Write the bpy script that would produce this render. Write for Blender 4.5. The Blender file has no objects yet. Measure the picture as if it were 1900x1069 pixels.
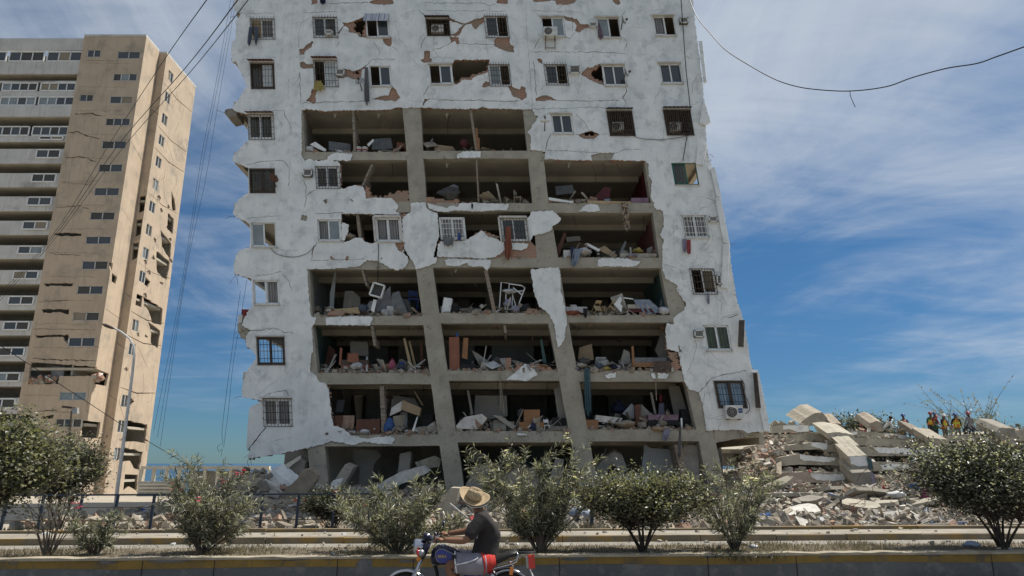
import bpy, math, random
import numpy as np
from mathutils import Vector, Matrix, noise
from mathutils.geometry import delaunay_2d_cdt

# ------------------------------------------------------------------ camera, sky, sun, exposure
SC = bpy.context.scene
COL = SC.collection
FPX, CZ = 1260.0, 2.0
TH = math.atan(325.5 / FPX)                      # upward pitch of the lens
cam = bpy.data.cameras.new("camera")
camo = bpy.data.objects.new("camera", cam); COL.objects.link(camo)
cam.sensor_width = 36; cam.lens = 36 * FPX / 1900
cam.clip_start = 0.1; cam.clip_end = 60000
camo.location = (0, 0, CZ); camo.rotation_euler = (math.pi / 2 + TH, 0, 0)
SC.camera = camo
SUN_AZ, SUN_EL = math.radians(70), math.radians(60)   # azimuth from +Y towards +X
SC.view_settings.view_transform = 'Standard'; SC.view_settings.look = 'None'
SC.view_settings.gamma = 1.0; SC.view_settings.use_curve_mapping = False
SC.view_settings.exposure = 0.5

def build_world():
    w = bpy.data.worlds.new("World"); SC.world = w; w.use_nodes = True
    nt = w.node_tree; N = nt.nodes; L = nt.links; N.clear()
    def n(t, **k):
        x = N.new(t)
        for a, b in k.items(): setattr(x, a, b)
        return x
    sky = n('ShaderNodeTexSky', sky_type='NISHITA', sun_disc=False, sun_elevation=SUN_EL, sun_rotation=SUN_AZ,
            altitude=0.0, air_density=1.0, dust_density=0.1, ozone_density=2.5)
    tc = n('ShaderNodeTexCoord'); sep = n('ShaderNodeSeparateXYZ'); L.new(tc.outputs['Generated'], sep.inputs[0])
    zz = n('ShaderNodeMath', operation='MAXIMUM'); L.new(sep.outputs['Z'], zz.inputs[0]); zz.inputs[1].default_value = 0.0
    za = n('ShaderNodeMath', operation='ADD'); L.new(zz.outputs[0], za.inputs[0]); za.inputs[1].default_value = 0.12
    dx = n('ShaderNodeMath', operation='DIVIDE'); L.new(sep.outputs['X'], dx.inputs[0]); L.new(za.outputs[0], dx.inputs[1])
    dy = n('ShaderNodeMath', operation='DIVIDE'); L.new(sep.outputs['Y'], dy.inputs[0]); L.new(za.outputs[0], dy.inputs[1])
    cb = n('ShaderNodeCombineXYZ'); L.new(dx.outputs[0], cb.inputs[0]); L.new(dy.outputs[0], cb.inputs[1])
    def cloud(scale, rot, loc, detail, dist, rough):
        mp = n('ShaderNodeMapping'); mp.inputs['Scale'].default_value = scale
        mp.inputs['Rotation'].default_value = (0, 0, rot); mp.inputs['Location'].default_value = loc
        L.new(cb.outputs[0], mp.inputs[0])
        nz = n('ShaderNodeTexNoise'); nz.inputs['Scale'].default_value = 1.0; nz.inputs['Detail'].default_value = detail
        nz.inputs['Roughness'].default_value = rough; nz.inputs['Distortion'].default_value = dist
        L.new(mp.outputs[0], nz.inputs['Vector']); return nz.outputs['Fac']
    big = cloud((0.42, 0.30, 1), 0.5, (2.95, 0.4, 0), 3, 0.4, 0.5)
    fine = cloud((1.0, 0.62, 1), 0.85, (3.1, 1.7, 0), 12, 0.9, 0.63)
    wisp = cloud((1.3, 3.6, 1), 0.22, (0.3, 2.1, 0), 12, 0.9, 0.62)
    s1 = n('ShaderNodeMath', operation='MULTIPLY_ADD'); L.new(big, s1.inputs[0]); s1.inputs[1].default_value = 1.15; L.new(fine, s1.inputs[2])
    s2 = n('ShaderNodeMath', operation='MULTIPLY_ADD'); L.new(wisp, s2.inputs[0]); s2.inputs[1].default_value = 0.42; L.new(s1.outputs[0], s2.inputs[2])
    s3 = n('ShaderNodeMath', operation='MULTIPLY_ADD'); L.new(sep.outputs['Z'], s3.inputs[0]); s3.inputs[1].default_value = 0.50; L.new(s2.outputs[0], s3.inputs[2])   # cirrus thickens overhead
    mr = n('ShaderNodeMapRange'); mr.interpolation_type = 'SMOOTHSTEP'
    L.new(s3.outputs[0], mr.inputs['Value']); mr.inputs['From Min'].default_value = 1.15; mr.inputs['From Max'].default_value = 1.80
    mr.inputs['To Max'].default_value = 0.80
    # thin milky veil grows towards the horizon haze
    hz = n('ShaderNodeMapRange'); L.new(sep.outputs['Z'], hz.inputs['Value']); hz.inputs['From Min'].default_value = 0.02
    hz.inputs['From Max'].default_value = 0.16; hz.interpolation_type = 'SMOOTHSTEP'
    mk = n('ShaderNodeMath', operation='MULTIPLY'); L.new(mr.outputs[0], mk.inputs[0]); L.new(hz.outputs[0], mk.inputs[1])
    tint = n('ShaderNodeMix', data_type='RGBA', blend_type='MULTIPLY'); tint.inputs['Factor'].default_value = 1.0
    L.new(sky.outputs[0], tint.inputs[6]); tm = n('ShaderNodeMix', data_type='RGBA'); te = n('ShaderNodeMapRange'); L.new(zz.outputs[0], te.inputs['Value']); te.inputs['From Max'].default_value = 0.42
    L.new(te.outputs[0], tm.inputs['Factor']); tm.inputs[6].default_value = (0.235, 0.40, 0.595, 1); tm.inputs[7].default_value = (0.275, 0.485, 0.60, 1); L.new(tm.outputs[2], tint.inputs[7])
    hd = n('ShaderNodeMapRange'); L.new(zz.outputs[0], hd.inputs['Value']); hd.inputs['From Max'].default_value = 0.45; hd.inputs['To Min'].default_value = 0.80; hd.inputs['To Max'].default_value = 1.0
    hm = n('ShaderNodeVectorMath', operation='SCALE'); L.new(tint.outputs[2], hm.inputs[0]); L.new(hd.outputs[0], hm.inputs['Scale'])
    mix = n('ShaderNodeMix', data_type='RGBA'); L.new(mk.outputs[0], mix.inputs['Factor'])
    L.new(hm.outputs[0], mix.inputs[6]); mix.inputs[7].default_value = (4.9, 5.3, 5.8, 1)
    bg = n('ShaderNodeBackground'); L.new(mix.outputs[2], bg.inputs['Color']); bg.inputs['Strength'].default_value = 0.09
    out = n('ShaderNodeOutputWorld'); L.new(bg.outputs[0], out.inputs['Surface'])
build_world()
sl = bpy.data.lights.new("sun", 'SUN'); sl.energy = 4.6; sl.angle = math.radians(0.53); sl.color = (1.0, 0.94, 0.84)
suno = bpy.data.objects.new("sun", sl); COL.objects.link(suno)
sd = Vector((math.cos(SUN_EL) * math.sin(SUN_AZ), math.cos(SUN_EL) * math.cos(SUN_AZ), math.sin(SUN_EL)))
suno.rotation_euler = sd.to_track_quat('Z', 'Y').to_euler()
suno.location = (60, 30, 90)

# ------------------------------------------------------------------ helpers
CT, ST = math.cos(TH), math.sin(TH)
RNG = random.Random(7)
def ray(px, py):
    u = (px - 950) / FPX; v = (534.5 - py) / FPX
    return u, CT - v * ST, ST + v * CT
def P(px, py, Y):                                # a photo pixel seen on the upright plane at distance Y
    u, dy, dz = ray(px, py); t = Y / dy
    return Vector((u * t, Y, CZ + dz * t))
def PX(px, py, X):                               # the same on a side wall at X
    u, dy, dz = ray(px, py); t = X / u
    return Vector((X, dy * t, CZ + dz * t))
def ZY(py, Y): return P(950, py, Y).z

class MB:
    def __init__(s): s.v = []; s.f = []; s.m = []
    def add(s, vs, fs, mi=0):
        o = len(s.v); s.v += [Vector(p) for p in vs]
        s.f += [tuple(i + o for i in f) for f in fs]; s.m += [mi] * len(fs); return s
    def hexa(s, p, mi=0):                        # bottom ring 0-3, top ring 4-7
        return s.add(p, [(3, 2, 1, 0), (4, 5, 6, 7), (0, 1, 5, 4), (1, 2, 6, 5), (2, 3, 7, 6), (3, 0, 4, 7)], mi)
    def box(s, c, d, R=None, mi=0):
        c = Vector(c); x, y, z = d[0] / 2, d[1] / 2, d[2] / 2
        p = [Vector(q) for q in ((-x, -y, -z), (x, -y, -z), (x, y, -z), (-x, y, -z), (-x, -y, z), (x, -y, z), (x, y, z), (-x, y, z))]
        if R is not None: p = [R @ q for q in p]
        return s.hexa([q + c for q in p], mi)
    def bb(s, x0, x1, y0, y1, z0, z1, mi=0):
        return s.box(((x0 + x1) / 2, (y0 + y1) / 2, (z0 + z1) / 2), (x1 - x0, y1 - y0, z1 - z0), None, mi)
    def prism(s, poly, d, mi=0):                 # extrude a planar loop by the vector d
        n = len(poly); d = Vector(d); poly = [Vector(p) for p in poly]
        fs = [tuple(range(n)), tuple(range(2 * n - 1, n - 1, -1))]
        fs += [(i, i + n, (i + 1) % n + n, (i + 1) % n) for i in range(n)]
        return s.add(poly + [p + d for p in poly], fs, mi)
    def bar(s, a, b, w, d, mi=0, up=Vector((0, 1, 0))):   # rectangular bar from a to b, w wide, d deep along up
        a, b = Vector(a), Vector(b); t = (b - a).normalized(); sx = t.cross(up)
        if sx.length < 1e-4: sx = t.cross(Vector((1, 0, 0)))
        sx.normalize(); sy = sx.cross(t).normalized()
        q = [sx * (-w / 2) + sy * (-d / 2), sx * (w / 2) + sy * (-d / 2), sx * (w / 2) + sy * (d / 2), sx * (-w / 2) + sy * (d / 2)]
        return s.hexa([a + k for k in q] + [b + k for k in q], mi)
    def tube(s, pts, r, n=6, mi=0, cap=True, sq=1.0):
        pts = [Vector(p) for p in pts]; k = len(pts)
        rs = r if isinstance(r, (list, tuple)) else [r] * k
        vs = []; prev = None
        for i, p in enumerate(pts):
            t = (pts[min(i + 1, k - 1)] - pts[max(i - 1, 0)])
            t = t.normalized() if t.length > 1e-9 else Vector((0, 0, 1))
            if prev is None:
                a = t.cross(Vector((0, 0, 1)))
                if a.length < 0.05: a = t.cross(Vector((0, 1, 0)))
            else: a = prev - t * prev.dot(t)
            a.normalize(); prev = a; b = t.cross(a)
            for j in range(n):
                g = 2 * math.pi * j / n
                vs.append(p + a * (rs[i] * math.cos(g)) + b * (rs[i] * sq * math.sin(g)))
        fs = [(i * n + j, i * n + (j + 1) % n, (i + 1) * n + (j + 1) % n, (i + 1) * n + j) for i in range(k - 1) for j in range(n)]
        if cap: fs += [tuple(range(n - 1, -1, -1)), tuple(range((k - 1) * n, k * n))]
        return s.add(vs, fs, mi)
    def lathe(s, prof, c, n=16, mi=0, R=None, sx=1, sy=1):   # prof: (radius, height) pairs
        c = Vector(c); vs = []
        for r, h in prof:
            for j in range(n):
                g = 2 * math.pi * j / n; q = Vector((r * math.cos(g) * sx, r * math.sin(g) * sy, h))
                vs.append((R @ q if R is not None else q) + c)
        k = len(prof)
        fs = [(i * n + j, i * n + (j + 1) % n, (i + 1) * n + (j + 1) % n, (i + 1) * n + j) for i in range(k - 1) for j in range(n)]
        fs += [tuple(range(n - 1, -1, -1)), tuple(range((k - 1) * n, k * n))]
        return s.add(vs, fs, mi)
    def chunk(s, c, d, rng, mi=0, R=None, j=0.3):   # broken lump: a box with pulled corners
        x, y, z = d[0] / 2, d[1] / 2, d[2] / 2
        if R is None: R = Matrix.Rotation(rng.uniform(0, 6.3), 3, Vector((rng.uniform(-1, 1), rng.uniform(-1, 1), rng.uniform(-1, 1)))  .normalized())
        p = []
        for q in ((-x, -y, -z), (x, -y, -z), (x, y, -z), (-x, y, -z), (-x, -y, z), (x, -y, z), (x, y, z), (-x, y, z)):
            p.append(Vector(c) + R @ Vector((q[0] * (1 + rng.uniform(-j, j)), q[1] * (1 + rng.uniform(-j, j)), q[2] * (1 + rng.uniform(-j, j)))))
        return s.hexa(p, mi)
    def rock(s, c, d, rng, mi=0, n=3, j=0.25):   # rounder broken lump from a displaced cube grid
        R = Matrix.Rotation(rng.uniform(0, 6.3), 3, 'Z'); off = Vector((rng.uniform(0, 50), rng.uniform(0, 50), 0)); vs = {}; 
        V = []; Fc = []
        def vid(a, b, e):
            k = (a, b, e)
            if k not in vs:
                q = Vector((a / n * 2 - 1, b / n * 2 - 1, e / n * 2 - 1)); l = max(abs(q.x), abs(q.y), abs(q.z))
                q = q.normalized() * (0.55 + 0.45 * l / max(q.length, 1e-6)) * 1.15
                q *= 1 + j * noise.noise(q * 1.7 + off) * 2
                vs[k] = len(V); V.append(Vector(c) + R @ Vector((q.x * d[0] / 2, q.y * d[1] / 2, q.z * d[2] / 2)))
            return vs[k]
        for a in range(n):
            for b in range(n):
                Fc += [(vid(a, b, 0), vid(a, b + 1, 0), vid(a + 1, b + 1, 0), vid(a + 1, b, 0)), (vid(a, b, n), vid(a + 1, b, n), vid(a + 1, b + 1, n), vid(a, b + 1, n)),
                       (vid(a, 0, b), vid(a + 1, 0, b), vid(a + 1, 0, b + 1), vid(a, 0, b + 1)), (vid(a, n, b), vid(a, n, b + 1), vid(a + 1, n, b + 1), vid(a + 1, n, b)),
                       (vid(0, a, b), vid(0, a, b + 1), vid(0, a + 1, b + 1), vid(0, a + 1, b)), (vid(n, a, b), vid(n, a + 1, b), vid(n, a + 1, b + 1), vid(n, a, b + 1))]
        return s.add(V, Fc, mi)

BASE = {}
def tag(o, label=None, cat=None, group=None, kind=None):
    if label: o['label'] = label
    if cat: o['category'] = cat
    if group: o['group'] = group
    if kind: o['kind'] = kind
    return o
def thing(name, label, cat, loc, group=None):
    o = bpy.data.objects.new(name, None); COL.objects.link(o); o.empty_display_size = 0.2
    o.location = loc; BASE[o.name] = Vector(loc); return tag(o, label, cat, group, 'thing')
def obj(name, mb, mats, parent=None, smooth=False, label=None, cat=None, group=None, kind=None, fix=False):
    if not isinstance(mats, (list, tuple)): mats = [mats]
    if parent is not None: base = BASE[parent.name]
    else:
        xs = [p.x for p in mb.v]; ys = [p.y for p in mb.v]; zs = [p.z for p in mb.v]
        base = Vector(((min(xs) + max(xs)) / 2, (min(ys) + max(ys)) / 2, min(zs)))
    me = bpy.data.meshes.new(name); me.from_pydata([p - base for p in mb.v], [], mb.f)
    for m in mats: me.materials.append(M[m] if isinstance(m, str) else m)
    if len(mats) > 1: me.polygons.foreach_set('material_index', mb.m)
    if smooth: me.polygons.foreach_set('use_smooth', [True] * len(me.polygons))
    me.validate(); me.update()
    o = bpy.data.objects.new(name, me); COL.objects.link(o)
    if parent is not None: o.parent = parent
    else: o.location = base
    BASE[o.name] = base
    return tag(o, label, cat, group, kind or ('thing' if cat else None))

def jag(poly, step=5.0, amp=1.0, seed=0, closed=True):
    r = random.Random(seed); out = []; n = len(poly); ph = r.uniform(0, 99)
    for i in range(n if closed else n - 1):
        a, b = poly[i], poly[(i + 1) % n]; l = math.hypot(b[0] - a[0], b[1] - a[1]); k = max(1, int(l / step))
        nx, ny = -(b[1] - a[1]) / max(l, 1e-6), (b[0] - a[0]) / max(l, 1e-6)
        for j in range(k):
            t = j / k; e = 0 if j == 0 else r.uniform(-amp, amp) + 1.1 * amp * noise.noise(Vector((a[0] * .11 + t * l * .2, a[1] * .11, ph))); t2 = t if j == 0 else t + r.uniform(-.25, .25) / k
            out.append((a[0] + (b[0] - a[0]) * t2 + nx * e, a[1] + (b[1] - a[1]) * t2 + ny * e))
    if not closed: out.append(tuple(poly[-1]))
    return out
def crack(pts, w, seed):                         # thin open slot along a polyline
    r = random.Random(seed); c = jag(pts, 4.5, 1.1, seed, False); n = len(c); L_, R_ = [], []
    for i, p in enumerate(c):
        a, b = c[max(i - 1, 0)], c[min(i + 1, n - 1)]; l = math.hypot(b[0] - a[0], b[1] - a[1]) or 1
        nx, ny = -(b[1] - a[1]) / l, (b[0] - a[0]) / l
        h = w * (0.5 if i in (0, n - 1) else 1) * r.uniform(0.35, 1.15) / 2
        L_.append((p[0] + nx * h, p[1] + ny * h)); R_.append((p[0] - nx * h, p[1] - ny * h))
    return L_ + R_[::-1]
def inside(poly, pts):
    x, y = pts[:, 0], pts[:, 1]; r = np.zeros(len(pts), bool); n = len(poly)
    a = np.array(poly)
    m = (x > a[:, 0].min()) & (x < a[:, 0].max()) & (y > a[:, 1].min()) & (y < a[:, 1].max())
    if not m.any(): return r
    xs, ys = x[m], y[m]; q = np.zeros(len(xs), bool); j = n - 1
    for i in range(n):
        xi, yi = poly[i]; xj, yj = poly[j]
        if yi != yj:
            q ^= ((yi > ys) != (yj > ys)) & (xs < (xj - xi) * (ys - yi) / (yj - yi) + xi)
        j = i
    r[m] = q; return r
def sheet(mb, outers, holes, conv, d, mi=0, mi_edge=None):
    vs, es = [], []
    for lp in list(outers) + list(holes):
        o = len(vs); vs += [Vector((float(p[0]), float(p[1]))) for p in lp]; n = len(lp)
        es += [(o + i, o + (i + 1) % n) for i in range(n)]
    ov, oe, of = delaunay_2d_cdt(vs, es, [], 0, 1e-4)[:3]
    c = np.array([[sum(ov[i].x for i in f) / len(f), sum(ov[i].y for i in f) / len(f)] for f in of])
    keep = np.zeros(len(of), bool)
    for lp in outers: keep |= inside(lp, c)
    for lp in holes: keep &= ~inside(lp, c)
    fs = [of[i] for i in np.nonzero(keep)[0]]
    d = Vector(d); front = [conv(p.x, p.y) for p in ov]; nv = len(ov); use = {}
    base = len(mb.v); idx = {}
    def vid(i, back):
        k = (i, back)
        if k not in idx:
            idx[k] = len(mb.v); mb.v.append(front[i] + d if back else front[i].copy())
        return idx[k]
    for f in fs:
        a, b, e = (front[f[0]], front[f[1]], front[f[2]])
        if (b - a).cross(e - a).dot(d) > 0: f = tuple(reversed(f))
        mb.f.append(tuple(vid(i, 0) for i in f)); mb.m.append(mi)
        mb.f.append(tuple(vid(i, 1) for i in reversed(f))); mb.m.append(mi)
        for i in range(len(f)):
            e2 = (f[i], f[(i + 1) % len(f)]); k = (min(e2), max(e2)); use.setdefault(k, []).append(e2)
    for k, l in use.items():
        if len(l) == 1:
            a, b = l[0]; mb.f.append((vid(b, 0), vid(a, 0), vid(a, 1), vid(b, 1))); mb.m.append(mi if mi_edge is None else mi_edge)
    return mb

# ------------------------------------------------------------------ materials
M = {}
def mat(name, c1, c2=None, scale=3.0, rough=0.85, bump=0.0, bscale=None, lo=0.35, hi=0.65, stretch=(1, 1, 1), c3=None, s3=0.5, lo3=.5, hi3=.62,
        metal=0.0, spec=0.3, trans=0.0, sub=0.0, streak=None):
    m = bpy.data.materials.new(name); m.use_nodes = True; nt = m.node_tree; N = nt.nodes; L = nt.links
    b = N['Principled BSDF']; b.inputs['Roughness'].default_value = rough; b.inputs['Metallic'].default_value = metal
    b.inputs['Specular IOR Level'].default_value = spec
    if 'Transmission Weight' in b.inputs: b.inputs['Transmission Weight'].default_value = trans
    M[name] = m
    if c2 is None and not bump:
        b.inputs['Base Color'].default_value = (*c1, 1); return m
    tc = N.new('ShaderNodeTexCoord'); mp = N.new('ShaderNodeMapping'); mp.inputs['Scale'].default_value = stretch
    L.new(tc.outputs['Object'], mp.inputs[0])
    def nz(sc, detail=8, rg=0.6, vec=None):
        x = N.new('ShaderNodeTexNoise'); x.inputs['Scale'].default_value = sc; x.inputs['Detail'].default_value = detail
        x.inputs['Roughness'].default_value = rg; L.new(vec or mp.outputs[0], x.inputs['Vector']); return x.outputs['Fac']
    def rng_(src, lo, hi):
        r = N.new('ShaderNodeMapRange'); L.new(src, r.inputs['Value']); r.inputs['From Min'].default_value = lo; r.inputs['From Max'].default_value = hi
        return r.outputs[0]
    col = None
    if c2 is not None:
        mx = N.new('ShaderNodeMix'); mx.data_type = 'RGBA'; L.new(rng_(nz(scale), lo, hi), mx.inputs['Factor'])
        mx.inputs[6].default_value = (*c1, 1); mx.inputs[7].default_value = (*c2, 1); col = mx.outputs[2]
        if c3 is not None:
            m3 = N.new('ShaderNodeMix'); m3.data_type = 'RGBA'; L.new(rng_(nz(s3, 10, .65), lo3, hi3), m3.inputs['Factor'])
            L.new(col, m3.inputs[6]); m3.inputs[7].default_value = (*c3, 1); col = m3.outputs[2]
        if streak is not None:                   # dirt runs: (colour, amount)
            mp2 = N.new('ShaderNodeMapping'); mp2.inputs['Scale'].default_value = (2.6, 2.6, 0.22); L.new(tc.outputs['Object'], mp2.inputs[0])
            m4 = N.new('ShaderNodeMix'); m4.data_type = 'RGBA'; r4 = rng_(nz(1.5, 9, .7, mp2.outputs[0]), .52, .80)
            q = N.new('ShaderNodeMath'); q.operation = 'MULTIPLY'; L.new(r4, q.inputs[0]); q.inputs[1].default_value = streak[1]
            L.new(q.outputs[0], m4.inputs['Factor']); L.new(col, m4.inputs[6]); m4.inputs[7].default_value = (*streak[0], 1); col = m4.outputs[2]
        L.new(col, b.inputs['Base Color'])
    else: b.inputs['Base Color'].default_value = (*c1, 1)
    if bump:
        bp = N.new('ShaderNodeBump'); bp.inputs['Strength'].default_value = bump; bp.inputs['Distance'].default_value = 0.05
        L.new(nz(bscale or scale * 4, 8, .65), bp.inputs['Height']); L.new(bp.outputs[0], b.inputs['Normal'])
    return m
def leafmat(name, c, tr=0.35, c2=None):
    m = bpy.data.materials.new(name); m.use_nodes = True; nt = m.node_tree; N = nt.nodes; L = nt.links; b = N['Principled BSDF']
    b.inputs['Base Color'].default_value = (*c, 1); b.inputs['Roughness'].default_value = 0.38; b.inputs['Specular IOR Level'].default_value = 0.5
    t = N.new('ShaderNodeBsdfTranslucent'); t.inputs[0].default_value = (c[0] * 1.5, c[1] * 1.6, c[2] * .8, 1)
    x = N.new('ShaderNodeMixShader'); x.inputs[0].default_value = tr; L.new(b.outputs[0], x.inputs[1]); L.new(t.outputs[0], x.inputs[2])
    L.new(x.outputs[0], N['Material Output'].inputs['Surface']); M[name] = m; return m
def brickmat(name, c1, c2, mortar, bw=.26, bh=.09):
    m = mat(name, c1, c2, 3.0, .95, .5, 14); nt = m.node_tree; N = nt.nodes; L = nt.links; b = N['Principled BSDF']
    tc = N.new('ShaderNodeTexCoord'); mp = N.new('ShaderNodeMapping'); mp.inputs['Rotation'].default_value = (math.pi / 2, 0, 0); L.new(tc.outputs['Object'], mp.inputs[0])
    bt = N.new('ShaderNodeTexBrick'); L.new(mp.outputs[0], bt.inputs['Vector']); bt.inputs['Scale'].default_value = 1
    bt.inputs['Brick Width'].default_value = bw; bt.inputs['Row Height'].default_value = bh; bt.inputs['Mortar Size'].default_value = .012
    src = b.inputs['Base Color'].links[0].from_socket
    mx = N.new('ShaderNodeMix'); mx.data_type = 'RGBA'; L.new(bt.outputs['Fac'], mx.inputs['Factor']); L.new(src, mx.inputs[6]); mx.inputs[7].default_value = (*mortar, 1)
    # grey mortar smears left on the brick
    nz = N.new('ShaderNodeTexNoise'); nz.inputs['Scale'].default_value = 1.6; nz.inputs['Detail'].default_value = 6; L.new(tc.outputs['Object'], nz.inputs['Vector'])
    r = N.new('ShaderNodeMapRange'); L.new(nz.outputs['Fac'], r.inputs['Value']); r.inputs['From Min'].default_value = .47; r.inputs['From Max'].default_value = .6; r.inputs['To Max'].default_value = .75
    m2 = N.new('ShaderNodeMix'); m2.data_type = 'RGBA'; L.new(r.outputs[0], m2.inputs['Factor']); L.new(mx.outputs[2], m2.inputs[6]); m2.inputs[7].default_value = (.27, .21, .16, 1)
    L.new(m2.outputs[2], b.inputs['Base Color']); return m

mat('plaster', (.79, .80, .79), (.66, .68, .675), 1.3, .9, .45, 9, .36, .64, c3=(.50, .52, .52), s3=1.9, lo3=.51, hi3=.70, streak=((.40, .40, .385), .42))
mat('plaster_edge', (.62, .60, .56), (.45, .43, .39), 4, .95, .4)
mat('concrete', (.40, .37, .305), (.30, .275, .225), 1.3, .92, .7, 16, c3=(.19, .175, .15), s3=3.5, lo3=.56, hi3=.70)
mat('concrete_dark', (.28, .26, .22), (.20, .185, .16), 1.5, .95, .5, 12)
mat('soffit', (.47, .43, .355), (.37, .34, .28), .9, .95, .2, 6)
brickmat('brick', (.30, .14, .085), (.40, .20, .12), (.33, .29, .25))
brickmat('block', (.30, .26, .21), (.24, .205, .165), (.14, .12, .10), .4, .2)
mat('inner_wall', (.34, .32, .28), (.25, .235, .205), .8, .95, .2, 6)
mat('inner_teal', (.12, .21, .20), (.09, .16, .155), 1, .9)
mat('inner_pink', (.34, .16, .155), (.28, .13, .13), 1, .9)
mat('inner_blue', (.33, .36, .37), (.27, .29, .30), 1, .9)
mat('inner_maroon', (.17, .035, .04), (.13, .03, .035), 1, .9)
mat('white_frame', (.74, .75, .74), (.62, .63, .62), 4, .5)
mat('green_frame', (.03, .12, .09), None, rough=.5)
mat('dark_metal', (.045, .04, .036), (.10, .065, .045), 6, .7)
mat('rust', (.10, .045, .028), (.17, .075, .04), 5, .8)
mat('glass', (.035, .045, .052), None, rough=.06, spec=.6)
mat('glass_pale', (.22, .26, .27), (.16, .19, .20), 1.5, .12, spec=.6)
mat('glass_white', (.60, .64, .64), (.42, .46, .47), 5, .3, spec=.5)
mat('glass_sky_reflection', (.42, .55, .66), (.30, .42, .54), 3, .2, spec=.5)  # reflected sky painted into the pane colour
mat('curtain', (.36, .36, .36), (.26, .255, .25), 6, .95, stretch=(4, 1, .3))
mat('curtain_tan', (.29, .25, .19), (.20, .17, .13), 6, .95, stretch=(4, 1, .3))
mat('curtain_olive', (.27, .29, .15), (.22, .23, .12), 2, .9)
mat('ac_white', (.66, .66, .63), (.50, .49, .45), 5, .5)
mat('ac_dark', (.05, .05, .05), (.08, .08, .075), 9, .7)
mat('black', (.012, .012, .013), None, rough=.6)
mat('tin', (.42, .42, .41), (.28, .26, .24), 4, .55, metal=.3)
mat('wood', (.30, .155, .07), (.21, .10, .045), 2, .6, stretch=(.4, .4, 4))
mat('wood_red', (.27, .11, .065), (.20, .08, .05), 2, .6)
mat('wood_dark', (.10, .045, .03), (.14, .065, .04), 2, .7)
mat('wood_pale', (.42, .33, .20), (.33, .25, .15), 2, .8)
mat('cardboard', (.33, .25, .16), (.27, .2, .13), 3, .9)
def flat(n, c, r=.8):
    g = sum(c) / 3; c = tuple((x * .74 + g * .26) * .85 for x in c); mat(n, c, tuple(x * .62 for x in c), 4, r)
for n_, c_ in dict(red=(.42, .03, .03), blue=(.03, .09, .33), sky_cloth=(.26, .33, .45), teal_cloth=(.05, .14, .17), pink=(.50, .08, .16), mauve=(.30, .17, .24),
                   yellow=(.48, .36, .05), orange_rug=(.33, .085, .03), white_cloth=(.66, .66, .66), cream=(.55, .48, .37), peach=(.46, .27, .17), navy=(.02, .03, .09),
                   denim=(.09, .12, .18), lilac=(.30, .28, .40), grey_cloth=(.22, .22, .23), brown_cloth=(.14, .09, .07), green_cloth=(.03, .14, .09),
                   maroon_cloth=(.13, .02, .03), magenta=(.42, .03, .18), bluebag=(.02, .12, .38), tan=(.40, .32, .22), greypanel=(.22, .235, .25)).items(): flat(n_, c_)
mat('patterned', (.36, .28, .20), (.06, .045, .04), 9, .95, lo=.48, hi=.52)
# ------------------------------------------------------------------ the leaning apartment building
D = 31.0                                         # distance of its street front
YP, YB, YC = D - .06, D + .012, D + .001         # plaster, brick and concrete faces
bld = thing('apartment_building', 'tall white apartment block leaning left, its open rooms full of debris', 'building', (0, D + 4, 0))
def conv(Y): return lambda x, y: P(x, y, Y)
def kx(x): return 0.036 + (x - 450) * 0.000165   # lean of uprights across the front, in photo terms
# (x0, y0, x1, y1, frame, left pane, right pane, grille, extra)
WIN = [
 (465, 36, 508, 72, 'w', 'o', 'c', 1, 'spike'), (581, 33, 624, 69, 'w', 'g', 't', 1, 'spike'), (679, 29, 720, 69, 'w', 'o', 'g', 0, 'awning'),
 (791, 36, 832, 66, 'n', 'o', 'o', 1, 'tin'), (899, 31, 940, 69, 'w', 'g', 'o', 1, 'spike'), (1004, 33, 1045, 68, 'w', 'o', 'p', 0, 'lintel'),
 (1106, 34, 1147, 70, 'w', 'p', 'o', 0, 'lintel'), (1210, 31, 1249, 66, 'w', 'c', 'o', 0, 'lintel'),
 (465, 118, 507, 164, 'd', 't', 's', 1, 'hood'), (582, 113, 624, 160, 'w', 'o', 's', 1, 'hood'), (686, 123, 724, 160, 'w', 'o', 'g', 0, ''),
 (796, 121, 837, 156, 'w', 'o', 'g', 0, 'lintel'), (906, 121, 944, 159, 'w', 'p', 'o', 1, 'spike'), (1010, 121, 1050, 157, 'w', 'g', 'o', 1, 'spike'),
 (1117, 122, 1158, 159, 'w', 'g', 'g', 0, 'lintel'), (1222, 119, 1262, 155, 'w', 'g', 'g', 0, 'lintel'),
 (461, 214, 506, 258, 'w', 't', 't', 1, 'hood'), (1022, 213, 1060, 248, 'w', 'g', 'g', 0, 'lintel'), (1127, 207, 1171, 251, 'd', 'o', 'o', 3, 'tin'),
 (1232, 205, 1279, 250, 'd', 'o', 'o', 3, 'tin'),
 (463, 314, 508, 357, 'd', 't', 't', 1, ''), (586, 310, 628, 349, 'w', 't', 't', 1, ''), (1246, 303, 1290, 343, 'e', 't', 'o', 0, ''),
 (466, 414, 511, 458, 'w', 'p', 'o', 0, ''), (589, 408, 631, 447, 'w', 'c', 'p', 0, ''), (697, 405, 741, 448, 'w', 'c', 'c', 0, 'box'),
 (816, 405, 860, 443, 'w', 'c', 'c', 2, ''), (929, 406, 975, 447, 'w', 'g', 'g', 1, 'box'), (1263, 400, 1309, 441, 'w', 'c', 'c', 2, ''),
 (470, 520, 517, 565, 'w', 'x', 'c', 0, ''), (1280, 500, 1323, 545, 'w', 'o', 'y', 1, ''),
 (477, 627, 526, 676, 'd', 'x', 'x', 1, 'lintel'), (1304, 604, 1350, 650, 'w', 'v', 'v', 0, ''),
 (489, 741, 539, 790, 'w', 'c', 'c', 1, 'lintel'), (1325, 708, 1377, 756, 'd', 'b', 'b', 1, ''),
]
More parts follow.
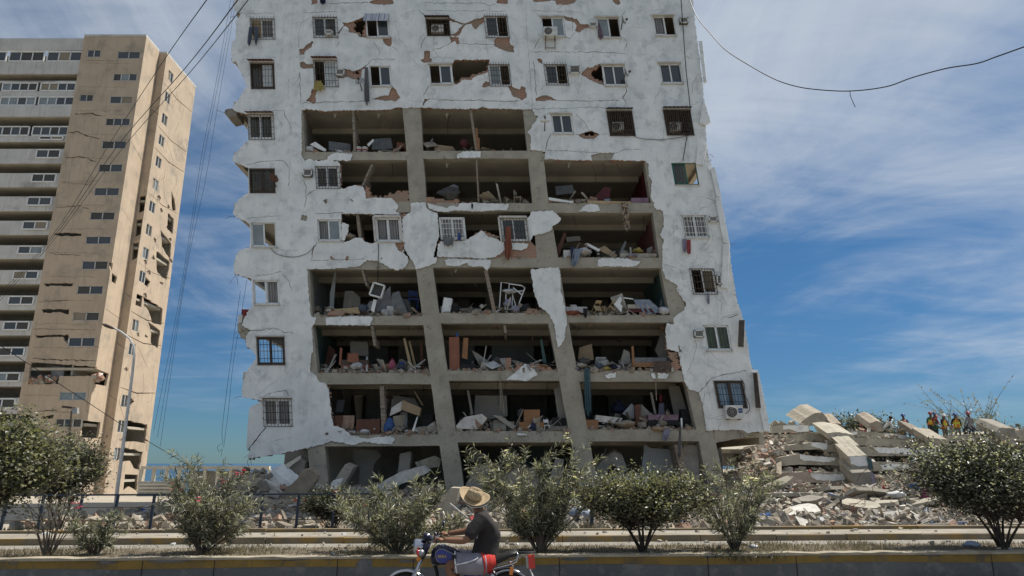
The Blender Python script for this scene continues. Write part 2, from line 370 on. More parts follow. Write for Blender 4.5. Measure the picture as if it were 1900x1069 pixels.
def wquad(w, e=0):
    x0, y0, x1, y1 = w[:4]; ym = (y0 + y1) / 2; k = kx((x0 + x1) / 2); h = (y1 - y0) / 2 + e
    return [(x0 - e - 0, ym - h), (x1 + e, ym - h), (x1 + e + k * 2 * h, ym + h), (x0 - e + k * 2 * h, ym + h)]
# outline of the white rendered wall: left wing, top storeys, right wing
OUT = [(435, -170), (434, 18), (446, 25), (444, 32), (437, 38), (437, 75), (430, 77), (429, 113), (438, 115), (441, 123), (452, 145), (458, 161),
 (452, 168), (445, 180), (440, 187), (431, 201), (436, 206), (447, 209), (459, 212), (461, 260), (452, 268), (445, 275), (432, 290), (431, 297), (438, 303), (450, 307),
 (460, 311), (461, 358), (450, 365), (437, 376), (434, 388), (432, 397), (440, 404), (456, 410), (464, 417), (464, 459), (446, 463), (439, 472), (434, 490), (433, 507),
 (445, 511), (467, 517), (468, 568), (462, 573), (456, 586), (448, 603), (455, 608), (466, 612), (460, 619), (455, 630), (456, 641), (466, 649), (475, 660), (474, 667),
 (460, 686), (450, 711), (448, 728), (450, 737), (476, 741), (488, 745), (494, 795), (481, 809), (467, 830), (461, 845), (459, 851), (501, 845), (541, 838), (575, 830), (602, 824),
 (615, 818), (656, 826), (676, 819), (703, 824), (728, 824), (733, 814), (723, 809), (679, 814), (651, 808), (640, 798), (632, 794), (618, 790), (615, 772), (612, 749), (610, 725),
 (604, 712), (592, 708), (586, 696), (577, 691), (575, 675), (577, 661), (581, 651), (578, 607), (585, 599), (587, 590), (577, 587), (574, 560), (571, 522), (570, 499),
 (613, 499), (667, 494), (681, 482), (700, 484), (722, 496), (735, 501), (748, 499), (757, 488), (757, 478), (748, 468), (752, 455), (746, 440), (744, 405), (741, 395), (734, 393), (739, 384),
 (733, 374), (727, 368), (700, 367), (678, 368), (677, 355), (674, 347), (661, 344), (648, 346), (638, 351), (632, 348), (631, 306), (627, 299), (607, 296), (590, 299), (575, 295), (565, 298),
 (560, 290), (559, 205), (568, 202), (600, 206), (640, 205), (700, 204), (724, 203), (735, 199), (752, 200), (783, 199), (830, 202), (885, 202), (895, 198), (905, 201), (950, 202),
 (968, 203), (989, 202), (991, 213), (999, 216), (990, 230), (979, 246), (985, 255), (984, 278), (1012, 281), (1010, 295), (1060, 297), (1099, 298), (1097, 288), (1114, 283), (1141, 284), (1134, 297),
 (1197, 298), (1204, 305), (1203, 326), (1210, 337), (1207, 363), (1212, 374), (1214, 385), (1218, 389), (1230, 391), (1232, 421), (1225, 436), (1232, 446), (1229, 461), (1229, 500), (1235, 517),
 (1257, 530), (1256, 539), (1273, 563), (1270, 575), (1250, 589), (1250, 602), (1237, 601), (1235, 612), (1238, 648), (1259, 653), (1265, 685), (1270, 708), (1279, 723), (1297, 728), (1304, 755),
 (1311, 799), (1331, 798), (1378, 798), (1385, 803), (1426, 800), (1419, 742), (1407, 688), (1395, 685), (1386, 628), (1377, 584), (1368, 560), (1356, 486), (1354, 452), (1349, 433), (1335, 365), (1321, 310),
 (1313, 285), (1309, 232), (1318, 225), (1306, 183), (1304, 153), (1294, 74), (1285, 0), (1268, -170)]
# render fallen off down to the brick
CHIP = [[(577, -6), (590, -6), (589, 6), (578, 8)], [(555, 91), (563, 90), (568, 83), (580, 76), (582, 80), (574, 90), (568, 94), (564, 102), (556, 101)],
 [(556, 116), (563, 114), (571, 119), (584, 118), (584, 126), (564, 128), (558, 125)],
 [(633, 39), (644, 43), (656, 39), (675, 30), (681, 30), (681, 71), (665, 68), (663, 63), (652, 61), (646, 60), (647, 54), (641, 49), (637, 49), (630, 63), (626, 62), (638, 46)],
 [(709, 68), (726, 68), (727, 79), (724, 87), (717, 84), (711, 77)], [(685, 5), (699, -3), (729, -3), (731, 6), (722, 9), (694, 8)],
 [(921, 4), (926, -4), (942, -4), (943, 7), (926, 7)], [(832, 31), (844, 38), (864, 44), (857, 46), (833, 39)],
 [(868, 41), (883, 35), (899, 31), (900, 41), (889, 48), (883, 55), (878, 51), (875, 44), (864, 46), (857, 55), (853, 65), (844, 69), (835, 65), (847, 60), (857, 48)],
 [(834, 67), (851, 69), (853, 81), (848, 83), (844, 76), (836, 79)], [(920, 68), (935, 68), (945, 70), (947, 83), (954, 87), (953, 98), (940, 95), (926, 91), (916, 83)],
 [(788, 94), (798, 94), (797, 107), (801, 109), (799, 117), (785, 116), (780, 111), (787, 108)],
 [(837, 120), (844, 111), (909, 110), (906, 134), (880, 143), (875, 149), (857, 148), (852, 154), (843, 158), (838, 142)], [(893, 160), (900, 151), (908, 152), (908, 160), (899, 163)],
 [(942, 160), (948, 159), (963, 166), (969, 160), (975, 162), (977, 181), (970, 186), (952, 179)], [(785, 190), (788, 183), (799, 183), (788, 191), (785, 197)],
 [(985, -5), (1077, -5), (1065, 6), (1050, 9), (1033, 9), (1030, 1), (990, 4)], [(1134, -4), (1150, -4), (1151, 7), (1146, 10), (1138, 4)],
 [(1045, 30), (1070, 34), (1078, 45), (1092, 45), (1092, 53), (1084, 53), (1075, 61), (1066, 57), (1070, 49), (1066, 42), (1049, 37)], [(997, 109), (1005, 110), (1008, 119), (1000, 116)],
 [(1078, 138), (1089, 125), (1097, 125), (1112, 118), (1119, 123), (1121, 159), (1105, 153), (1090, 146)], [(994, 183), (1006, 177), (1017, 177), (1032, 186), (995, 188)],
 [(1069, 250), (1096, 244), (1113, 250), (1102, 258), (1085, 258)], [(579, 165), (589, 165), (585, 179), (587, 191), (582, 193), (568, 187), (575, 180)],
 [(623, 128), (641, 128), (658, 132), (670, 127), (680, 120), (679, 127), (672, 129), (670, 143), (663, 148), (652, 146), (644, 143), (626, 146)],
 [(689, 183), (708, 178), (721, 177), (729, 160), (736, 169), (743, 181), (734, 188), (708, 186)], [(732, 450), (749, 448), (752, 458), (746, 469), (738, 464)], [(560, 399), (570, 400), (569, 410), (558, 409)],
 [(1260, 653), (1259, 640), (1266, 652)]]
# holes right through the wall
HOLE = [[(657, 41), (677, 32), (679, 42), (673, 69), (665, 63), (657, 56)], [(838, 121), (845, 112), (908, 111), (904, 130), (896, 133), (879, 138), (872, 143), (855, 145), (851, 152), (843, 155), (839, 142)],
 [(1095, 135), (1113, 121), (1119, 124), (1119, 152), (1102, 146)], [(1077, 248), (1097, 242), (1108, 248), (1088, 251)], [(657, 132), (668, 129), (664, 138), (656, 137)],
 [(633, 396), (742, 398), (744, 406), (743, 448), (700, 448), (690, 452), (678, 449), (672, 442), (660, 441), (648, 447), (640, 449), (633, 447)]]
CR = [([(606, 7), (640, 6), (685, 5)], 1.6), ([(441, 26), (480, 25), (507, 24), (510, 32)], .9), ([(562, 24), (600, 22), (630, 22)], 1.1), ([(574, 34), (557, 43), (554, 60), (555, 88)], 1.2),
 ([(784, 5), (840, 6), (898, 6), (905, 10), (921, 7)], 1.5), ([(777, 19), (786, 26), (791, 36)], 1.6), ([(792, 20), (860, 20), (940, 21)], 1.1), ([(791, 68), (783, 80), (781, 90)], 1.3),
 ([(840, 78), (820, 88), (802, 93)], 1.5), ([(853, 82), (890, 82), (918, 83)], 1.4), ([(985, 20), (1060, 21), (1075, 21)], 1.1), ([(994, 24), (1002, 32)], 1.6), ([(1003, 70), (995, 82), (990, 92)], 1.4),
 ([(988, 97), (1050, 96), (1110, 97), (1160, 99)], 1.4), ([(1047, 67), (1057, 72), (1068, 59)], 1.1), ([(1150, 34), (1160, 20)], .9), ([(1157, 70), (1164, 78), (1158, 95)], 1.2), ([(1161, 113), (1155, 122)], 1.0),
 ([(556, 133), (557, 160), (558, 190)], 1.6), ([(559, 192), (600, 189), (640, 189), (676, 188)], 1.6), ([(680, 122), (690, 111), (715, 110), (733, 110)], 1.5), ([(728, 87), (738, 94)], 1.3), ([(693, 78), (705, 95), (695, 120)], .8),
 ([(801, 107), (845, 108)], .9), ([(796, 157), (785, 180)], 1.7), ([(800, 185), (850, 186), (895, 186), (930, 188), (965, 188)], 1.6), ([(990, 113), (993, 140), (995, 178)], 1.5), ([(1010, 158), (1002, 168)], 1),
 ([(1030, 187), (1080, 187), (1150, 186)], 1.6), ([(1160, 160), (1163, 170), (1155, 182), (1162, 192), (1158, 200)], 2.0), ([(985, 202), (1060, 201), (1090, 199), (1160, 200)], 1.2), ([(1068, 210), (1085, 228), (1094, 243)], 1.1),
 ([(1022, 249), (1015, 265), (1013, 280)], 1.8), ([(1012, 280), (1060, 281), (1110, 283)], 1.4), ([(1140, 284), (1160, 277), (1195, 278)], 1.0), ([(1000, 222), (1020, 208), (1022, 212)], 1.0), ([(1115, 250), (1127, 247)], 1.2),
 ([(500, 106), (512, 106)], .8), ([(460, 208), (500, 206), (527, 205), (530, 218), (538, 232), (540, 245)], 1.2), ([(455, 306), (480, 301), (510, 298), (528, 300), (538, 315), (535, 345)], 1.3), ([(452, 407), (480, 403), (515, 400)], 1.0),
 ([(561, 322), (568, 350), (566, 385)], 1.4), ([(585, 352), (570, 362), (567, 365)], 1.6), ([(585, 396), (640, 395)], 1.2), ([(588, 450), (581, 462), (578, 482)], 2.2), ([(575, 484), (620, 482), (678, 481)], 1.2),
 ([(510, 455), (525, 466), (560, 465)], .7), ([(520, 505), (535, 520), (542, 540)], 1.1), ([(470, 513), (500, 509), (522, 504)], 1.1), ([(455, 612), (480, 613), (510, 609), (530, 617), (545, 618)], 1.4),
 ([(478, 741), (505, 728), (530, 724), (536, 735), (545, 745)], 1.4), ([(505, 820), (535, 812)], .8), ([(1300, 130), (1285, 155), (1283, 175)], .9), ([(1297, 190), (1280, 196)], .9), ([(1230, 165), (1216, 180), (1214, 195)], .7),
 ([(1232, 318), (1240, 345)], .6), ([(1229, 490), (1255, 498)], .8), ([(1260, 420), (1240, 440)], .7), ([(1297, 728), (1310, 715), (1320, 702), (1345, 695), (1385, 687)], 1.8), ([(1286, 618), (1292, 640), (1286, 670), (1275, 690)], .9),
 ([(1272, 535), (1262, 500)], .8), ([(1350, 590), (1366, 585), (1377, 575)], 1.6), ([(1324, 547), (1340, 560), (1338, 585)], .7), ([(1300, 365), (1330, 372)], .7), ([(1290, 290), (1312, 300)], 1.0),
 ([(1062, 60), (1062, 34)], .7), ([(900, 70), (905, 100)], .6), ([(975, 5), (978, 60), (983, 130), (988, 200)], .6), ([(535, 140), (534, 190)], .5), ([(735, 45), (742, 75), (755, 90)], .6), ([(755, 100), (780, 125)], .6)]
# rendered patches left hanging on the frame
PATCH = [[(762, 377), (790, 375), (791, 385), (801, 392), (812, 396), (815, 438), (810, 450), (804, 478), (811, 478), (808, 489), (793, 494), (773, 500), (768, 489), (759, 475), (749, 461), (752, 450), (747, 448), (746, 407), (754, 398), (762, 393)],
 [(810, 476), (812, 455), (818, 447), (863, 446), (878, 438), (893, 428), (905, 438), (935, 449), (936, 464), (920, 477), (900, 480), (860, 478), (830, 477)],
 [(824, 483), (838, 480), (880, 482), (911, 482), (909, 495), (904, 503), (897, 495), (880, 495), (870, 493), (868, 488), (850, 494), (828, 493)], [(950, 450), (980, 452), (977, 461), (966, 465), (950, 463)],
 [(985, 393), (1026, 391), (1041, 405), (1036, 413), (1025, 419), (1023, 427), (1009, 433), (988, 438), (984, 448), (977, 446), (976, 407), (982, 402)],
 [(792, 377), (806, 380), (830, 386), (835, 382), (850, 384), (853, 378), (880, 376), (945, 379), (940, 390), (880, 392), (845, 390), (830, 393), (812, 393), (795, 386)],
 [(1074, 392), (1082, 384), (1096, 378), (1110, 381), (1113, 391), (1104, 393)], [(1109, 483), (1119, 479), (1161, 480), (1183, 485), (1192, 482), (1180, 493), (1172, 495), (1109, 494)],
 [(608, 291), (619, 284), (654, 285), (650, 298), (608, 298)], [(849, 287), (860, 281), (892, 281), (891, 292), (848, 293)],
 [(985, 500), (1036, 496), (1040, 511), (1041, 542), (1048, 567), (1052, 601), (1046, 632), (1035, 646), (1032, 630), (1029, 605), (1021, 587), (1010, 575), (1000, 568), (991, 542)],
 [(605, 590), (629, 587), (693, 587), (686, 604), (605, 603)], [(939, 705), (954, 693), (974, 675), (991, 685), (998, 695), (978, 707), (954, 705)], [(1122, 696), (1143, 691), (1142, 700), (1129, 703)],
 [(1208, 693), (1214, 692), (1217, 702), (1211, 702)], [(1220, 692), (1242, 693), (1237, 703), (1221, 702)], [(959, 804), (970, 804), (981, 807), (970, 808), (960, 808)], [(634, 412), (647, 417), (646, 430), (638, 447), (634, 446)],
 [(1238, 600), (1250, 603), (1246, 612), (1237, 612)]]
rc = random.Random(77)                          # hairline cracks all over the render
for k in range(95):
    x, y = rc.choice(((rc.uniform(445, 560), rc.uniform(0, 830)), (rc.uniform(560, 1190), rc.uniform(0, 195)), (rc.uniform(1190, 1290), rc.uniform(0, 300)), (rc.uniform(1250, 1340), rc.uniform(300, 560)), (rc.uniform(1290, 1390), rc.uniform(560, 790))))
    a = rc.choice((0, 1.57, rc.uniform(0, 3.14))); l = [(x, y)]
    for j in range(rc.randint(2, 6)): a += rc.gauss(0, .45); x += 9 * math.cos(a); y += 9 * math.sin(a); l.append((x, y))
    CR.append((l, rc.uniform(.35, .75)))
wholes = [wquad(w, .8) for w in WIN]
mb = sheet(MB(), [jag(OUT, 2.4, 1.0, 1)], [jag(c, 2.4, .95, 10 + i) for i, c in enumerate(CHIP)] + [jag(c, 4, .7, 50 + i) for i, c in enumerate(HOLE)] + wholes +
           [crack(c, w * .85, 90 + i) for i, (c, w) in enumerate(CR)], conv(YP), (0, .055, 0), 0, 1)
obj('render_coat', mb, ['plaster', 'plaster_edge'], bld)
for i, p in enumerate(PATCH):
    obj('render_patch', sheet(MB(), [jag(p, 2.4, 1.0, 300 + i)], [], conv(YP - .004), (0, .055, 0), 0, 1), ['plaster', 'plaster_edge'], bld)
def courses(poly, seed, gx=6.5, gy=3.4):           # outline broken along brick courses
    out = []
    for x, y in jag(poly, 2.2, 1.7, seed):
        row = round(y / gy); q = ((round(x / gx + .5 * (row % 2)) - .5 * (row % 2)) * gx, row * gy)
        if out and q[0] != out[-1][0] and q[1] != out[-1][1]: out.append((out[-1][0], q[1]))
        if not out or q != out[-1]: out.append(q)
    return out
k_ = OUT.index((1426, 800)); OUTB = [(x + (4 if x < 476 else 0) - (6 if i >= k_ and x > 1200 else 0), y) for i, (x, y) in enumerate(OUT)]
mb = sheet(MB(), [courses(OUTB, 2)], [courses(c, 70 + i, 5, 3) for i, c in enumerate(HOLE)] + wholes, conv(YB), (0, .14, 0))
obj('brick_wall', mb, 'brick', bld)
for i, p in enumerate([[(812, 448), (865, 446), (880, 436), (895, 427), (912, 433), (925, 441), (930, 447), (985, 447), (1000, 462), (1000, 482), (812, 482)], [(676, 352), (680, 345), (684, 352), (690, 362), (705, 366), (725, 360), (742, 355), (757, 353), (759, 378), (676, 378)],
                       [(790, 368), (800, 365), (815, 370), (835, 372), (850, 370), (855, 378), (790, 380)], [(1240, 652), (1258, 655), (1262, 690), (1243, 690), (1246, 672)], [(938, 690), (942, 682), (955, 684), (960, 676), (985, 676), (1010, 680), (1030, 687), (1030, 692), (938, 692)],
                       [(1003, 395), (1018, 394), (1020, 402), (1006, 404)], [(977, 574), (990, 572), (1008, 580), (1010, 586), (978, 586)], [(740, 398), (757, 396), (757, 404), (744, 406)]]):
    obj('broken_brickwork', sheet(MB(), [courses(p, 400 + i, 5.2, 3)], [], conv(YB - .003), (0, .12, 0)), 'brick', bld)

# concrete frame --------------------------------------------------
COLS = [[(536, 195), (562, 195), (577, 560), (602, 824), (615, 955), (583, 955), (571, 835), (548, 560)],
        [(746, 190), (780, 190), (784, 270), (791, 375), (803, 497), (809, 540), (833, 708), (860, 900), (868, 955), (834, 955), (826, 900), (799, 708), (777, 540), (772, 499), (760, 375), (753, 270)],
        [(968, 190), (999, 190), (1009, 295), (1018, 377), (1036, 480), (1045, 540), (1062, 641), (1075, 708), (1109, 900), (1120, 955), (1086, 955), (1075, 900), (1038, 708), (1026, 641), (1005, 540), (996, 480), (988, 378), (980, 295), (970, 202)],
        [(1194, 290), (1222, 290), (1238, 396), (1256, 500), (1278, 600), (1303, 708), (1328, 820), (1346, 900), (1360, 955), (1326, 955), (1314, 900), (1297, 820), (1272, 708), (1246, 600), (1226, 500), (1211, 396)]]
for c in COLS: obj('column', MB().prism([P(x, y, YC) for x, y in jag(c, 22, .35, 5)], (0, .5, 0)), 'concrete', bld)
ROWS = [(4, 22), (92, 107), (187, 203), (281, 296), (376, 393), (480, 497), (584, 600), (690, 707), (802, 822)]
XL = [434, 430, 431, 432, 432, 434, 440, 449, 460]; XR = [1284, 1298, 1310, 1316, 1338, 1355, 1380, 1404, 1426]
def colx(i, y, side):                            # px of a column's left (0) or right (1) face at row y
    pts = COLS[i]; n = len(pts); half = {0: 4, 1: 9, 2: 10, 3: 9}[i]
    rt = pts[1:half] if i else pts[1:5]; lf = [pts[0]] + pts[:half - 1:-1] if i else [pts[0], pts[7], pts[6], pts[5]]
    q = sorted(rt if side else lf, key=lambda p: p[1])
    for a, b in zip(q, q[1:]):
        if y <= b[1] or b is q[-1]: return a[0] + (b[0] - a[0]) * (y - a[1]) / (b[1] - a[1])
BEAM = {3: [(282, 297), (280, 294.5), (284, 297.5)], 4: [(374, 394), (377, 392.5), (377, 395)], 5: [(482, 500), (479, 496.5), (478, 497.5)], 6: [(586, 603), (581, 600), (585, 598.5)],
        7: [(692, 713), (688, 706.5), (688, 708)], 8: [(806, 827), (800, 821), (797, 819)]}
for r, bs in BEAM.items():
    for b, (ya, yb) in enumerate(bs):
        x0a, x0b = colx(b, ya, 1) - 1, colx(b, yb, 1) - 1; x1a, x1b = colx(b + 1, ya, 0) + 1, colx(b + 1, yb, 0) + 1
        dl = (1.5 if b == 0 else 0) * (r == 8)
        loop = jag([(x0a, ya + dl), (x1a, ya), (x1b, yb), (x0b, yb + dl)], 18, .35, 20 * r + b)
        obj('beam', MB().prism([P(x, y, YC + .004) for x, y in loop], (0, .34, 0)), 'concrete', bld)
for (ya, yb, xa, xb) in [(601, 618, 440, 470), (833, 850, 462, 572), (797, 822, 1325, 1400)]:   # wing beams laid bare
    obj('beam', MB().prism([P(x, y, YC + .006) for x, y in jag([(xa, ya), (xb, ya + (-10 if xa == 462 else 2)), (xb - (14 if xa == 1325 else 0), yb - (18 if xa == 462 else 12)), (xa + 2, yb)], 8, .8, int(ya))], (0, .34, 0)), 'concrete', bld)
FZ = {}                                          # floor and ceiling heights of each storey (world z)
YBK = 39.5
for r, (ya, yb) in enumerate(ROWS):
    zt, zb = ZY(ya + .6, D), ZY(ya + .6, D) - .2
    FZ[r] = (zt, zb)
    x0, x1 = P(XL[r] + 2, ya, D).x, P(XR[r] - 4, ya, D).x
    loop = [Vector((x0, D + .36, zb)), Vector((x1, D + .36, zb)), Vector((x1, YBK + 2, zb)), Vector((x0, YBK + 2, zb))]
    mb = MB().prism(loop, (0, 0, .196))
    # edge and cross beams under the slab
    xs = [x0 + .1] + [(colx(i, max(ya, 200), 0) + colx(i, max(ya, 200), 1)) / 2 for i in range(4)]
    xs = [xs[0]] + [P(x, ya, D).x for x in xs[1:]] + [x1 - .1]
    obj('floor_slab', mb, 'soffit', bld)
    for x in (xs[0],) + tuple(xs[2:4]) + (xs[5],):
        obj('cross_beam', MB().bb(x - .12, x + .12, D + .38, YBK, zb - .3, zb - .002), 'soffit', bld)
    for yy, h in ((D + 2.55, .3), (D + 5.6, .3)):
        obj('ceiling_beam', MB().bb(xs[1] + .14, xs[4] - .14, yy, yy + .22, zb - h, zb - .004), 'soffit', bld)
obj('roof_slab', MB().bb(P(436, -168, D).x, P(1266, -168, D).x, D + .16, YBK + 2, ZY(-165, D) - .2, ZY(-165, D)), 'concrete', bld)
FZ[9] = (0.15, 0.0)
# inner walls: back wall pieces and cross walls between the bays
def zc(r): return FZ[r][1]
def zf(r): return FZ[r][0]
WCOL = {(3, 0): 'inner_wall', (5, 3): 'inner_maroon', (4, 3): 'inner_maroon', (5, 0): 'inner_wall', (6, 0): 'inner_blue', (7, 0): 'inner_teal', (6, 3): 'inner_teal', (7, 2): 'inner_teal', (6, 1): 'inner_teal'}
PINK = {(5, 3): 'inner_pink', (4, 3): 'inner_maroon'}
for r in range(1, 10):                           # storey whose ceiling is slab r-1 and floor slab r
    top, bot = zc(r - 1), zf(r); ym = 0
    yt, yb2 = ROWS[r - 1][1], (ROWS[r][0] if r < 9 else 940)
    rng = random.Random(r * 13)
    for i in range(4):
        if r == 9 and i in (0, 3): continue
        xa = (colx(i, max(yt, 200), 0) + colx(i, max(yt, 200), 1)) / 2; xb = (colx(i, max(yb2, 210), 0) + colx(i, max(yb2, 210), 1)) / 2
        a, b = P(xa, yt, D).x, P(xb, yb2, D).x; t = .07
        y0 = D + .52 if r > 3 else D + .2
        p = [(b - t, y0, bot), (b + t, y0, bot), (b + t, YBK, bot), (b - t, YBK, bot), (a - t, y0, top - .01), (a + t, y0, top - .01), (a + t, YBK, top - .01), (a - t, YBK, top - .01)]
        obj('partition_wall', MB().hexa([Vector(q) for q in p]), PINK.get((r, i), WCOL.get((r, i), 'inner_wall')), bld)
    if r not in (4, 9):                          # outer wall of the right wing
        a, b = P(XR[r - 1] - 9, yt, D).x, P(XR[r] - 9, yb2, D).x
        obj('side_wall', MB().hexa([Vector(q) for q in ((b - .12, D + .18, bot), (b, D + .18, bot), (b, YBK, bot), (b - .12, YBK, bot), (a - .12, D + .18, top - .01), (a, D + .18, top - .01), (a, YBK, top - .01), (a - .12, YBK, top - .01))]), 'plaster', bld)
    xa, xb = P(colx(0, 500, 0), 500, D).x, P(colx(3, 500, 1), 500, D).x
    xL = P(600, 500, D).x - 2.2 if r < 9 else P(528, 850, D + 7.2).x; xRr = P(XR[min(r, 8)], ROWS[min(r, 8)][0], D).x
    # back wall with dark doorways to the rooms beyond
    xc = xL; k = 0
    while xc < xRr - .8:
        w = rng.uniform(1.3, 2.6); x2 = min(xc + w, xRr)
        
        yy = rng.choice((D + 5.7, D + 7.2)) if r < 9 else D + 7.2
        obj('back_wall', MB().bb(xc, x2, yy, yy + .12, bot, top - .012), rng.choice(['inner_wall', 'inner_wall', 'concrete_dark', 'inner_blue']), bld)
        if r < 9: obj('back_wall', MB().bb(x2, x2 + 1.0, YBK, YBK + .1, bot, top - .012), 'inner_wall', bld)
        xc = x2 + (rng.uniform(.7, 1.0) if r < 9 else .002)
    if r < 9: obj('back_wall', MB().bb(xL + .5, xRr - .3, YBK + .6, YBK + .7, bot, top - .015), 'inner_wall', bld)
# broken block partitions standing at the open edge: (row, x top, y top, x bottom, y bottom, depth, broken)
for (xt, yt, xb, yb2, w, bro) in [(655, 205, 658, 281, 5, 1), (873, 203, 884, 279, 5, 0), (690, 305, 672, 345, 4, 1), (884, 296, 888, 377, 3, 0), (663, 398, 668, 442, 6, 1), (697, 398, 703, 448, 4, 0), (901, 500, 918, 581, 7, 0),
                                 (708, 716, 712, 802, 8, 1), (672, 500, 680, 530, 4, 1), (690, 604, 695, 642, 5, 1), (936, 603, 938, 618, 5, 0), (1258, 825, 1275, 905, 14, 0)]:
    y0 = D + .05; a, b = P(xt, yt, y0), P(xb, yb2, y0); n = max(4, int((yb2 - yt) / 7)); rng = random.Random(int(xt)); wm = w / 41.
    mb = MB(); dep = 2.4 if not bro else 1.2
    for k in range(n):
        p, q = a.lerp(b, k / n), a.lerp(b, (k + .95) / n); dd = dep * (1 if not bro else rng.uniform(.3, 1)); o = rng.uniform(-.02, .05) if bro else 0
        mb.hexa([Vector((q.x - wm / 2, y0 + o, q.z)), Vector((q.x + wm / 2, y0 + o, q.z)), Vector((q.x + wm / 2, y0 + dd, q.z)), Vector((q.x - wm / 2, y0 + dd, q.z)),
                 Vector((p.x - wm / 2, y0 + o, p.z)), Vector((p.x + wm / 2, y0 + o, p.z)), Vector((p.x + wm / 2, y0 + dd, p.z)), Vector((p.x - wm / 2, y0 + dd, p.z))])
    obj('broken_partition', mb, 'block', bld)
# left wing: side wall remains, outer side slabs; right edge: loose cladding panels
for q, dpt, m_ in [([(462, 757), (488, 744), (493, 792), (479, 809), (459, 836), (457, 826)], .14, 'plaster'), ([(418, 204), (431, 201), (440, 207), (438, 214), (424, 218), (416, 210)], 1.0, 'concrete_dark'),
                   ([(441, 606), (466, 612), (454, 630), (447, 627)], .3, 'concrete')]:
    obj('broken_side_slab', MB().prism([P(x, y, D + .05) for x, y in jag(q, 6, .6, int(q[0][0]))], (-.0, dpt, 0)), m_, bld)
for r in (2, 3, 4, 5, 6, 7):                     # inner edge kerb beams of the left balconies seen from below
    x = P(XL[r] + 3, ROWS[r][0], D).x; obj('balcony_edge', MB().bb(x - .05, x + .14, D + .1, YBK + 1, FZ[r][1] - .16, FZ[r][0] + .02), 'plaster_edge', bld)
for q in [[(1295, 268), (1312, 268), (1304, 306), (1291, 304)], [(1327, 368), (1337, 365), (1353, 448), (1342, 450)], [(1342, 453), (1354, 453), (1350, 535), (1338, 533)], [(1305, 184), (1318, 226), (1308, 231), (1298, 228)],
          [(1296, 76), (1303, 76), (1311, 150), (1305, 153)], [(1318, 312), (1326, 310), (1338, 362), (1330, 366)], [(1396, 690), (1407, 689), (1430, 802), (1418, 799)]]:
    obj('cladding_panel', MB().prism([P(x, y, D - .20) for x, y in jag(q, 9, .3, int(q[0][0]))], (0.05, .13, 0)), 'plaster', bld)
for q in [[(1371, 594), (1382, 594), (1380, 644), (1369, 643)], [(1397, 692), (1405, 692), (1412, 757), (1402, 757)]]:   # louvred shutters at the right corner
    sh = obj('shutter', MB().prism([P(x, y, D - .36) for x, y in q], (.05, .1, 0)), 'tin', bld)
    for k in range(6):
        a, b = [q[0][j] + (q[1][j] - q[0][j]) * (k + .5) / 6 for j in (0, 1)], [q[3][j] + (q[2][j] - q[3][j]) * (k + .5) / 6 for j in (0, 1)]
        obj('slat', MB().bar(P(*a, D - .375), P(*b, D - .375), .02, .03), 'dark_metal', sh)

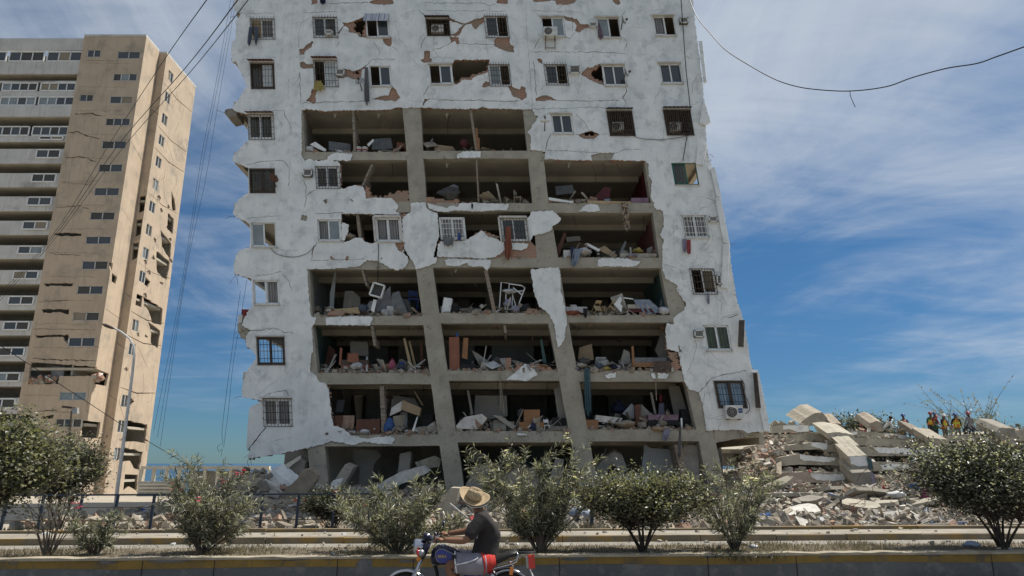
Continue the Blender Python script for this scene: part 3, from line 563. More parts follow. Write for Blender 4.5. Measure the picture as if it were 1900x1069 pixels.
# windows -----------------------------------------------------------
FR = {'w': 'white_frame', 'd': 'dark_metal', 'e': 'green_frame', 'n': 'dark_metal'}
PANE = {'g': 'glass', 'p': 'glass_pale', 'c': 'curtain', 't': 'curtain_tan', 'v': 'curtain_olive', 's': 'glass_white', 'y': 'curtain_tan', 'b': 'glass_sky_reflection', 'x': 'glass_pale'}
def pt(q, u, v, Y):
    a = [q[0][j] + (q[1][j] - q[0][j]) * u for j in (0, 1)]; b = [q[3][j] + (q[2][j] - q[3][j]) * u for j in (0, 1)]
    return P(a[0] + (b[0] - a[0]) * v, a[1] + (b[1] - a[1]) * v, Y)
def window(w):
    q = wquad(w, 0); fr, lp, rp, gr, ex = w[4:]; Yf = D + .02; rng = random.Random(int(w[0] * 7 + w[1])); mb = MB(); fw = .065
    A, B, C_, E = (pt(q, *uv, Yf) for uv in ((0, 0), (1, 0), (1, 1), (0, 1)))
    for a, b in ((A, B), (E, C_), (A, E), (B, C_)): mb.bar(a, b, fw, .07)
    def sash(u0, u1, y):
        a, b, c, e = (pt(q, *uv, y) for uv in ((u0, .04), (u1, .04), (u1, .96), (u0, .96)))
        for s_, t_ in ((a, b), (e, c), (a, e), (b, c)): mb.bar(s_, t_, .07, .035)
    if fr != 'n':
        if lp != 'o': sash(.03, .52, Yf + .02)
        if rp != 'o': sash(.48, .97, Yf - .015)
        if lp == 'o' and rp == 'o': sash(.5, .97, Yf)
    win = obj('window', mb, FR[fr], bld)
    for side, code in ((0, lp), (1, rp)):
        u0, u1 = (.05, .5) if side == 0 else (.5, .95); Yp = Yf + (.02 if side == 0 else -.015)
        if code == 'o': continue
        if code in 'ctyvb':                      # hanging cloth with folds; one kind carries a painted sky reflection
            mb = MB(); n = 14; vs = []; a = rng.uniform(0, 6)
            for k in range(n + 1):
                u = u0 + (u1 - u0) * k / n; dy = .05 * math.sin(k * 1.9 + a) + .09
                v1 = .93 if code != 'y' else .93 - .2 * (k % 3 == 0)
                vs += [pt(q, u, .06, Yp + dy), pt(q, u, v1, Yp + dy * 1.2)]
            mb.add(vs, [(2 * k, 2 * k + 2, 2 * k + 3, 2 * k + 1) for k in range(n)])
            obj('curtain', mb, PANE[code], win)
            if code in 'vt':
                obj('pane', MB().add([pt(q, u0, .05, Yp + .012), pt(q, u1, .05, Yp + .012), pt(q, u1, .95, Yp + .012), pt(q, u0, .95, Yp + .012)], [(0, 3, 2, 1)]), 'clear_glass', win)
        elif code == 'x':
            obj('pane', MB().add([pt(q, u0, .05, Yp), pt(q, u1, .05, Yp), pt(q, u1, .95, Yp), pt(q, u0, .95, Yp)], [(0, 3, 2, 1)]), 'clear_glass', win)
        else:
            obj('pane', MB().add([pt(q, u0, .05, Yp), pt(q, u1, .05, Yp), pt(q, u1, .95, Yp), pt(q, u0, .95, Yp)], [(0, 3, 2, 1)]), PANE[code], win)
    if gr:
        mb = MB(); Yg = D - .13; n = 8 if gr != 3 else 13; e = .03
        for k in range(n + 1):
            u = -e + (1 + 2 * e) * k / n; mb.tube([pt(q, u, -e, Yg), pt(q, u, 1 + e, Yg)], .011 if gr != 3 else .02, 4)
        for v in (-e, .25, .5, .78, 1 + e):
            mb.tube([pt(q, -e, v, Yg), pt(q, 1 + e, v, Yg)], .013, 4)
        for u, v in ((-e, -e), (1 + e, -e), (1 + e, 1 + e), (-e, 1 + e)): mb.tube([pt(q, u, v, Yg), pt(q, u, v, D)], .014, 4)
        obj('grille', mb, 'white_frame' if gr == 2 else 'dark_metal', win)
    if ex == 'spike':
        mb = MB()
        for k in range(9): mb.tube([pt(q, k / 8, -.02, D - .12), pt(q, k / 8, -.17, D - .2)], [.014, .006], 4)
        mb.tube([pt(q, 0, -.03, D - .12), pt(q, 1, -.03, D - .12)], .02, 4)
        obj('spike_guard', mb, 'dark_metal', win)
    elif ex in ('hood', 'tin', 'awning'):
        a, b = pt(q, -.06, -.10, D - .05), pt(q, 1.06, -.10, D - .05); dz = .28 if ex == 'awning' else .12; out_ = .35 if ex != 'awning' else .22
        mb = MB(); n = 14; vs = []
        for k in range(n + 1):
            p = a.lerp(b, k / n); wv = .02 * (k % 2)
            vs += [p + Vector((0, 0, wv)), p + Vector((0, -out_, -dz * (2.2 if ex == 'awning' else 1) + wv))]
        mb.add(vs, [(2 * k, 2 * k + 1, 2 * k + 3, 2 * k + 2) for k in range(n)])
        mb.add([p + Vector((0, .0, .012)) for p in vs], [(2 * k, 2 * k + 2, 2 * k + 3, 2 * k + 1) for k in range(n)])
        obj('awning', mb, {'hood': 'rust', 'tin': 'dark_metal', 'awning': 'stripe'}[ex], win)
    elif ex in ('lintel', 'box'):
        a, b = pt(q, -.07, -.07, D - .08), pt(q, 1.05, -.07, D - .08)
        obj('lintel', MB().bar(a, b, .07 if ex == 'lintel' else .1, .16), 'plaster_edge', win)
        if ex == 'box':
            for u in (-.08, 1.04): obj('jamb', MB().bar(pt(q, u, -.05, D - .02), pt(q, u, 1.02, D - .02), .09, .2), 'plaster_edge', win)
    if not gr or gr == 2: obj('sill', MB().bar(pt(q, -.03, 1.03, D - .09), pt(q, 1.03, 1.03, D - .09), .04, .1), 'plaster_edge', win)
    return win
def clear(name):
    m = bpy.data.materials.new(name); m.use_nodes = True; N = m.node_tree.nodes; L = m.node_tree.links; N.remove(N['Principled BSDF'])
    t = N.new('ShaderNodeBsdfTransparent'); t.inputs[0].default_value = (.85, .9, .9, 1); g = N.new('ShaderNodeBsdfGlossy'); g.inputs['Roughness'].default_value = .03; g.inputs[0].default_value = (.8, .85, .9, 1)
    f = N.new('ShaderNodeFresnel'); f.inputs[0].default_value = 1.5; x = N.new('ShaderNodeMixShader'); L.new(f.outputs[0], x.inputs[0]); L.new(t.outputs[0], x.inputs[1]); L.new(g.outputs[0], x.inputs[2])
    L.new(x.outputs[0], N['Material Output'].inputs['Surface']); M[name] = m
clear('clear_glass')
mat('stripe', (.52, .53, .55), (.20, .22, .30), 14, .9, lo=.48, hi=.55, stretch=(1.6, .02, .02))
for w in WIN: window(w)

mb = MB(); rg = random.Random(9)                 # bent bars sticking out of broken concrete
for (x, y) in [(436, 30), (433, 115), (420, 208), (438, 400), (436, 510), (444, 612), (447, 625), (450, 738), (460, 850), (565, 835), (1060, 499), (1376, 800), (1390, 806), (1310, 285), (1318, 300), (1355, 455), (1352, 540), (1258, 655), (735, 440), (640, 445), (1012, 294), (1262, 540), (986, 280), (700, 498), (1120, 300), (1000, 575)]:
    for k in range(rg.randint(1, 3)):
        a = P(x + rg.uniform(-3, 3), y + rg.uniform(-3, 3), D); d = Vector((rg.uniform(-.5, .5), -rg.uniform(.05, .3), rg.uniform(-.5, .3))); b = a + d * rg.uniform(.4, .9); mb.tube([a + Vector((0, .1, 0)), a.lerp(b, .5) + Vector((rg.uniform(-.06, .06), 0, rg.uniform(-.06, .06))), b + Vector((0, 0, -.1))], .009, 4)
obj('rebar', mb, 'rust', bld, kind='stuff')
# ------------------------------------------------------------------ ground, street, sea
mat('asphalt', (.24, .225, .20), (.19, .18, .16), 1.2, .92, .6, 40, c3=(.28, .265, .235), s3=.5)
mat('road_far', (.25, .235, .205), (.19, .18, .155), .8, .95, .4, 20)
mat('pavement', (.31, .285, .24), (.23, .21, .175), .9, .95, .4, 20, c3=(.17, .15, .125), s3=2.2, lo3=.52, hi3=.68)
mat('kerb', (.23, .19, .13), (.15, .125, .09), 1.5, .95, .5, 20, c3=(.26, .17, .06), s3=1.1, lo3=.50, hi3=.62)
mat('dirt', (.38, .335, .27), (.31, .27, .215), 2.0, .98, .8, 18, c3=(.42, .38, .31), s3=1.0)
mat('median_grey', (.115, .12, .125), (.085, .09, .095), 1.5, .9, .5, 25, c3=(.15, .15, .15), s3=3)
mat('median_yellow', (.235, .15, .038), (.17, .112, .035), 2.2, .85, .5, 25, c3=(.10, .085, .06), s3=3, lo3=.54, hi3=.68, streak=((.07, .065, .055), .7))
mat('lip', (.36, .32, .25), (.22, .195, .15), 3, .95, .5, 20)
mat('sand', (.40, .36, .28), (.34, .3, .23), .5, .95)
sm = mat('sea', (.018, .055, .10), None, rough=.22, spec=.5, bump=.5, bscale=.35)
def SY(y, x): return y + .056 * x                # the street runs slightly askew to the lens
def strip(mb, x0, x1, ya, yb, z0, z1, mi=0):
    mb.hexa([Vector((x0, SY(ya, x0), z0)), Vector((x1, SY(ya, x1), z0)), Vector((x1, SY(yb, x1), z0)), Vector((x0, SY(yb, x0), z0)),
             Vector((x0, SY(ya, x0), z1)), Vector((x1, SY(ya, x1), z1)), Vector((x1, SY(yb, x1), z1)), Vector((x0, SY(yb, x0), z1))], mi)
    return mb
def struct(name, mb, m, parent=None): return obj(name, mb, m, parent, kind='structure' if parent is None else None)
prof = [(-60, -.03), (45, -.03), (55, -.35), (70, -1.2), (84, -2.6), (100, -5.2), (140, -9)]
mb = MB(); xs = [-400, -150, -60, -20, 0, 20, 60, 150, 400]
for y, z in prof: mb.v += [Vector((x, y, z)) for x in xs]
nx = len(xs)
for i in range(len(prof) - 1):
    for j in range(nx - 1): mb.f.append((i * nx + j, i * nx + j + 1, (i + 1) * nx + j + 1, (i + 1) * nx + j)); mb.m.append(0)
struct('ground', mb, 'dirt')
struct('sea', MB().add([(-30000, 62, -4.2), (30000, 62, -4.2), (30000, 40000, -4.2), (-30000, 40000, -4.2)], [(0, 1, 2, 3)]), 'sea')
def quadstrip(x0, x1, ya, yb, z):
    n = 12; mb = MB()
    for i in range(n + 1):
        x = x0 + (x1 - x0) * i / n; mb.v += [Vector((x, SY(ya, x), z)), Vector((x, SY(yb, x), z))]
    mb.f = [(2 * i, 2 * i + 2, 2 * i + 3, 2 * i + 1) for i in range(n)]; mb.m = [0] * n; return mb
struct('road', quadstrip(-90, 90, -30, 12.2, 0.0), 'asphalt')
struct('far_road', quadstrip(-90, 90, 13.9, 18.85, 0.0), 'road_far')
# kerb stones of the far pavement, each its own length
rng = random.Random(3)
pv = struct('pavement', strip(MB(), -60, 60, 19.02, 20.25, 0, .15), 'pavement')
x = -26.0
while x < 26:
    l = rng.uniform(1.6, 2.1); dz = rng.uniform(-.012, .01)
    obj('kerb_stone', strip(MB(), x, x + l - .02, 18.85 + rng.uniform(-.02, .02), 19.0, 0, .15 + dz), 'kerb', pv); x += l
x = -26.0
while x < 26:
    l = rng.uniform(2.2, 3.2)
    obj('kerb_stone', strip(MB(), x, x + l - .03, 20.3 + rng.uniform(-.03, .03), 20.5, 0, .22 + rng.uniform(-.03, .03)), 'kerb', pv); x += l
# planted median with its two-tone wall
mat('soil', (.17, .14, .10), (.105, .087, .064), 2.5, .98, .9, 22, c3=(.24, .205, .155), s3=1.2)
med = struct('median', strip(MB(), -60, 60, 12.36, 13.9, 0, .46), 'soil')
obj('median_wall', strip(MB(), -60, 60, 12.24, 12.36, 0, .47), 'median_grey', med)
mb = MB(); n = 260
for i in range(n):                               # worn concrete lip with an uneven front edge
    x0, x1 = -30 + 60 * i / n, -30 + 60 * (i + 1) / n; r0 = random.Random(i); r1 = random.Random(i + 1)
    f0, f1 = r0.uniform(-.03, .015), r1.uniform(-.03, .015); h0, h1 = r0.uniform(-.012, .012), r1.uniform(-.012, .012)
    mb.hexa([Vector((x0, SY(12.225, x0) + f0, .462)), Vector((x1, SY(12.225, x1) + f1, .462)), Vector((x1, SY(12.42, x1), .462)), Vector((x0, SY(12.42, x0), .462)),
             Vector((x0, SY(12.225, x0) + f0, .5 + h0)), Vector((x1, SY(12.225, x1) + f1, .5 + h1)), Vector((x1, SY(12.42, x1), .505 + h1)), Vector((x0, SY(12.42, x0), .505 + h0))])
obj('wall_lip', mb, 'lip', med)
def wconv(x, z): return Vector((x, SY(12.234, x), z))
edge = [(x_, .335 + .012 * math.sin(x_ * 1.3) + rng.uniform(-.006, .006)) for x_ in np.arange(-30, 30.1, .5)]
holes = []
for (cx, cz, w_, h_) in [(-2.45, .37, .30, .22), (-5.6, .45, .7, .05), (-6.6, .44, .35, .06), (-8.1, .43, .2, .03), (1.1, .43, .5, .07), (-1.75, .42, .3, .05), (5.4, .43, .25, .03), (7.3, .45, .5, .03), (-3.6, .455, .5, .03), (3.4, .45, .4, .04)]:
    holes.append([(cx + w_ / 2 * math.cos(a) * rng.uniform(.6, 1.2), cz + h_ / 2 * math.sin(a) * rng.uniform(.6, 1.2)) for a in np.linspace(0, 6.28, 17)[:-1]])
obj('yellow_paint', sheet(MB(), [edge + [(30, .461), (-30, .461)]], holes, wconv, (0, .004, 0)), 'median_yellow', med)
for xk in (-9.5, -6.05, -4.9, -2.9, -1.65, .8, 3.35, 4.9, 8.4): obj('wall_joint', MB().bb(xk - .006, xk + .006, SY(12.2305, xk), SY(12.238, xk), .0, .46), 'black', med)

# ------------------------------------------------------------------ tower beyond, with the balconies
mat('tower_beige', (.50, .40, .295), (.42, .335, .25), .45, .9, .3, 5, c3=(.31, .265, .21), s3=.5, lo3=.52, hi3=.68, streak=((.20, .175, .145), .7))
mat('tower_grey', (.56, .55, .52), (.46, .45, .43), .5, .9, .2, 5, c3=(.28, .27, .25), s3=.3, lo3=.55, hi3=.7, streak=((.17, .16, .15), .6))
YT, XA, XB, XLT = 68.0, -41.8, -40.9, -48.9
tw = thing('tower_block', 'tan high-rise with cracked walls and white balconies, far left', 'building', (-48, 72, -1.2))
ZR, Z0 = P(273, 68, YT).z, -1.6
TW = [(218, 95, 260, 109), (210, 136, 254, 150), (204, 178, 246, 192), (196, 219, 241, 233), (189, 261, 234, 276), (183, 304, 227, 319), (175, 348, 221, 363), (167, 393, 213, 408), (159, 438, 206, 453), (152, 484, 200, 500),
      (143, 530, 191, 546), (135, 579, 184, 595), (127, 626, 176, 643), (110, 727, 160, 743), (103, 777, 151, 793), (96, 831, 144, 847), (162, 92, 187, 106), (148, 175, 173, 188)]
def tquad(w): k = -.155 * (w[3] - w[1]) / 1; x0, y0, x1, y1 = w; return [(x0 + .8, y0), (x1 + .8, y0), (x1 - 1.2, y1), (x0 - 1.2, y1)]
face = [(P(x, y, YT).x, P(x, y, YT).z) for x, y in ((157, 65),)] ; A_ = (XLT, ZR); fo = [(XLT, Z0), (XA, Z0), (XA, ZR), (XLT, ZR)]
def tpx(x, y): p = P(x, y, YT); return (p.x, p.z)
tb = [[(57, 672), (110, 675), (178, 681), (188, 684), (187, 700), (172, 698), (110, 698), (108, 713), (52, 713)], [(152, 780), (182, 780), (178, 812), (148, 812)], [(98, 433), (120, 431), (152, 433), (150, 438), (110, 438)],
      [(81, 526), (136, 525), (134, 531), (84, 531)], [(77, 574), (128, 573), (127, 584), (110, 579), (80, 581)], [(66, 622), (127, 621), (126, 640), (119, 632), (117, 625), (68, 627)], [(103, 650), (103, 650.5), (104, 650)],
      [(40, 771), (60, 770), (58, 776), (42, 777)], [(78, 772), (100, 770), (98, 776), (80, 778)], [(200, 486), (214, 490), (210, 508), (204, 500)]]
tcr = [([(125, 247), (145, 244), (160, 252), (185, 258)], 2.6), ([(120, 293), (150, 291), (180, 300)], 2.2), ([(138, 211), (165, 210), (190, 215)], 2), ([(110, 340), (170, 342)], 1.2), ([(105, 385), (150, 382), (165, 388)], 1.6), ([(90, 470), (150, 474)], 1.4),
       ([(160, 112), (220, 114)], 1), ([(70, 560), (130, 557)], 1.2), ([(60, 610), (175, 612)], 1), ([(60, 665), (110, 668), (178, 670)], 2.2), ([(30, 765), (106, 762)], 1.6), ([(100, 765), (150, 766)], 1), ([(165, 720), (160, 760), (170, 775)], 1), ([(150, 640), (190, 645)], 1)]
tcr += [([(150 - (y - 130) * .178, y), (240 - (y - 130) * .16, y + .6)], .55) for y in range(117, 760, 44)]
t2 = lambda l: [tpx(*p) for p in l]
wh = [t2(tquad(w)) for w in TW]
cv = lambda x, z: Vector((x, YT, z))
obj('front_wall', sheet(MB(), [fo], wh + [t2(jag(b, 5, .9, i)) for i, b in enumerate(tb)] + [t2(crack(c, w, 700 + i)) for i, (c, w) in enumerate(tcr)], cv, (0, .22, 0)), 'tower_beige', tw)
def tower_window(q, conv3, nrm, panes, fm='white_frame', pm='glass'):
    c = [conv3(*p) for p in q]; mb = MB(); up = Vector(nrm)
    for i in range(4): mb.bar(c[i], c[(i + 1) % 4], .12, .1, 0, up)
    for k in range(1, panes): mb.bar(c[0].lerp(c[1], k / panes), c[3].lerp(c[2], k / panes), .09, .1, 0, up)
    w = obj('window', mb, fm, tw)
    for k in range(panes):
        a, b = c[0].lerp(c[1], k / panes), c[0].lerp(c[1], (k + 1) / panes); e, f = c[3].lerp(c[2], (k + 1) / panes), c[3].lerp(c[2], k / panes)
        o = up * .03
        obj('pane', MB().add([a + o, b + o, e + o, f + o], [(0, 1, 2, 3)]), RNG.choice((pm, pm, pm, 'ac_dark', 'ac_dark', 'glass_pale', 'curtain_tan')), w)
for i, q in enumerate(wh): tower_window(q, lambda x, z: Vector((x, YT + .08, z)), (0, 1, 0), 3 if i in (1, 3, 14) else 2, 'tower_grey', 'glass')
# side walls, floors, inner dark
FZT = [P(200, w[1], YT).z for w in TW[:16]]
pitch = (FZT[0] - FZT[12]) / 12
sideA = [(YT + .225, Z0), (70.95, Z0), (70.95, ZR), (YT + .225, ZR)]
obj('side_wall', sheet(MB(), [sideA], [[(YT + .3, FZT[9] - 1.2), (YT + 1.3, FZT[9] - 1.4), (YT + 1.2, FZT[9] - 2.2), (YT + .5, FZT[9] - 2.1)], [(YT + .22, P(190, 684, YT).z), (YT + 2.4, P(190, 684, YT).z - .2), (YT + 2.2, P(190, 712, YT).z), (YT + .22, P(190, 712, YT).z)],
     [(YT + .2, P(185, 781, YT).z), (YT + 2.2, P(185, 781, YT).z), (YT + 2.2, P(185, 812, YT).z), (YT + .2, P(185, 812, YT).z)]] + [crack(c, .12, 800 + i) for i, c in enumerate([[(YT + .1, FZT[4]), (YT + 2.8, FZT[4] - 1.2)], [(YT + .1, FZT[7] + .6), (YT + 2.8, FZT[7] - .5)], [(YT + .1, FZT[11] + .4), (YT + 2.8, FZT[11] - .1)]])],
     lambda y, z: Vector((XA, y, z)), (-.22, 0, 0)), 'tower_beige', tw)
obj('return_wall', sheet(MB(), [[(XA - .22, Z0), (XB, Z0), (XB, ZR - .2), (XA - .22, ZR - .2)]], [[(XB - .75, FZT[k] + .2), (XB - .1, FZT[k] + .3), (XB - .05, FZT[k] - 1.5), (XB - .6, FZT[k] - 1.8)] for k in (6, 7, 8)] + [crack([(XA, FZT[k]), (XB, FZT[k] - .6)], .1, 820 + k) for k in (2, 10, 12, 13)],
     lambda x, z: Vector((x, 71.0, z)), (0, .22, 0)), 'tower_beige', tw)
sh, sw = [], []
for k in range(16):
    z = FZT[k]
    sw.append([(71.85, z + .12), (73.05, z + .12), (73.05, z - 1.15), (71.85, z - 1.15)])
for k, l in {5: [(76.0, .2), (77.0, -.5), (77.6, -1.7), (76.9, -2.0), (76.4, -1)], 6: [(75.9, .1), (77.4, -.1), (77.6, -2.0), (76.3, -1.7)], 7: [(74.8, .4), (77.6, -.4), (77.8, -2.4), (75.6, -1.4)], 8: [(74.6, .4), (77.8, .1), (77.6, -2.2), (75.4, -1.9), (74.9, -.8)],
             9: [(73.0, -.3), (74.2, -.6), (73.8, -1.4), (73.0, -1.2)], 10: [(73.1, .2), (77.6, -.3), (77.8, -2.2), (75.6, -2.3), (74.6, -1.2), (73.6, -.9)], 11: [(74.8, .4), (77.7, -.1), (77.6, -2.2), (76.0, -1.8), (75.8, -.7)], 13: [(73.2, .1), (74.3, -.4), (73.4, -1.2)],
             14: [(73.2, .2), (77.6, .0), (77.7, -2.1), (73.4, -2.0)], 15: [(73.2, .3), (77.4, -.2), (77.2, -2.2), (76, -2), (75.0, -1.2), (73.4, -1.5)]}.items():
    sh.append([(y, FZT[k] + d) for y, d in jag(l, .5, .08, k)])
sh.append([(74.4, .9), (77.0, .8), (77.2, -.9), (75.6, -.4), (74.5, -.9)])
sh_n = len(sh)
rt = random.Random(4)
for k in range(26):
    y_, z_ = rt.uniform(71.6, 78), rt.uniform(2, ZR - 14); sh.append([(y_ + .35 * rt.uniform(.5, 1.6) * math.cos(a), z_ + .3 * rt.uniform(.3, 1.3) * math.sin(a)) for a in np.linspace(0, 6.28, 10)[:-1]])
sc_ = [crack([(y_, z_), (y_ + rt.uniform(-1, 1), z_ - rt.uniform(.6, 2)), (y_ + rt.uniform(-1.5, 1.5), z_ - rt.uniform(2, 4))], .07, 900 + i) for i, (y_, z_) in enumerate([(rt.uniform(71.6, 78), rt.uniform(3, ZR - 2)) for _ in range(30)])] + [crack([(71.2, FZT[k] + .8), (74.5, FZT[k] + .5), (78.3, FZT[k] + .9)], .14, 840 + k) for k in (1, 3, 4, 6, 9, 11, 12, 13)] + [crack([(73.5, FZT[k]), (76, FZT[k] - 2)], .1, 860 + k) for k in (3, 5, 12)]
obj('side_wall', sheet(MB(), [[(71.225, Z0), (78.5, Z0), (78.5, ZR - .2), (71.225, ZR - .2)]], sw + sh + sc_, lambda y, z: Vector((XB, y, z)), (-.10, 0, 0)), 'tower_beige', tw)
obj('side_masonry', sheet(MB(), [[(71.3, Z0), (78.4, Z0), (78.4, ZR - .3), (71.3, ZR - .3)]], sw + sh[:sh_n], lambda y, z: Vector((XB - .105, y, z)), (-.13, 0, 0)), 'block', tw)
for k, q in enumerate(sw):
    if k not in (10,): tower_window(q, lambda y, z: Vector((XB - .08, y, z)), (-1, 0, 0), 2, 'tower_grey', 'glass')
for k in range(20):
    z = ZR - .35 - k * pitch + .9
    if z > ZR: z = ZR - .3
    obj('floor_slab', MB().bb(XLT + .3, XA - .3, YT + .25, 78.3, z - .25, z), 'soffit', tw)
    obj('floor_slab', MB().bb(XA - .28, XB - .25, 71.25, 78.3, z - .25, z), 'soffit', tw)
    obj('inner_wall', MB().bb(XA - 2.6, XA - 2.4, YT + .3, 78.2, z - pitch, z - .26), 'inner_wall', tw)
    obj('inner_wall', MB().bb(XA - 2.38, XB - .25, 77.9, 78.2, z - pitch, z - .26), 'inner_wall', tw)
    obj('inner_wall', MB().bb(XLT + .3, XA - 2.62, YT + 2.6, YT + 2.8, z - pitch, z - .27), 'inner_wall', tw)
obj('roof_parapet', MB().bb(XLT, XA - .01, YT - .06, 70.9, ZR + .005, ZR + .25), 'tower_grey', tw)
obj('roof_parapet', MB().bb(XLT + 1, XB - .01, 71.02, 78.6, ZR - .195, ZR + .05), 'tower_grey', tw)
# exposed storey with its furniture panel and debris
pb = MB().bb(P(111, 700, YT).x, P(172, 700, YT).x, YT + .05, YT + .12, P(111, 713, YT).z, P(111, 699, YT).z); obj('balustrade_panel', pb, 'wood_pale', tw)
rg = random.Random(5); mb = MB()
for i in range(60):
    x = rg.uniform(*( (56, 105) if i < 38 else (172, 188))); p = P(x, 712 - abs(rg.gauss(0, 5)) - (7 if i >= 38 else 0), YT + rg.uniform(0, .5)); mb.chunk(p, (rg.uniform(.15, .6), .3, rg.uniform(.1, .45)), rg, rg.randrange(3))
obj('storey_rubble', mb, ['concrete', 'brick', 'plaster_edge'], tw, kind='stuff')
obj('loose_door', MB().prism([P(x, y, YT + .35) for x, y in ((96, 680), (120, 681), (116, 712), (94, 711))], (0, .08, 0)), 'greypanel', tw)
# white balconies to the left
xr = XLT - .02; xl = -64
bands = [(113, 136), (195, 216), (251, 262), (276, 303), (321, 347), (364, 391), (409, 435), (455, 480), (501, 527), (548, 575), (595, 622), (643, 670), (690, 717), (738, 768), (785, 812), (833, 858)]
obj('top_wall', MB().bb(xl, xr, YT + .1, YT + .3, P(80, 92, YT).z, ZR - .15), 'tower_grey', tw)
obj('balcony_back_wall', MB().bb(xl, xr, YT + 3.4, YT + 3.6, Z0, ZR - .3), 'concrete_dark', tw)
for i, (a, b) in enumerate(bands):
    z1, z0 = P(60, a, YT).z, P(60, b, YT).z; dd = random.Random(i).uniform(-.08, .06)
    obj('balcony_parapet', MB().bb(xl, xr, YT + .1 + dd, YT + .26 + dd, z0, z1), 'tower_grey', tw)
    obj('balcony_slab', MB().bb(xl, xr, YT + .27 + dd, YT + 3.38, z0 + .0, z0 + .2), 'soffit', tw)
    if i >= 2:
        q = [(xr - 2.9, z1 - .12), (xr - .35, z1 - .12), (xr - .35, z1 - .12 - (z1 - z0) * .55), (xr - 2.9, z1 - .12 - (z1 - z0) * .55)]
        tower_window(q, lambda x, z: Vector((x, YT + .0, z)), (0, 1, 0), 2, 'white_frame', 'glass')
def glazing(ya, yb, n, x1px):
    z1, z0 = P(60, ya, YT).z, P(60, yb, YT).z; x1 = P(x1px, ya, YT).x
    for k in range(4):
        xb = x1 - k * 4.3; tower_window([(xb - 3.9, z1), (xb, z1), (xb, z0), (xb - 3.9, z0)], lambda x, z: Vector((x, YT + .15, z)), (0, 1, 0), n, 'white_frame', 'glass')
glazing(95, 112, 3, 152); glazing(153, 167, 4, 140); glazing(179, 194, 4, 137); glazing(234, 250, 4, 126)
for i, (a, b) in enumerate([(136, 152), (167, 179)]):
    pass
obj('balcony_parapet', MB().bb(xl, xr, YT + .12, YT + .28, P(60, 178.5, YT).z, P(60, 168, YT).z), 'tower_grey', tw)
obj('balcony_parapet', MB().bb(xl, xr, YT + .12, YT + .28, P(60, 152.5, YT).z, P(60, 149, YT).z), 'tower_grey', tw)

# ------------------------------------------------------------------ sea-side ruin, fence, lamps, cables
mat('whitewash', (.60, .56, .47), (.46, .43, .36), 1.5, .9, .3, 10)
pg = thing('roofless_sea_wall', 'roofless white frame wall with open bays before the sea', 'wall', (P(350, 900, 46).x, 46, -.03))
z1, zl = P(300, 865, 46).z, P(300, 893, 46).z
xa, xb = P(262, 870, 46).x, P(500, 870, 46).x
obj('top_beam', MB().bb(xa, xb, 45.9, 46.2, z1 - .2, z1), 'whitewash', pg); obj('low_wall', MB().bb(xa, P(345, 870, 46).x, 45.92, 46.18, -.1, zl), 'whitewash', pg)
for k in range(11):
    x = xa + (xb - xa) * k / 10; obj('post', MB().bb(x - .09, x + .09, 45.95, 46.15, zl - .3, z1 - .2), 'whitewash', pg)
for k in range(5): obj('slat', MB().bb(xa, P(325, 870, 46).x, 45.80, 45.86, zl - .25 - k * .22, zl - .13 - k * .22), 'whitewash', pg)
obj('infill_wall', MB().bb(P(354, 870, 46).x, P(462, 870, 46).x, 46.2, 46.35, -.1, z1 - .3), 'concrete_dark', pg)
mat('fence_blue', (.018, .032, .062), (.025, .036, .055), 6, .5)
fn = thing('blue_fence', 'dark blue post and rail fence along the far pavement', 'fence', (P(330, 960, 20.4).x, 20.2, .1))
fx0, fx1 = -14.2, -4.1; n = 10
def FP(x, z): return Vector((x, SY(20.75, x), z))
for k in range(n + 1):
    x = fx0 + (fx1 - fx0) * k / n; obj('post', MB().bar(FP(x - .03, .0), FP(x + random.Random(k).uniform(-.02, .04), 1.12), .065, .06), 'fence_blue', fn)
obj('top_rail', MB().bar(FP(fx0, 1.13), FP(fx1, 1.15), .045, .045), 'fence_blue', fn)
for z in (.45, .8): obj('wire', MB().tube([FP(fx0, z), FP(fx1, z)], .012, 5), 'dark_metal', fn)
pst = obj('fence_post', MB().bar(P(1098, 975, 21.2), P(1098, 912, 21.2), .1, .08), 'fence_blue', label='lone dark blue post between the white oleander and the round shrub', cat='post')
mat('lamp_grey', (.58, .58, .57), (.46, .46, .45), 4, .6)
lp = thing('street_lamp', 'tall pale grey street lamp with a curved arm before the tan tower', 'street lamp', (P(213, 950, 26).x, 26, -.03))
path = [(212, 962), (218, 905), (228, 830), (237, 760), (246, 690), (249, 660), (248, 642), (240, 628), (225, 616), (208, 607)]
obj('pole', MB().tube([P(x, y, 26) for x, y in path], [.068, .064, .06, .055, .05, .045, .042, .038, .035, .032], 10), 'lamp_grey', lp, True)
hd = MB(); a, b = P(212, 610, 26), P(189, 601, 25.8); hd.tube([a, a.lerp(b, .25), a.lerp(b, .7), b], [.04, .1, .11, .03], 8, sq=.6); obj('lamp_head', hd, 'dark_metal', lp, True)
l2 = thing('flood_lamp', 'thin lamp post with two floodlights in front of the tan tower', 'street lamp', (P(122, 890, 40).x, 40, -.03))
obj('pole', MB().tube([P(120, 905, 40), P(124, 868, 40), P(133, 762, 40)], .05, 8), 'dark_metal', l2)
obj('floodlight', MB().bar(P(118, 755, 39.9), P(136, 757, 39.9), .12, .3), 'dark_metal', l2); obj('floodlight', MB().bar(P(135, 764, 39.8), P(145, 762, 39.8), .34, .2), 'tin', l2)
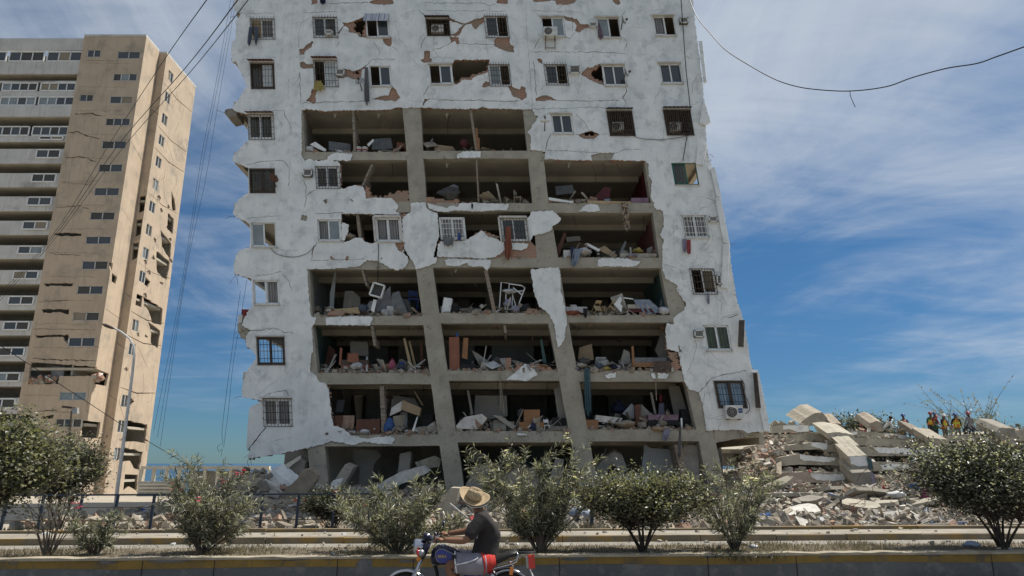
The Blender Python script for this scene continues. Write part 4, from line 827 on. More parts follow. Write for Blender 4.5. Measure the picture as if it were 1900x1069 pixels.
def cable(pts, r, label, cat='cable', group=None, n=5, m='black'):
    # smooth the points with a Catmull-Rom pass
    q = [Vector(p) for p in pts]; out = []
    for i in range(len(q) - 1):
        p0, p1, p2, p3 = q[max(i - 1, 0)], q[i], q[i + 1], q[min(i + 2, len(q) - 1)]
        for k in range(6):
            t = k / 6; out.append(.5 * ((2 * p1) + (p2 - p0) * t + (2 * p0 - 5 * p1 + 4 * p2 - p3) * t * t + (3 * p1 - p0 - 3 * p2 + p3) * t ** 3))
    out.append(q[-1]); return obj('cable', MB().tube(out, r, n), m, label=label, cat=cat, group=group)
def pxcable(px, ya, yb, r, label, **k):
    n = len(px) - 1; return cable([P(x, y, ya + (yb - ya) * i / n) for i, (x, y) in enumerate(px)], r, label, **k)
pxcable([(392, -12), (300, 118), (200, 272), (95, 440), (-30, 575)], 16, 60, .015, 'topmost black power line running down across the tan tower')
pxcable([(450, -12), (345, 125), (215, 275), (96, 444), (-30, 583)], 16, 60, .018, 'middle thick power line running down across the tan tower')
pxcable([(470, -12), (352, 135), (222, 282), (97, 449), (-30, 590)], 16, 60, .015, 'lowest black power line running down across the tan tower')
pxcable([(430, -10), (396, 180), (374, 290), (335, 540), (285, 800)], 42, 44, .01, 'dark cable dropping through the sky right of the tower, leftmost strand')
pxcable([(436, -10), (400, 180), (377, 300), (338, 540), (292, 812)], 42, 44, .01, 'dark cable dropping through the sky right of the tower, middle strand')
pxcable([(440, -10), (405, 190), (382, 330), (350, 480), (322, 660), (297, 830)], 42, 44, .01, 'thin cable dropping through the sky beside the white block, rightmost strand')
pxcable([(458, 520), (445, 600), (432, 680), (424, 760), (415, 830)], 40, 41, .01, 'thin cable hanging straight down from the white block')
pxcable([(446, 540), (432, 640), (420, 730), (412, 800), (413, 822), (404, 828), (406, 838), (412, 834), (410, 846)], 39, 39.4, .01, 'thin cable with a curled loose end hanging by the white block')
pxcable([(-20, 628), (60, 680), (160, 745), (260, 810), (348, 862)], 32, 42, .018, 'single slack wire slanting down past the lamp to the sea wall')
pxcable([(1276, -12), (1292, 30), (1322, 67), (1349, 95), (1393, 123), (1435, 146), (1472, 159), (1513, 166), (1577, 169), (1644, 161), (1693, 144), (1756, 127), (1812, 118), (1850, 105), (1920, 80)], 30, 17, .02, 'black cable sagging across the sky on the right')
pxcable([(1577, 168), (1578, 178), (1582, 188), (1587, 199)], 22.6, 22.6, .012, 'short wire end dangling from the sagging cable on the right')
pxcable([(1263, -10), (1268, 60), (1273, 130), (1281, 210), (1275, 250), (1267, 298)], D - .3, D - .25, .022, 'black drop cable down the right wing of the white block')
pxcable([(500, 458), (515, 472), (545, 477), (570, 470), (585, 455)], D - .1, D - .1, .012, 'loose wire looped across the wall under a left window of the white block')
pxcable([(702, 452), (702, 480), (701, 505), (700, 525)], D - .1, D - .1, .016, 'wire holding the dangling air conditioner frame')
pxcable([(1170, 250), (1190, 257), (1225, 259), (1262, 255), (1280, 250)], D - .1, D - .1, .012, 'wire strung between the two dark window cages on the right')
# ------------------------------------------------------------------ bushes and trees
leafmat('leaf_a', (.16, .162, .128), .3); leafmat('leaf_b', (.065, .068, .054), .28); leafmat('leaf_c', (.38, .375, .315), .3); leafmat('leaf_y', (.22, .215, .13), .3); leafmat('leaf_d', (.04, .046, .03), .2); leafmat('leaf_dry', (.20, .16, .095), .2)  # the palest leaf tone has glossy leaf glints painted in
mat('bark', (.17, .14, .11), (.10, .085, .065), 8, .95, .5, 30)
mat('bark_dark', (.07, .055, .042), (.045, .036, .03), 8, .95, .5, 30)
leafmat('petal_pink', (.55, .07, .16), .3); leafmat('petal_white', (.75, .68, .66), .3); leafmat('petal_red', (.50, .03, .04), .2)
def leaf(mb, p, d, up, l, w, mi, fold=.25):
    s = d.cross(up)
    if s.length < 1e-3: s = d.cross(Vector((1, 0, 0)))
    s.normalize(); nrm = s.cross(d).normalized(); m = p + d * (l * .48) - nrm * (l * .05)
    mb.v += [p, m + s * (w / 2) + nrm * (w * fold), p + d * l - nrm * (l * .12), m - s * (w / 2) + nrm * (w * fold)]
    o = len(mb.v) - 4; mb.f.append((o, o + 1, o + 2, o + 3)); mb.m.append(mi)
def flower(mb, p, r, rng, mi=0):
    for k in range(5):
        a = k * 1.2566 + rng.uniform(-.2, .2); d = Vector((math.cos(a), math.sin(a), rng.uniform(.0, .6))).normalized()
        leaf(mb, p, d, Vector((0, 0, 1)), r, r * .8, mi)
def bush(name, base, label, cat, h, w, nst, nbr, nlf, ll, lw, leaves, flw=None, nfl=0, seed=0, stem='bark', bare=.12, dep=None, shape=1.0, droop=.25, round_=False, top=0.55, fr=.045, lean=0, sr=1.0):
    rng = random.Random(seed); base = Vector(base); t = thing(name, label, cat, base, 'shrubs and small trees along the roadside' if False else None)
    sm = MB(); cm = MB(); tips = []; dep = dep or w * .6
    for s in range(nst):
        a = 2 * math.pi * s / nst + rng.uniform(-.4, .4); rr = rng.uniform(.15, 1) ** .6
        if round_: e = Vector((math.cos(a) * w * .26 * rr, math.sin(a) * dep * .26 * rr, h * rng.uniform(.38, .55)))
        else: e = Vector((math.cos(a) * w * .44 * rr, math.sin(a) * dep * .42 * rr, h * (rng.uniform(.60, .96) - .36 * rr ** 2 * shape)))
        e.x += lean * e.z
        b0 = base + Vector((math.cos(a) * .06 * rr, math.sin(a) * .06 * rr, 0)); r0 = rng.uniform(.012, .022) * (1.6 if round_ else 1) * sr
        mid = Vector((e.x * .36, e.y * .36, e.z * .55)) + Vector((rng.gauss(0, .04), rng.gauss(0, .04), 0))
        pts = []
        for k in range(7):
            u = k / 6; pts.append(b0 * 1 + (mid * (2 * u * (1 - u)) + e * (u * u)))
        sm.tube(pts, [r0 * (1 - .75 * k / 6) for k in range(7)], 5, cap=False)
        for b in range(nbr):
            u = rng.uniform(bare, 1) if not round_ else rng.uniform(.55, 1); i = min(int(u * 6), 5); p = pts[i].lerp(pts[i + 1], u * 6 - i)
            out_ = Vector((p.x - base.x, (p.y - base.y) * 1.0, 0)); out_ = out_.normalized() if out_.length > .01 else Vector((1, 0, 0))
            d = (out_ * rng.uniform(.1, 1) + Vector((rng.gauss(0, .55), rng.gauss(0, .55), rng.uniform(.35, 1.2)))).normalized()
            if round_:
                c = base + Vector((lean * h * .6, 0, h * .66)); q = Vector((rng.gauss(0, 1), rng.gauss(0, 1), rng.gauss(0, 1))).normalized() * rng.uniform(.45, 1) ** .5
                if q.z < -.1 and rng.random() < .5: q.z *= .4
                e2 = c + Vector((q.x * w / 2, q.y * dep / 2, q.z * h * .36)) * (1 + .55 * noise.noise(q * 2.6 + Vector((seed, 0, 0)))); d = (e2 - p); bl = d.length; d.normalize()
            else: bl = h * rng.uniform(.10, .26) * (rng.uniform(1.6, 2.3) if rng.random() < .14 else 1) * (1 + .5 * noise.noise(p * 1.8)); e2 = p + d * bl
            bp = [p, p.lerp(e2, .5) + Vector((0, 0, .03 * bl)), e2]; sm.tube(bp, [r0 * .35, r0 * .25, .003], 4, cap=False)
            for k in range(nlf):
                v = rng.uniform(.15, 1.02) if not round_ else rng.uniform(.55, 1.05); q = bp[0].lerp(bp[2], v)
                if round_: q = q + Vector((rng.gauss(0, .055), rng.gauss(0, .055), rng.gauss(0, .05))) * (w / 1.6)
                if round_: ld = (d * rng.uniform(.1, 1.0) + Vector((rng.gauss(0, .75), rng.gauss(0, .75), rng.gauss(.1, .55)))).normalized(); ld.z -= droop * rng.random(); ld.normalize()
                else:                            # whorls pointing up and out along the shoot
                    rv = Vector((rng.gauss(0, 1), rng.gauss(0, 1), rng.gauss(0, 1))); rv = (rv - d * rv.dot(d)).normalized(); ld = (d * rng.uniform(.35, 1.1) + rv * rng.uniform(.5, 1.0)).normalized(); ld.z -= .22 * rng.random(); ld.normalize()
                r_ = rng.random(); mi = 0 if r_ < .42 else (1 if r_ < .72 else 2)
                leaf(cm, q, ld, Vector((rng.gauss(0, .5), rng.gauss(0, .5), 1)), ll * rng.uniform(.6, 1.15), lw * rng.uniform(.75, 1.2), mi)
            tips.append(e2)
    obj('stems', sm, stem, t); obj('foliage', cm, leaves, t)
    if flw:
        fm = MB(); tips.sort(key=lambda p: -p.z); up = tips[:max(4, int(len(tips) * top))]
        for k in range(nfl):
            p = rng.choice(up)
            for j in range(rng.randint(2, 5)): flower(fm, p + Vector((rng.gauss(0, .03), rng.gauss(0, .03), rng.gauss(.02, .03))), fr * rng.uniform(.8, 1.2), rng)
        obj('flowers', fm, flw, t, kind='stuff')
    return t
def mz(px, yb=13.2): p = P(px, 1000, yb); return (p.x, SY(12.95, p.x), .455)
OL = ['leaf_a', 'leaf_b', 'leaf_c']
def hpx(a, b, Y=13.0): return (b - a) * Y / FPX * .965
bush('oleander_shrub', mz(400), 'oleander with deep pink flowers beside the blue fence', 'shrub', hpx(855, 1018), 2.15, 22, 10, 27, .15, .021, OL, 'petal_pink', 7, 1)
bush('oleander_shrub', mz(745), 'pale flowerless oleander directly ahead of the motorcyclist', 'shrub', hpx(876, 1015), 2.75, 24, 10, 27, .15, .022, OL, 'petal_white', 3, 2)
bush('oleander_shrub', mz(1000), 'biggest oleander, dotted with white flowers, behind the motorcycle', 'shrub', hpx(818, 1015), 2.7, 27, 11, 28, .155, .022, OL, 'petal_white', 20, 3, shape=.9)
bush('oleander_shrub', mz(1360), 'loose oleander on the median below the right corner of the white block', 'shrub', hpx(838, 1018), 2.4, 17, 8, 23, .15, .021, OL, 'petal_white', 5, 4)
bush('oleander_shrub', mz(216), 'low young oleander at the foot of the street lamp', 'shrub', hpx(935, 1016), 1.05, 14, 7, 24, .12, .016, OL, None, 0, 5)
bush('bare_shrub', mz(138), 'half bare grey stemmed shrub beside the big left tree', 'shrub', hpx(880, 1025), .75, 12, 5, 8, .10, .014, OL, 'petal_pink', 1, 6, bare=.5)
bush('round_shrub', mz(1190), 'round broad-leaved shrub between the white oleander and the loose one', 'shrub', hpx(874, 1020), 2.6, 8, 62, 26, .07, .04, ['leaf_y', 'leaf_d', 'leaf_a'], None, 0, 7, stem='bark_dark', round_=True)
bush('small_tree', mz(1876), 'dark leafy small tree at the right edge of the median', 'tree', hpx(818, 1018), 2.85, 9, 80, 26, .075, .046, ['leaf_d', 'leaf_b', 'leaf_c'], 'petal_red', 1, 8, stem='bark_dark', round_=True, lean=-.12)
p_ = P(8, 1010, 13.2)
bush('leafy_tree', (p_.x - .35, SY(12.95, p_.x), .455), 'broad yellow-green tree cut by the left edge of the picture', 'tree', hpx(768, 1010), 3.5, 9, 110, 34, .085, .052, ['leaf_y', 'leaf_d', 'leaf_a'], 'petal_pink', 1, 9, stem='bark_dark', round_=True)
p_ = P(98, 930, 21.5)
bush('dark_tree', (p_.x, 22.0, .05), 'dark feathery tree between the left tree and the tan tower', 'tree', hpx(818, 985, 21.8), 2.7, 7, 52, 24, .12, .05, ['leaf_d', 'leaf_b', 'leaf_a'], None, 0, 10, stem='bark_dark', round_=True)
p_ = P(612, 960, 20.6)
bush('hibiscus_shrub', (p_.x, SY(21.3, p_.x), .02), 'dark green hibiscus with red flowers behind the fence', 'shrub', hpx(905, 985, 20.9), 2.3, 8, 46, 20, .085, .055, ['leaf_d', 'leaf_b', 'leaf_a'], 'petal_red', 7, 11, stem='bark_dark', round_=True, top=.9, fr=.06)
p_ = P(1440, 960, 21)
bush('oleander_shrub', (P(1395, 960, 20.8).x, 21.6, .02), 'grey-green oleander at the foot of the rubble beyond the pavement', 'shrub', hpx(850, 985, 21), 1.9, 11, 7, 22, .15, .021, OL, 'petal_white', 4, 12)
# bushes on the crest behind the rubble
bush('crest_bush', (P(1600, 800, 50).x, 50, 1.4), 'dark bush on the skyline behind the flattened slabs', 'shrub', 4.1, 6.0, 7, 60, 16, .26, .12, ['leaf_d', 'leaf_b', 'leaf_a'], None, 0, 13, stem='bark_dark', round_=True)
bush('crest_tree', (P(1785, 800, 52).x, 52, .6), 'sparse bare-topped tree rising behind the rescue workers', 'tree', 7.4, 5.2, 9, 16, 10, .26, .09, ['leaf_dry', 'leaf_a', 'leaf_y'], None, 0, 14, bare=.35, sr=3.0)
bush('crest_bush', (P(1835, 800, 51).x, 51, .8), 'yellowish bush on the skyline right of the rescue workers', 'shrub', 4.5, 3.6, 7, 40, 14, .22, .1, ['leaf_y', 'leaf_a', 'leaf_dry'], None, 0, 15, stem='bark_dark', round_=True)
bush('crest_bush', (P(1900, 800, 50).x, 50, 1.0), 'low dark bush at the right end of the skyline', 'shrub', 3.9, 3.0, 6, 34, 12, .22, .1, ['leaf_d', 'leaf_b', 'leaf_a'], None, 0, 16, stem='bark_dark', round_=True)
# dry grass and weeds on the median: nobody could count the blades
mb = MB(); rng = random.Random(21)
for i in range(15000):
    x = rng.uniform(-11.5, 12); c = noise.noise(Vector((x * .7, 3, 0))) + .25
    if rng.random() > .45 + c: continue
    y = SY(rng.uniform(12.42, 13.85), x); l = rng.uniform(.03, .11) * (1.6 if c > .45 else 1); d = Vector((rng.gauss(0, .5), rng.gauss(0, .5), 1)).normalized()
    leaf(mb, Vector((x, y, .455)), d, Vector((0, 1, 0)), l, .008, 0 if rng.random() < .7 else 1)
for cx, n in ((3.75, 260), (4.4, 120), (-.2, 60)):       # tufts hanging over the wall
    for i in range(n):
        x = cx + rng.gauss(0, .22); d = Vector((rng.gauss(0, .5), -rng.uniform(.4, 1), rng.uniform(-.9, .7))).normalized()
        leaf(mb, Vector((x, SY(12.3, x) + rng.uniform(-.08, .1), .5)), d, Vector((0, 0, 1)), rng.uniform(.1, .24), .012, 1)
obj('dry_grass', mb, ['leaf_dry', 'leaf_b'], label='dry straw coloured grass and weeds on the median', cat='grass', kind='stuff')
mb = MB()
for i in range(2600):                            # thin weeds along the far kerb
    x = rng.uniform(-16, 3); y = SY(20.6 + abs(rng.gauss(0, .15)), x); d = Vector((rng.gauss(0, .6), rng.gauss(0, .5), 1)).normalized()
    leaf(mb, Vector((x, y, .0)), d, Vector((0, 1, 0)), rng.uniform(.15, .4), .02, 0 if rng.random() < .35 else 1)
obj('verge_weeds', mb, ['leaf_dry', 'leaf_b'], label='low weeds along the foot of the blue fence', cat='grass', kind='stuff')
# ------------------------------------------------------------------ the flattened building on the right and loose debris
RUB = ['rub_grey', 'rub_pale', 'dust', 'brick_bit', 'rub_white', 'concrete_dark', 'tan', 'sky_cloth', 'red', 'bluebag', 'white_cloth']
mat('dust', (.36, .315, .25), (.26, .225, .18), 3, .98, .5, 20)
mat('rub_grey', (.25, .22, .18), (.16, .142, .118), 6, .95, .6, 25); mat('rub_pale', (.36, .325, .265), (.25, .225, .185), 5, .95, .5, 25); mat('rub_white', (.52, .50, .46), (.38, .36, .325), 5, .95, .5, 25)
mat('brick_bit', (.27, .17, .125), (.32, .225, .17), 5, .95, .4, 20)
def rubmi(r):
    x = r.random(); return 0 if x < .27 else 1 if x < .46 else 2 if x < .66 else 3 if x < .78 else 4 if x < .86 else 5 if x < .95 else 6 if x < .975 else r.choice((7, 8, 9, 10, 10))
cb = thing('collapsed_building', 'flattened apartment block, its floors stacked like pancakes on the right', 'building', (P(1640, 900, 34).x, 36, 0))
YS = 33.0
def slab(px, Y, dep, m='concrete', seed=0, name='fallen_floor', tilt=0.0):
    mb = MB(); pts = [P(x, y, Y) for x, y in jag(px, 7, .55, seed)]
    d = Vector((0, dep, tilt)); n = len(pts); mb.prism(pts, d); return obj(name, mb, m, cb)
def c1(l): return [(1300 + x / 3.063, 720 + y / 3.063) for x, y in l]
SL = [([(405, 218), (470, 208), (615, 210), (622, 250), (520, 252), (408, 256)], 37.5, 7, .5), ([(480, 262), (735, 258), (742, 302), (600, 304), (482, 306)], 36.5, 8, .5), ([(830, 238), (1000, 252), (1172, 266), (1168, 292), (1000, 284), (832, 274)], 38, 7, .4),
      ([(878, 280), (1100, 290), (1292, 300), (1290, 342), (1080, 334), (880, 326)], 37, 8, .3), ([(470, 328), (640, 308), (690, 312), (800, 340), (822, 352), (818, 368), (700, 362), (690, 348), (600, 350), (474, 358)], 35.2, 6, .3),
      ([(900, 336), (980, 334), (1345, 345), (1335, 392), (1150, 386), (915, 388)], 36, 8, .3), ([(404, 402), (560, 374), (640, 386), (770, 394), (838, 396), (836, 442), (700, 438), (580, 436), (412, 444)], 34.4, 7, .3),
      ([(975, 418), (1240, 426), (1380, 436), (1360, 474), (1180, 470), (985, 472)], 35, 8, .3), ([(436, 482), (600, 476), (850, 480), (885, 545), (730, 542), (600, 538), (440, 518)], 33.6, 6, .2), ([(1000, 500), (1262, 510), (1255, 562), (1130, 570), (1015, 566)], 34.2, 7, .2),
      ([(225, 348), (360, 312), (485, 288), (486, 324), (380, 350), (230, 374)], 36.2, 5, .4), ([(300, 286), (405, 262), (480, 258), (480, 282), (400, 296), (296, 310)], 38, 5, .4), ([(350, 368), (470, 340), (470, 380), (360, 398)], 34.8, 4, .3),
      ([(1390, 272), (1560, 274), (1705, 280), (1704, 312), (1540, 310), (1395, 300)], 38.2, 7, .2), ([(1400, 320), (1760, 330), (1760, 372), (1410, 362)], 37, 7, .2), ([(1400, 400), (1838, 410), (1838, 450), (1400, 440)], 36, 7, .2), ([(1380, 490), (1838, 500), (1838, 545), (1380, 530)], 35, 7, .2),
      ([(1700, 255), (1838, 235), (1900, 240), (1900, 300), (1710, 300)], 40, 6, .2), ([(540, 588), (600, 580), (720, 600), (820, 650), (800, 672), (640, 640), (545, 612)], 31.0, 2.2, 1.2), ([(630, 660), (700, 655), (800, 690), (780, 735), (650, 705)], 29.5, 1.0, .5),
      ([(215, 572), (380, 560), (395, 610), (300, 632), (225, 636)], 31, 2.5, .2), ([(900, 670), (1010, 680), (1020, 740), (900, 735)], 28, .8, .3)]
for i, (l, Y, dep, tl) in enumerate(SL): slab(c1(l), Y, dep, 'concrete' if i != 18 else 'inner_pink', 500 + i, tilt=tl * .3)
for i, (l, Y) in enumerate([([(470, 212), (610, 213), (616, 246), (560, 252), (500, 232), (470, 236)], 37.5), ([(690, 312), (720, 316), (716, 350), (690, 350), (630, 330), (632, 312)], 35.2), ([(565, 378), (640, 390), (768, 398), (760, 414), (700, 422), (640, 416), (590, 414), (566, 402)], 34.4),
      ([(625, 484), (700, 492), (832, 488), (820, 520), (740, 528), (660, 524), (630, 506)], 33.6), ([(984, 338), (1340, 350), (1332, 376), (1200, 378), (1100, 372), (1010, 366)], 36), ([(1020, 440), (1080, 430), (1200, 440), (1220, 452), (1140, 452), (1100, 462), (1040, 464)], 35), ([(1048, 262), (1168, 268), (1166, 288), (1050, 282)], 38), ([(855, 248), (890, 250), (888, 264), (860, 264)], 38)]):
    obj('render_patch', sheet(MB(), [jag(c1(l), 4, .8, 600 + i)], [], conv(Y - .03), (0, .028, 0)), 'plaster', cb)
def block(l, Y, dep, m='concrete', seed=0, name='broken_column', dz=0.6):
    pts = [P(x, y, Y) for x, y in jag(c1(l), 5, .8, seed)]; return obj(name, MB().prism(pts, (0, dep, dz)), m, cb)
block([(718, 256), (790, 250), (872, 268), (905, 330), (800, 322), (740, 300)], 35.0, 1.6, 'concrete', 1); block([(800, 330), (900, 325), (925, 372), (830, 376)], 34, 1.2, 'concrete', 2); block([(838, 388), (945, 384), (978, 470), (935, 486), (868, 480)], 33, 1.2, 'concrete', 3)
block([(862, 484), (968, 476), (978, 560), (960, 610), (900, 606), (870, 540)], 32.6, 1.2, 'concrete_dark', 4); block([(560, 202), (600, 170), (648, 142), (690, 138), (716, 168), (742, 212), (690, 218), (640, 214), (600, 212)], 38, 1.8, 'rub_pale', 5, 'broken_slab')
block([(740, 200), (800, 204), (818, 226), (790, 236), (742, 222)], 37.6, 1, 'tan', 6, 'broken_slab'); block([(1296, 284), (1400, 292), (1428, 340), (1396, 352), (1310, 332)], 35.8, 1.4, 'rub_pale', 7, 'broken_slab'); block([(1200, 236), (1290, 262), (1276, 300), (1205, 272)], 37.2, 1.3, 'rub_grey', 8, 'broken_slab')
block([(950, 232), (962, 200), (1000, 186), (1030, 196), (1040, 246), (980, 250)], 38.4, 1.3, 'dust', 9, 'broken_slab'); block([(1680, 250), (1700, 226), (1780, 230), (1800, 280), (1700, 290)], 37.8, 1.6, 'concrete_dark', 10, 'broken_slab')
obj('plaster_face', sheet(MB(), [jag(c1([(846, 392), (938, 388), (956, 440), (900, 446), (856, 432)]), 4, .6, 7)], [], conv(32.97), (0, .02, 0)), 'plaster', cb)
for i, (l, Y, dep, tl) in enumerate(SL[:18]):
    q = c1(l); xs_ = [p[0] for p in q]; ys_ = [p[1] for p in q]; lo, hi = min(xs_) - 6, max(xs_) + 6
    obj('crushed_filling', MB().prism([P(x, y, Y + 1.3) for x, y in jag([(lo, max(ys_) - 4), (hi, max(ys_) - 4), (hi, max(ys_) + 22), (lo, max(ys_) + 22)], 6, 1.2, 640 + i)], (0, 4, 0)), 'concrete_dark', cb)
# mound under and in front of the slabs
RX = [(1300, 34.5, 26), (1330, 33, 24)]
def mound(x, y):                                 # height of the debris slope over the ground
    xa = P(1318, 900, 31).x
    u = (x - xa) / 3.0; u = max(0, min(1, u)); fr = max(0, min(1, (y - 23.2) / 9.5)); fr = fr * fr * (3 - 2 * fr)
    return u * fr * .85 + .22 * noise.noise(Vector((x * .55, y * .55, 0))) * u * min(1, fr * 4 + .25) + .05
mb = MB(); nx_, ny_ = 60, 34; x0, x1, y0, y1 = P(1318, 900, 31).x, 34, 22.6, 47
for j in range(ny_ + 1):
    for i in range(nx_ + 1):
        x = x0 + (x1 - x0) * i / nx_; y = y0 + (y1 - y0) * j / ny_
        yy = min(y, 34); z = mound(x, yy) if j else -.02
        if y > 38: z = mound(x, 34) + (y - 38) * .08
        mb.v.append(Vector((x, y, z)))
for j in range(ny_):
    for i in range(nx_): k = j * (nx_ + 1) + i; mb.f.append((k, k + 1, k + nx_ + 2, k + nx_ + 1)); mb.m.append(0)
obj('rubble_mound', mb, 'dust', label='grey dusty mound of crushed debris under the flattened slabs', cat='rubble', kind='stuff')
rng = random.Random(31); mb = MB()
def scat(n, fx, fy, zf_, s0, s1, m=rubmi):
    for i in range(n):
        x = fx(); y = fy(); s = s0 + (s1 - s0) * rng.random() ** 5.5
        q = rng.random(); zz_ = zf_(x, y)
        if q < .16: l = s * rng.uniform(1.2, 3.2); mb.chunk((x, y, zz_ + s * .3), (l, s * .18, s * .10), rng, rng.choice((0, 1, 2, 6, 5, 4)), Matrix.Rotation(rng.uniform(0, 3.14), 3, 'Z') @ Matrix.Rotation(rng.gauss(0, .45), 3, 'Y'), .15)
        elif q < .40: l = s * rng.uniform(.9, 1.7); mb.chunk((x, y, zz_ + s * .2), (l, l * rng.uniform(.5, 1), s * .09), rng, rng.choice((1, 4, 4, 2, 0, 10, 6)), Matrix.Rotation(rng.uniform(0, 3.14), 3, 'Z') @ Matrix.Rotation(rng.gauss(0, .5), 3, 'X') @ Matrix.Rotation(rng.gauss(0, .4), 3, 'Y'), .35)
        else: mb.chunk((x, y, zz_ + s * .18), (s, s * rng.uniform(.4, 1), s * rng.uniform(.12, .6)), rng, m(rng))
scat(21000, lambda: rng.uniform(10.2, 26), lambda: 22.6 + 9.9 * rng.random() ** .8, mound, .035, .40)
scat(2500, lambda: rng.uniform(9.5, 22), lambda: rng.uniform(21.6, 25.5), mound, .03, .2)
# crushed filling between the stacked floors and on their tops
for i in range(1500):
    l, Y, dep, tl = rng.choice(SL[:18]); q = c1(l); xs_ = [p[0] for p in q]; ys_ = [p[1] for p in q]; x = rng.uniform(min(xs_), max(xs_)); top = rng.random() < .4
    y = (min(ys_) - rng.uniform(-3, 2)) if top else max(ys_) + rng.uniform(0, 9); s = .05 + .34 * rng.random() ** 4
    mb.chunk(P(x, y, Y + rng.uniform(.0, .8)), (s, s * .8, s * rng.uniform(.2, .6)), rng, rubmi(rng))
for i in range(900):                             # brick spill beside the standing block
    t_ = rng.random(); x, y = 1336 + 110 * t_ + rng.gauss(0, 8), 900 - 96 * t_ + abs(rng.gauss(0, 26)); s = .06 + .32 * rng.random() ** 3
    mb.chunk(P(x, y, 36.5 - 4 * (y - 800) / 100), (s, s * .8, s * .5), rng, rng.choice((1, 3, 3, 2, 0, 4)))
obj('rubble', mb, RUB, label='loose broken concrete, brick and household litter over the collapsed building', cat='rubble', kind='stuff')
rs = random.Random(71)
for i, (px_, py_) in enumerate([(1470, 925), (1500, 945), (1545, 918), (1575, 940), (1610, 930), (1640, 948), (1680, 935), (1720, 950), (1520, 902), (1440, 905), (1600, 955), (1490, 960)]):   # larger broken plates lying in the debris
    Yq = 31.5 - (py_ - 900) * .09; c_ = P(px_, py_, Yq); c_.z = mound(c_.x, Yq) + .12; R = Matrix.Rotation(rs.uniform(-.8, .8), 3, 'Z') @ Matrix.Rotation(rs.gauss(0, .28), 3, 'X') @ Matrix.Rotation(rs.gauss(0, .25), 3, 'Y')
    w_, d_ = rs.uniform(.8, 1.9), rs.uniform(.5, 1.2); loop = [c_ + R @ Vector((w_ / 2 * math.copysign(abs(math.cos(a)) ** .6, math.cos(a)) * rs.uniform(.8, 1.1), d_ / 2 * math.copysign(abs(math.sin(a)) ** .6, math.sin(a)) * rs.uniform(.8, 1.1), 0)) for a in np.linspace(0, 6.28, 13)[:-1]]
    obj('broken_plate', MB().prism(loop, R @ Vector((0, 0, .14))), rs.choice(['concrete', 'concrete', 'concrete_dark', 'plaster_edge']), cb)
mb = MB()                                        # twisted bars in the debris
for i in range(60):
    x = rs.uniform(10.5, 23); y = rs.uniform(24, 33); p = Vector((x, y, mound(x, min(y, 33)) + .05)); pts = [p]
    for k in range(4): p = p + Vector((rs.gauss(0, .22), rs.gauss(0, .15), rs.gauss(.08, .14))); pts.append(p)
    mb.tube(pts, .012, 4)
obj('twisted_bars', mb, 'rust', label='twisted reinforcing bars sticking out of the rubble', cat='rubble', kind='stuff')
# spill slope body (keeps the brick spill from floating)
mb = MB(); N_ = 14
for j in range(N_ + 1):
    for i in range(N_ + 1):
        u, v = i / N_, j / N_; x, y = 1338 + 112 * u, 905 - (100 * u) + 75 * (1 - v) * 1.0 * (0.35 + u * .65)
        p = P(x, min(y, 930), 33 + 4.2 * v); p.z += .12 * noise.noise(p * .9); mb.v.append(p)
for j in range(N_):
    for i in range(N_): k = j * (N_ + 1) + i; mb.f.append((k, k + 1, k + N_ + 2, k + N_ + 1)); mb.m.append(0)
obj('brick_spill', mb, 'dust', label='slope of broken brick between the leaning block and the slabs', cat='rubble', kind='stuff')
# debris heaped at the foot of the leaning block
mb = MB(); rng = random.Random(33)
def foot(x, y): return .05 + 1.05 * math.exp(-((x + 10.9) / 1.7) ** 2 - ((y - 30.4) / 1.3) ** 2) + .5 * math.exp(-((y - 31.5) / 1.2) ** 2) * (x > -9.5) + max(0, 1 - abs(y - 29.5) / 3.2) * (.55 + .5 * noise.noise(Vector((x * .4, y * .4, 4)))) * (1.0 if x > -13 else max(0, (x + 15) / 2))
for i in range(12000):
    x = rng.uniform(-15.5, 11.5); y = 26.6 + 7.5 * rng.random() if rng.random() < .55 else 21.4 + 6 * rng.random() ** .6; s = .035 + .42 * rng.random() ** 5
    mb.chunk((x, y, foot(x, y) + s * .15), (s, s * rng.uniform(.4, 1), s * rng.uniform(.12, .6)), rng, rubmi(rng))
obj('rubble', mb, RUB, label='heap of broken wall and litter at the foot of the leaning block', cat='rubble', kind='stuff')
mb = MB(); nx_, ny_ = 50, 16
for j in range(ny_ + 1):
    for i in range(nx_ + 1):
        x = -14.5 + 26 * i / nx_; y = 26.2 + 8 * j / ny_; mb.v.append(Vector((x, y, foot(x, y) - .04 if 0 < j < ny_ else -.05)))
for j in range(ny_):
    for i in range(nx_): k = j * (nx_ + 1) + i; mb.f.append((k, k + 1, k + nx_ + 2, k + nx_ + 1)); mb.m.append(0)
obj('debris_bed', mb, 'dust', label='dusty bed of debris under the front of the leaning block', cat='rubble', kind='stuff')
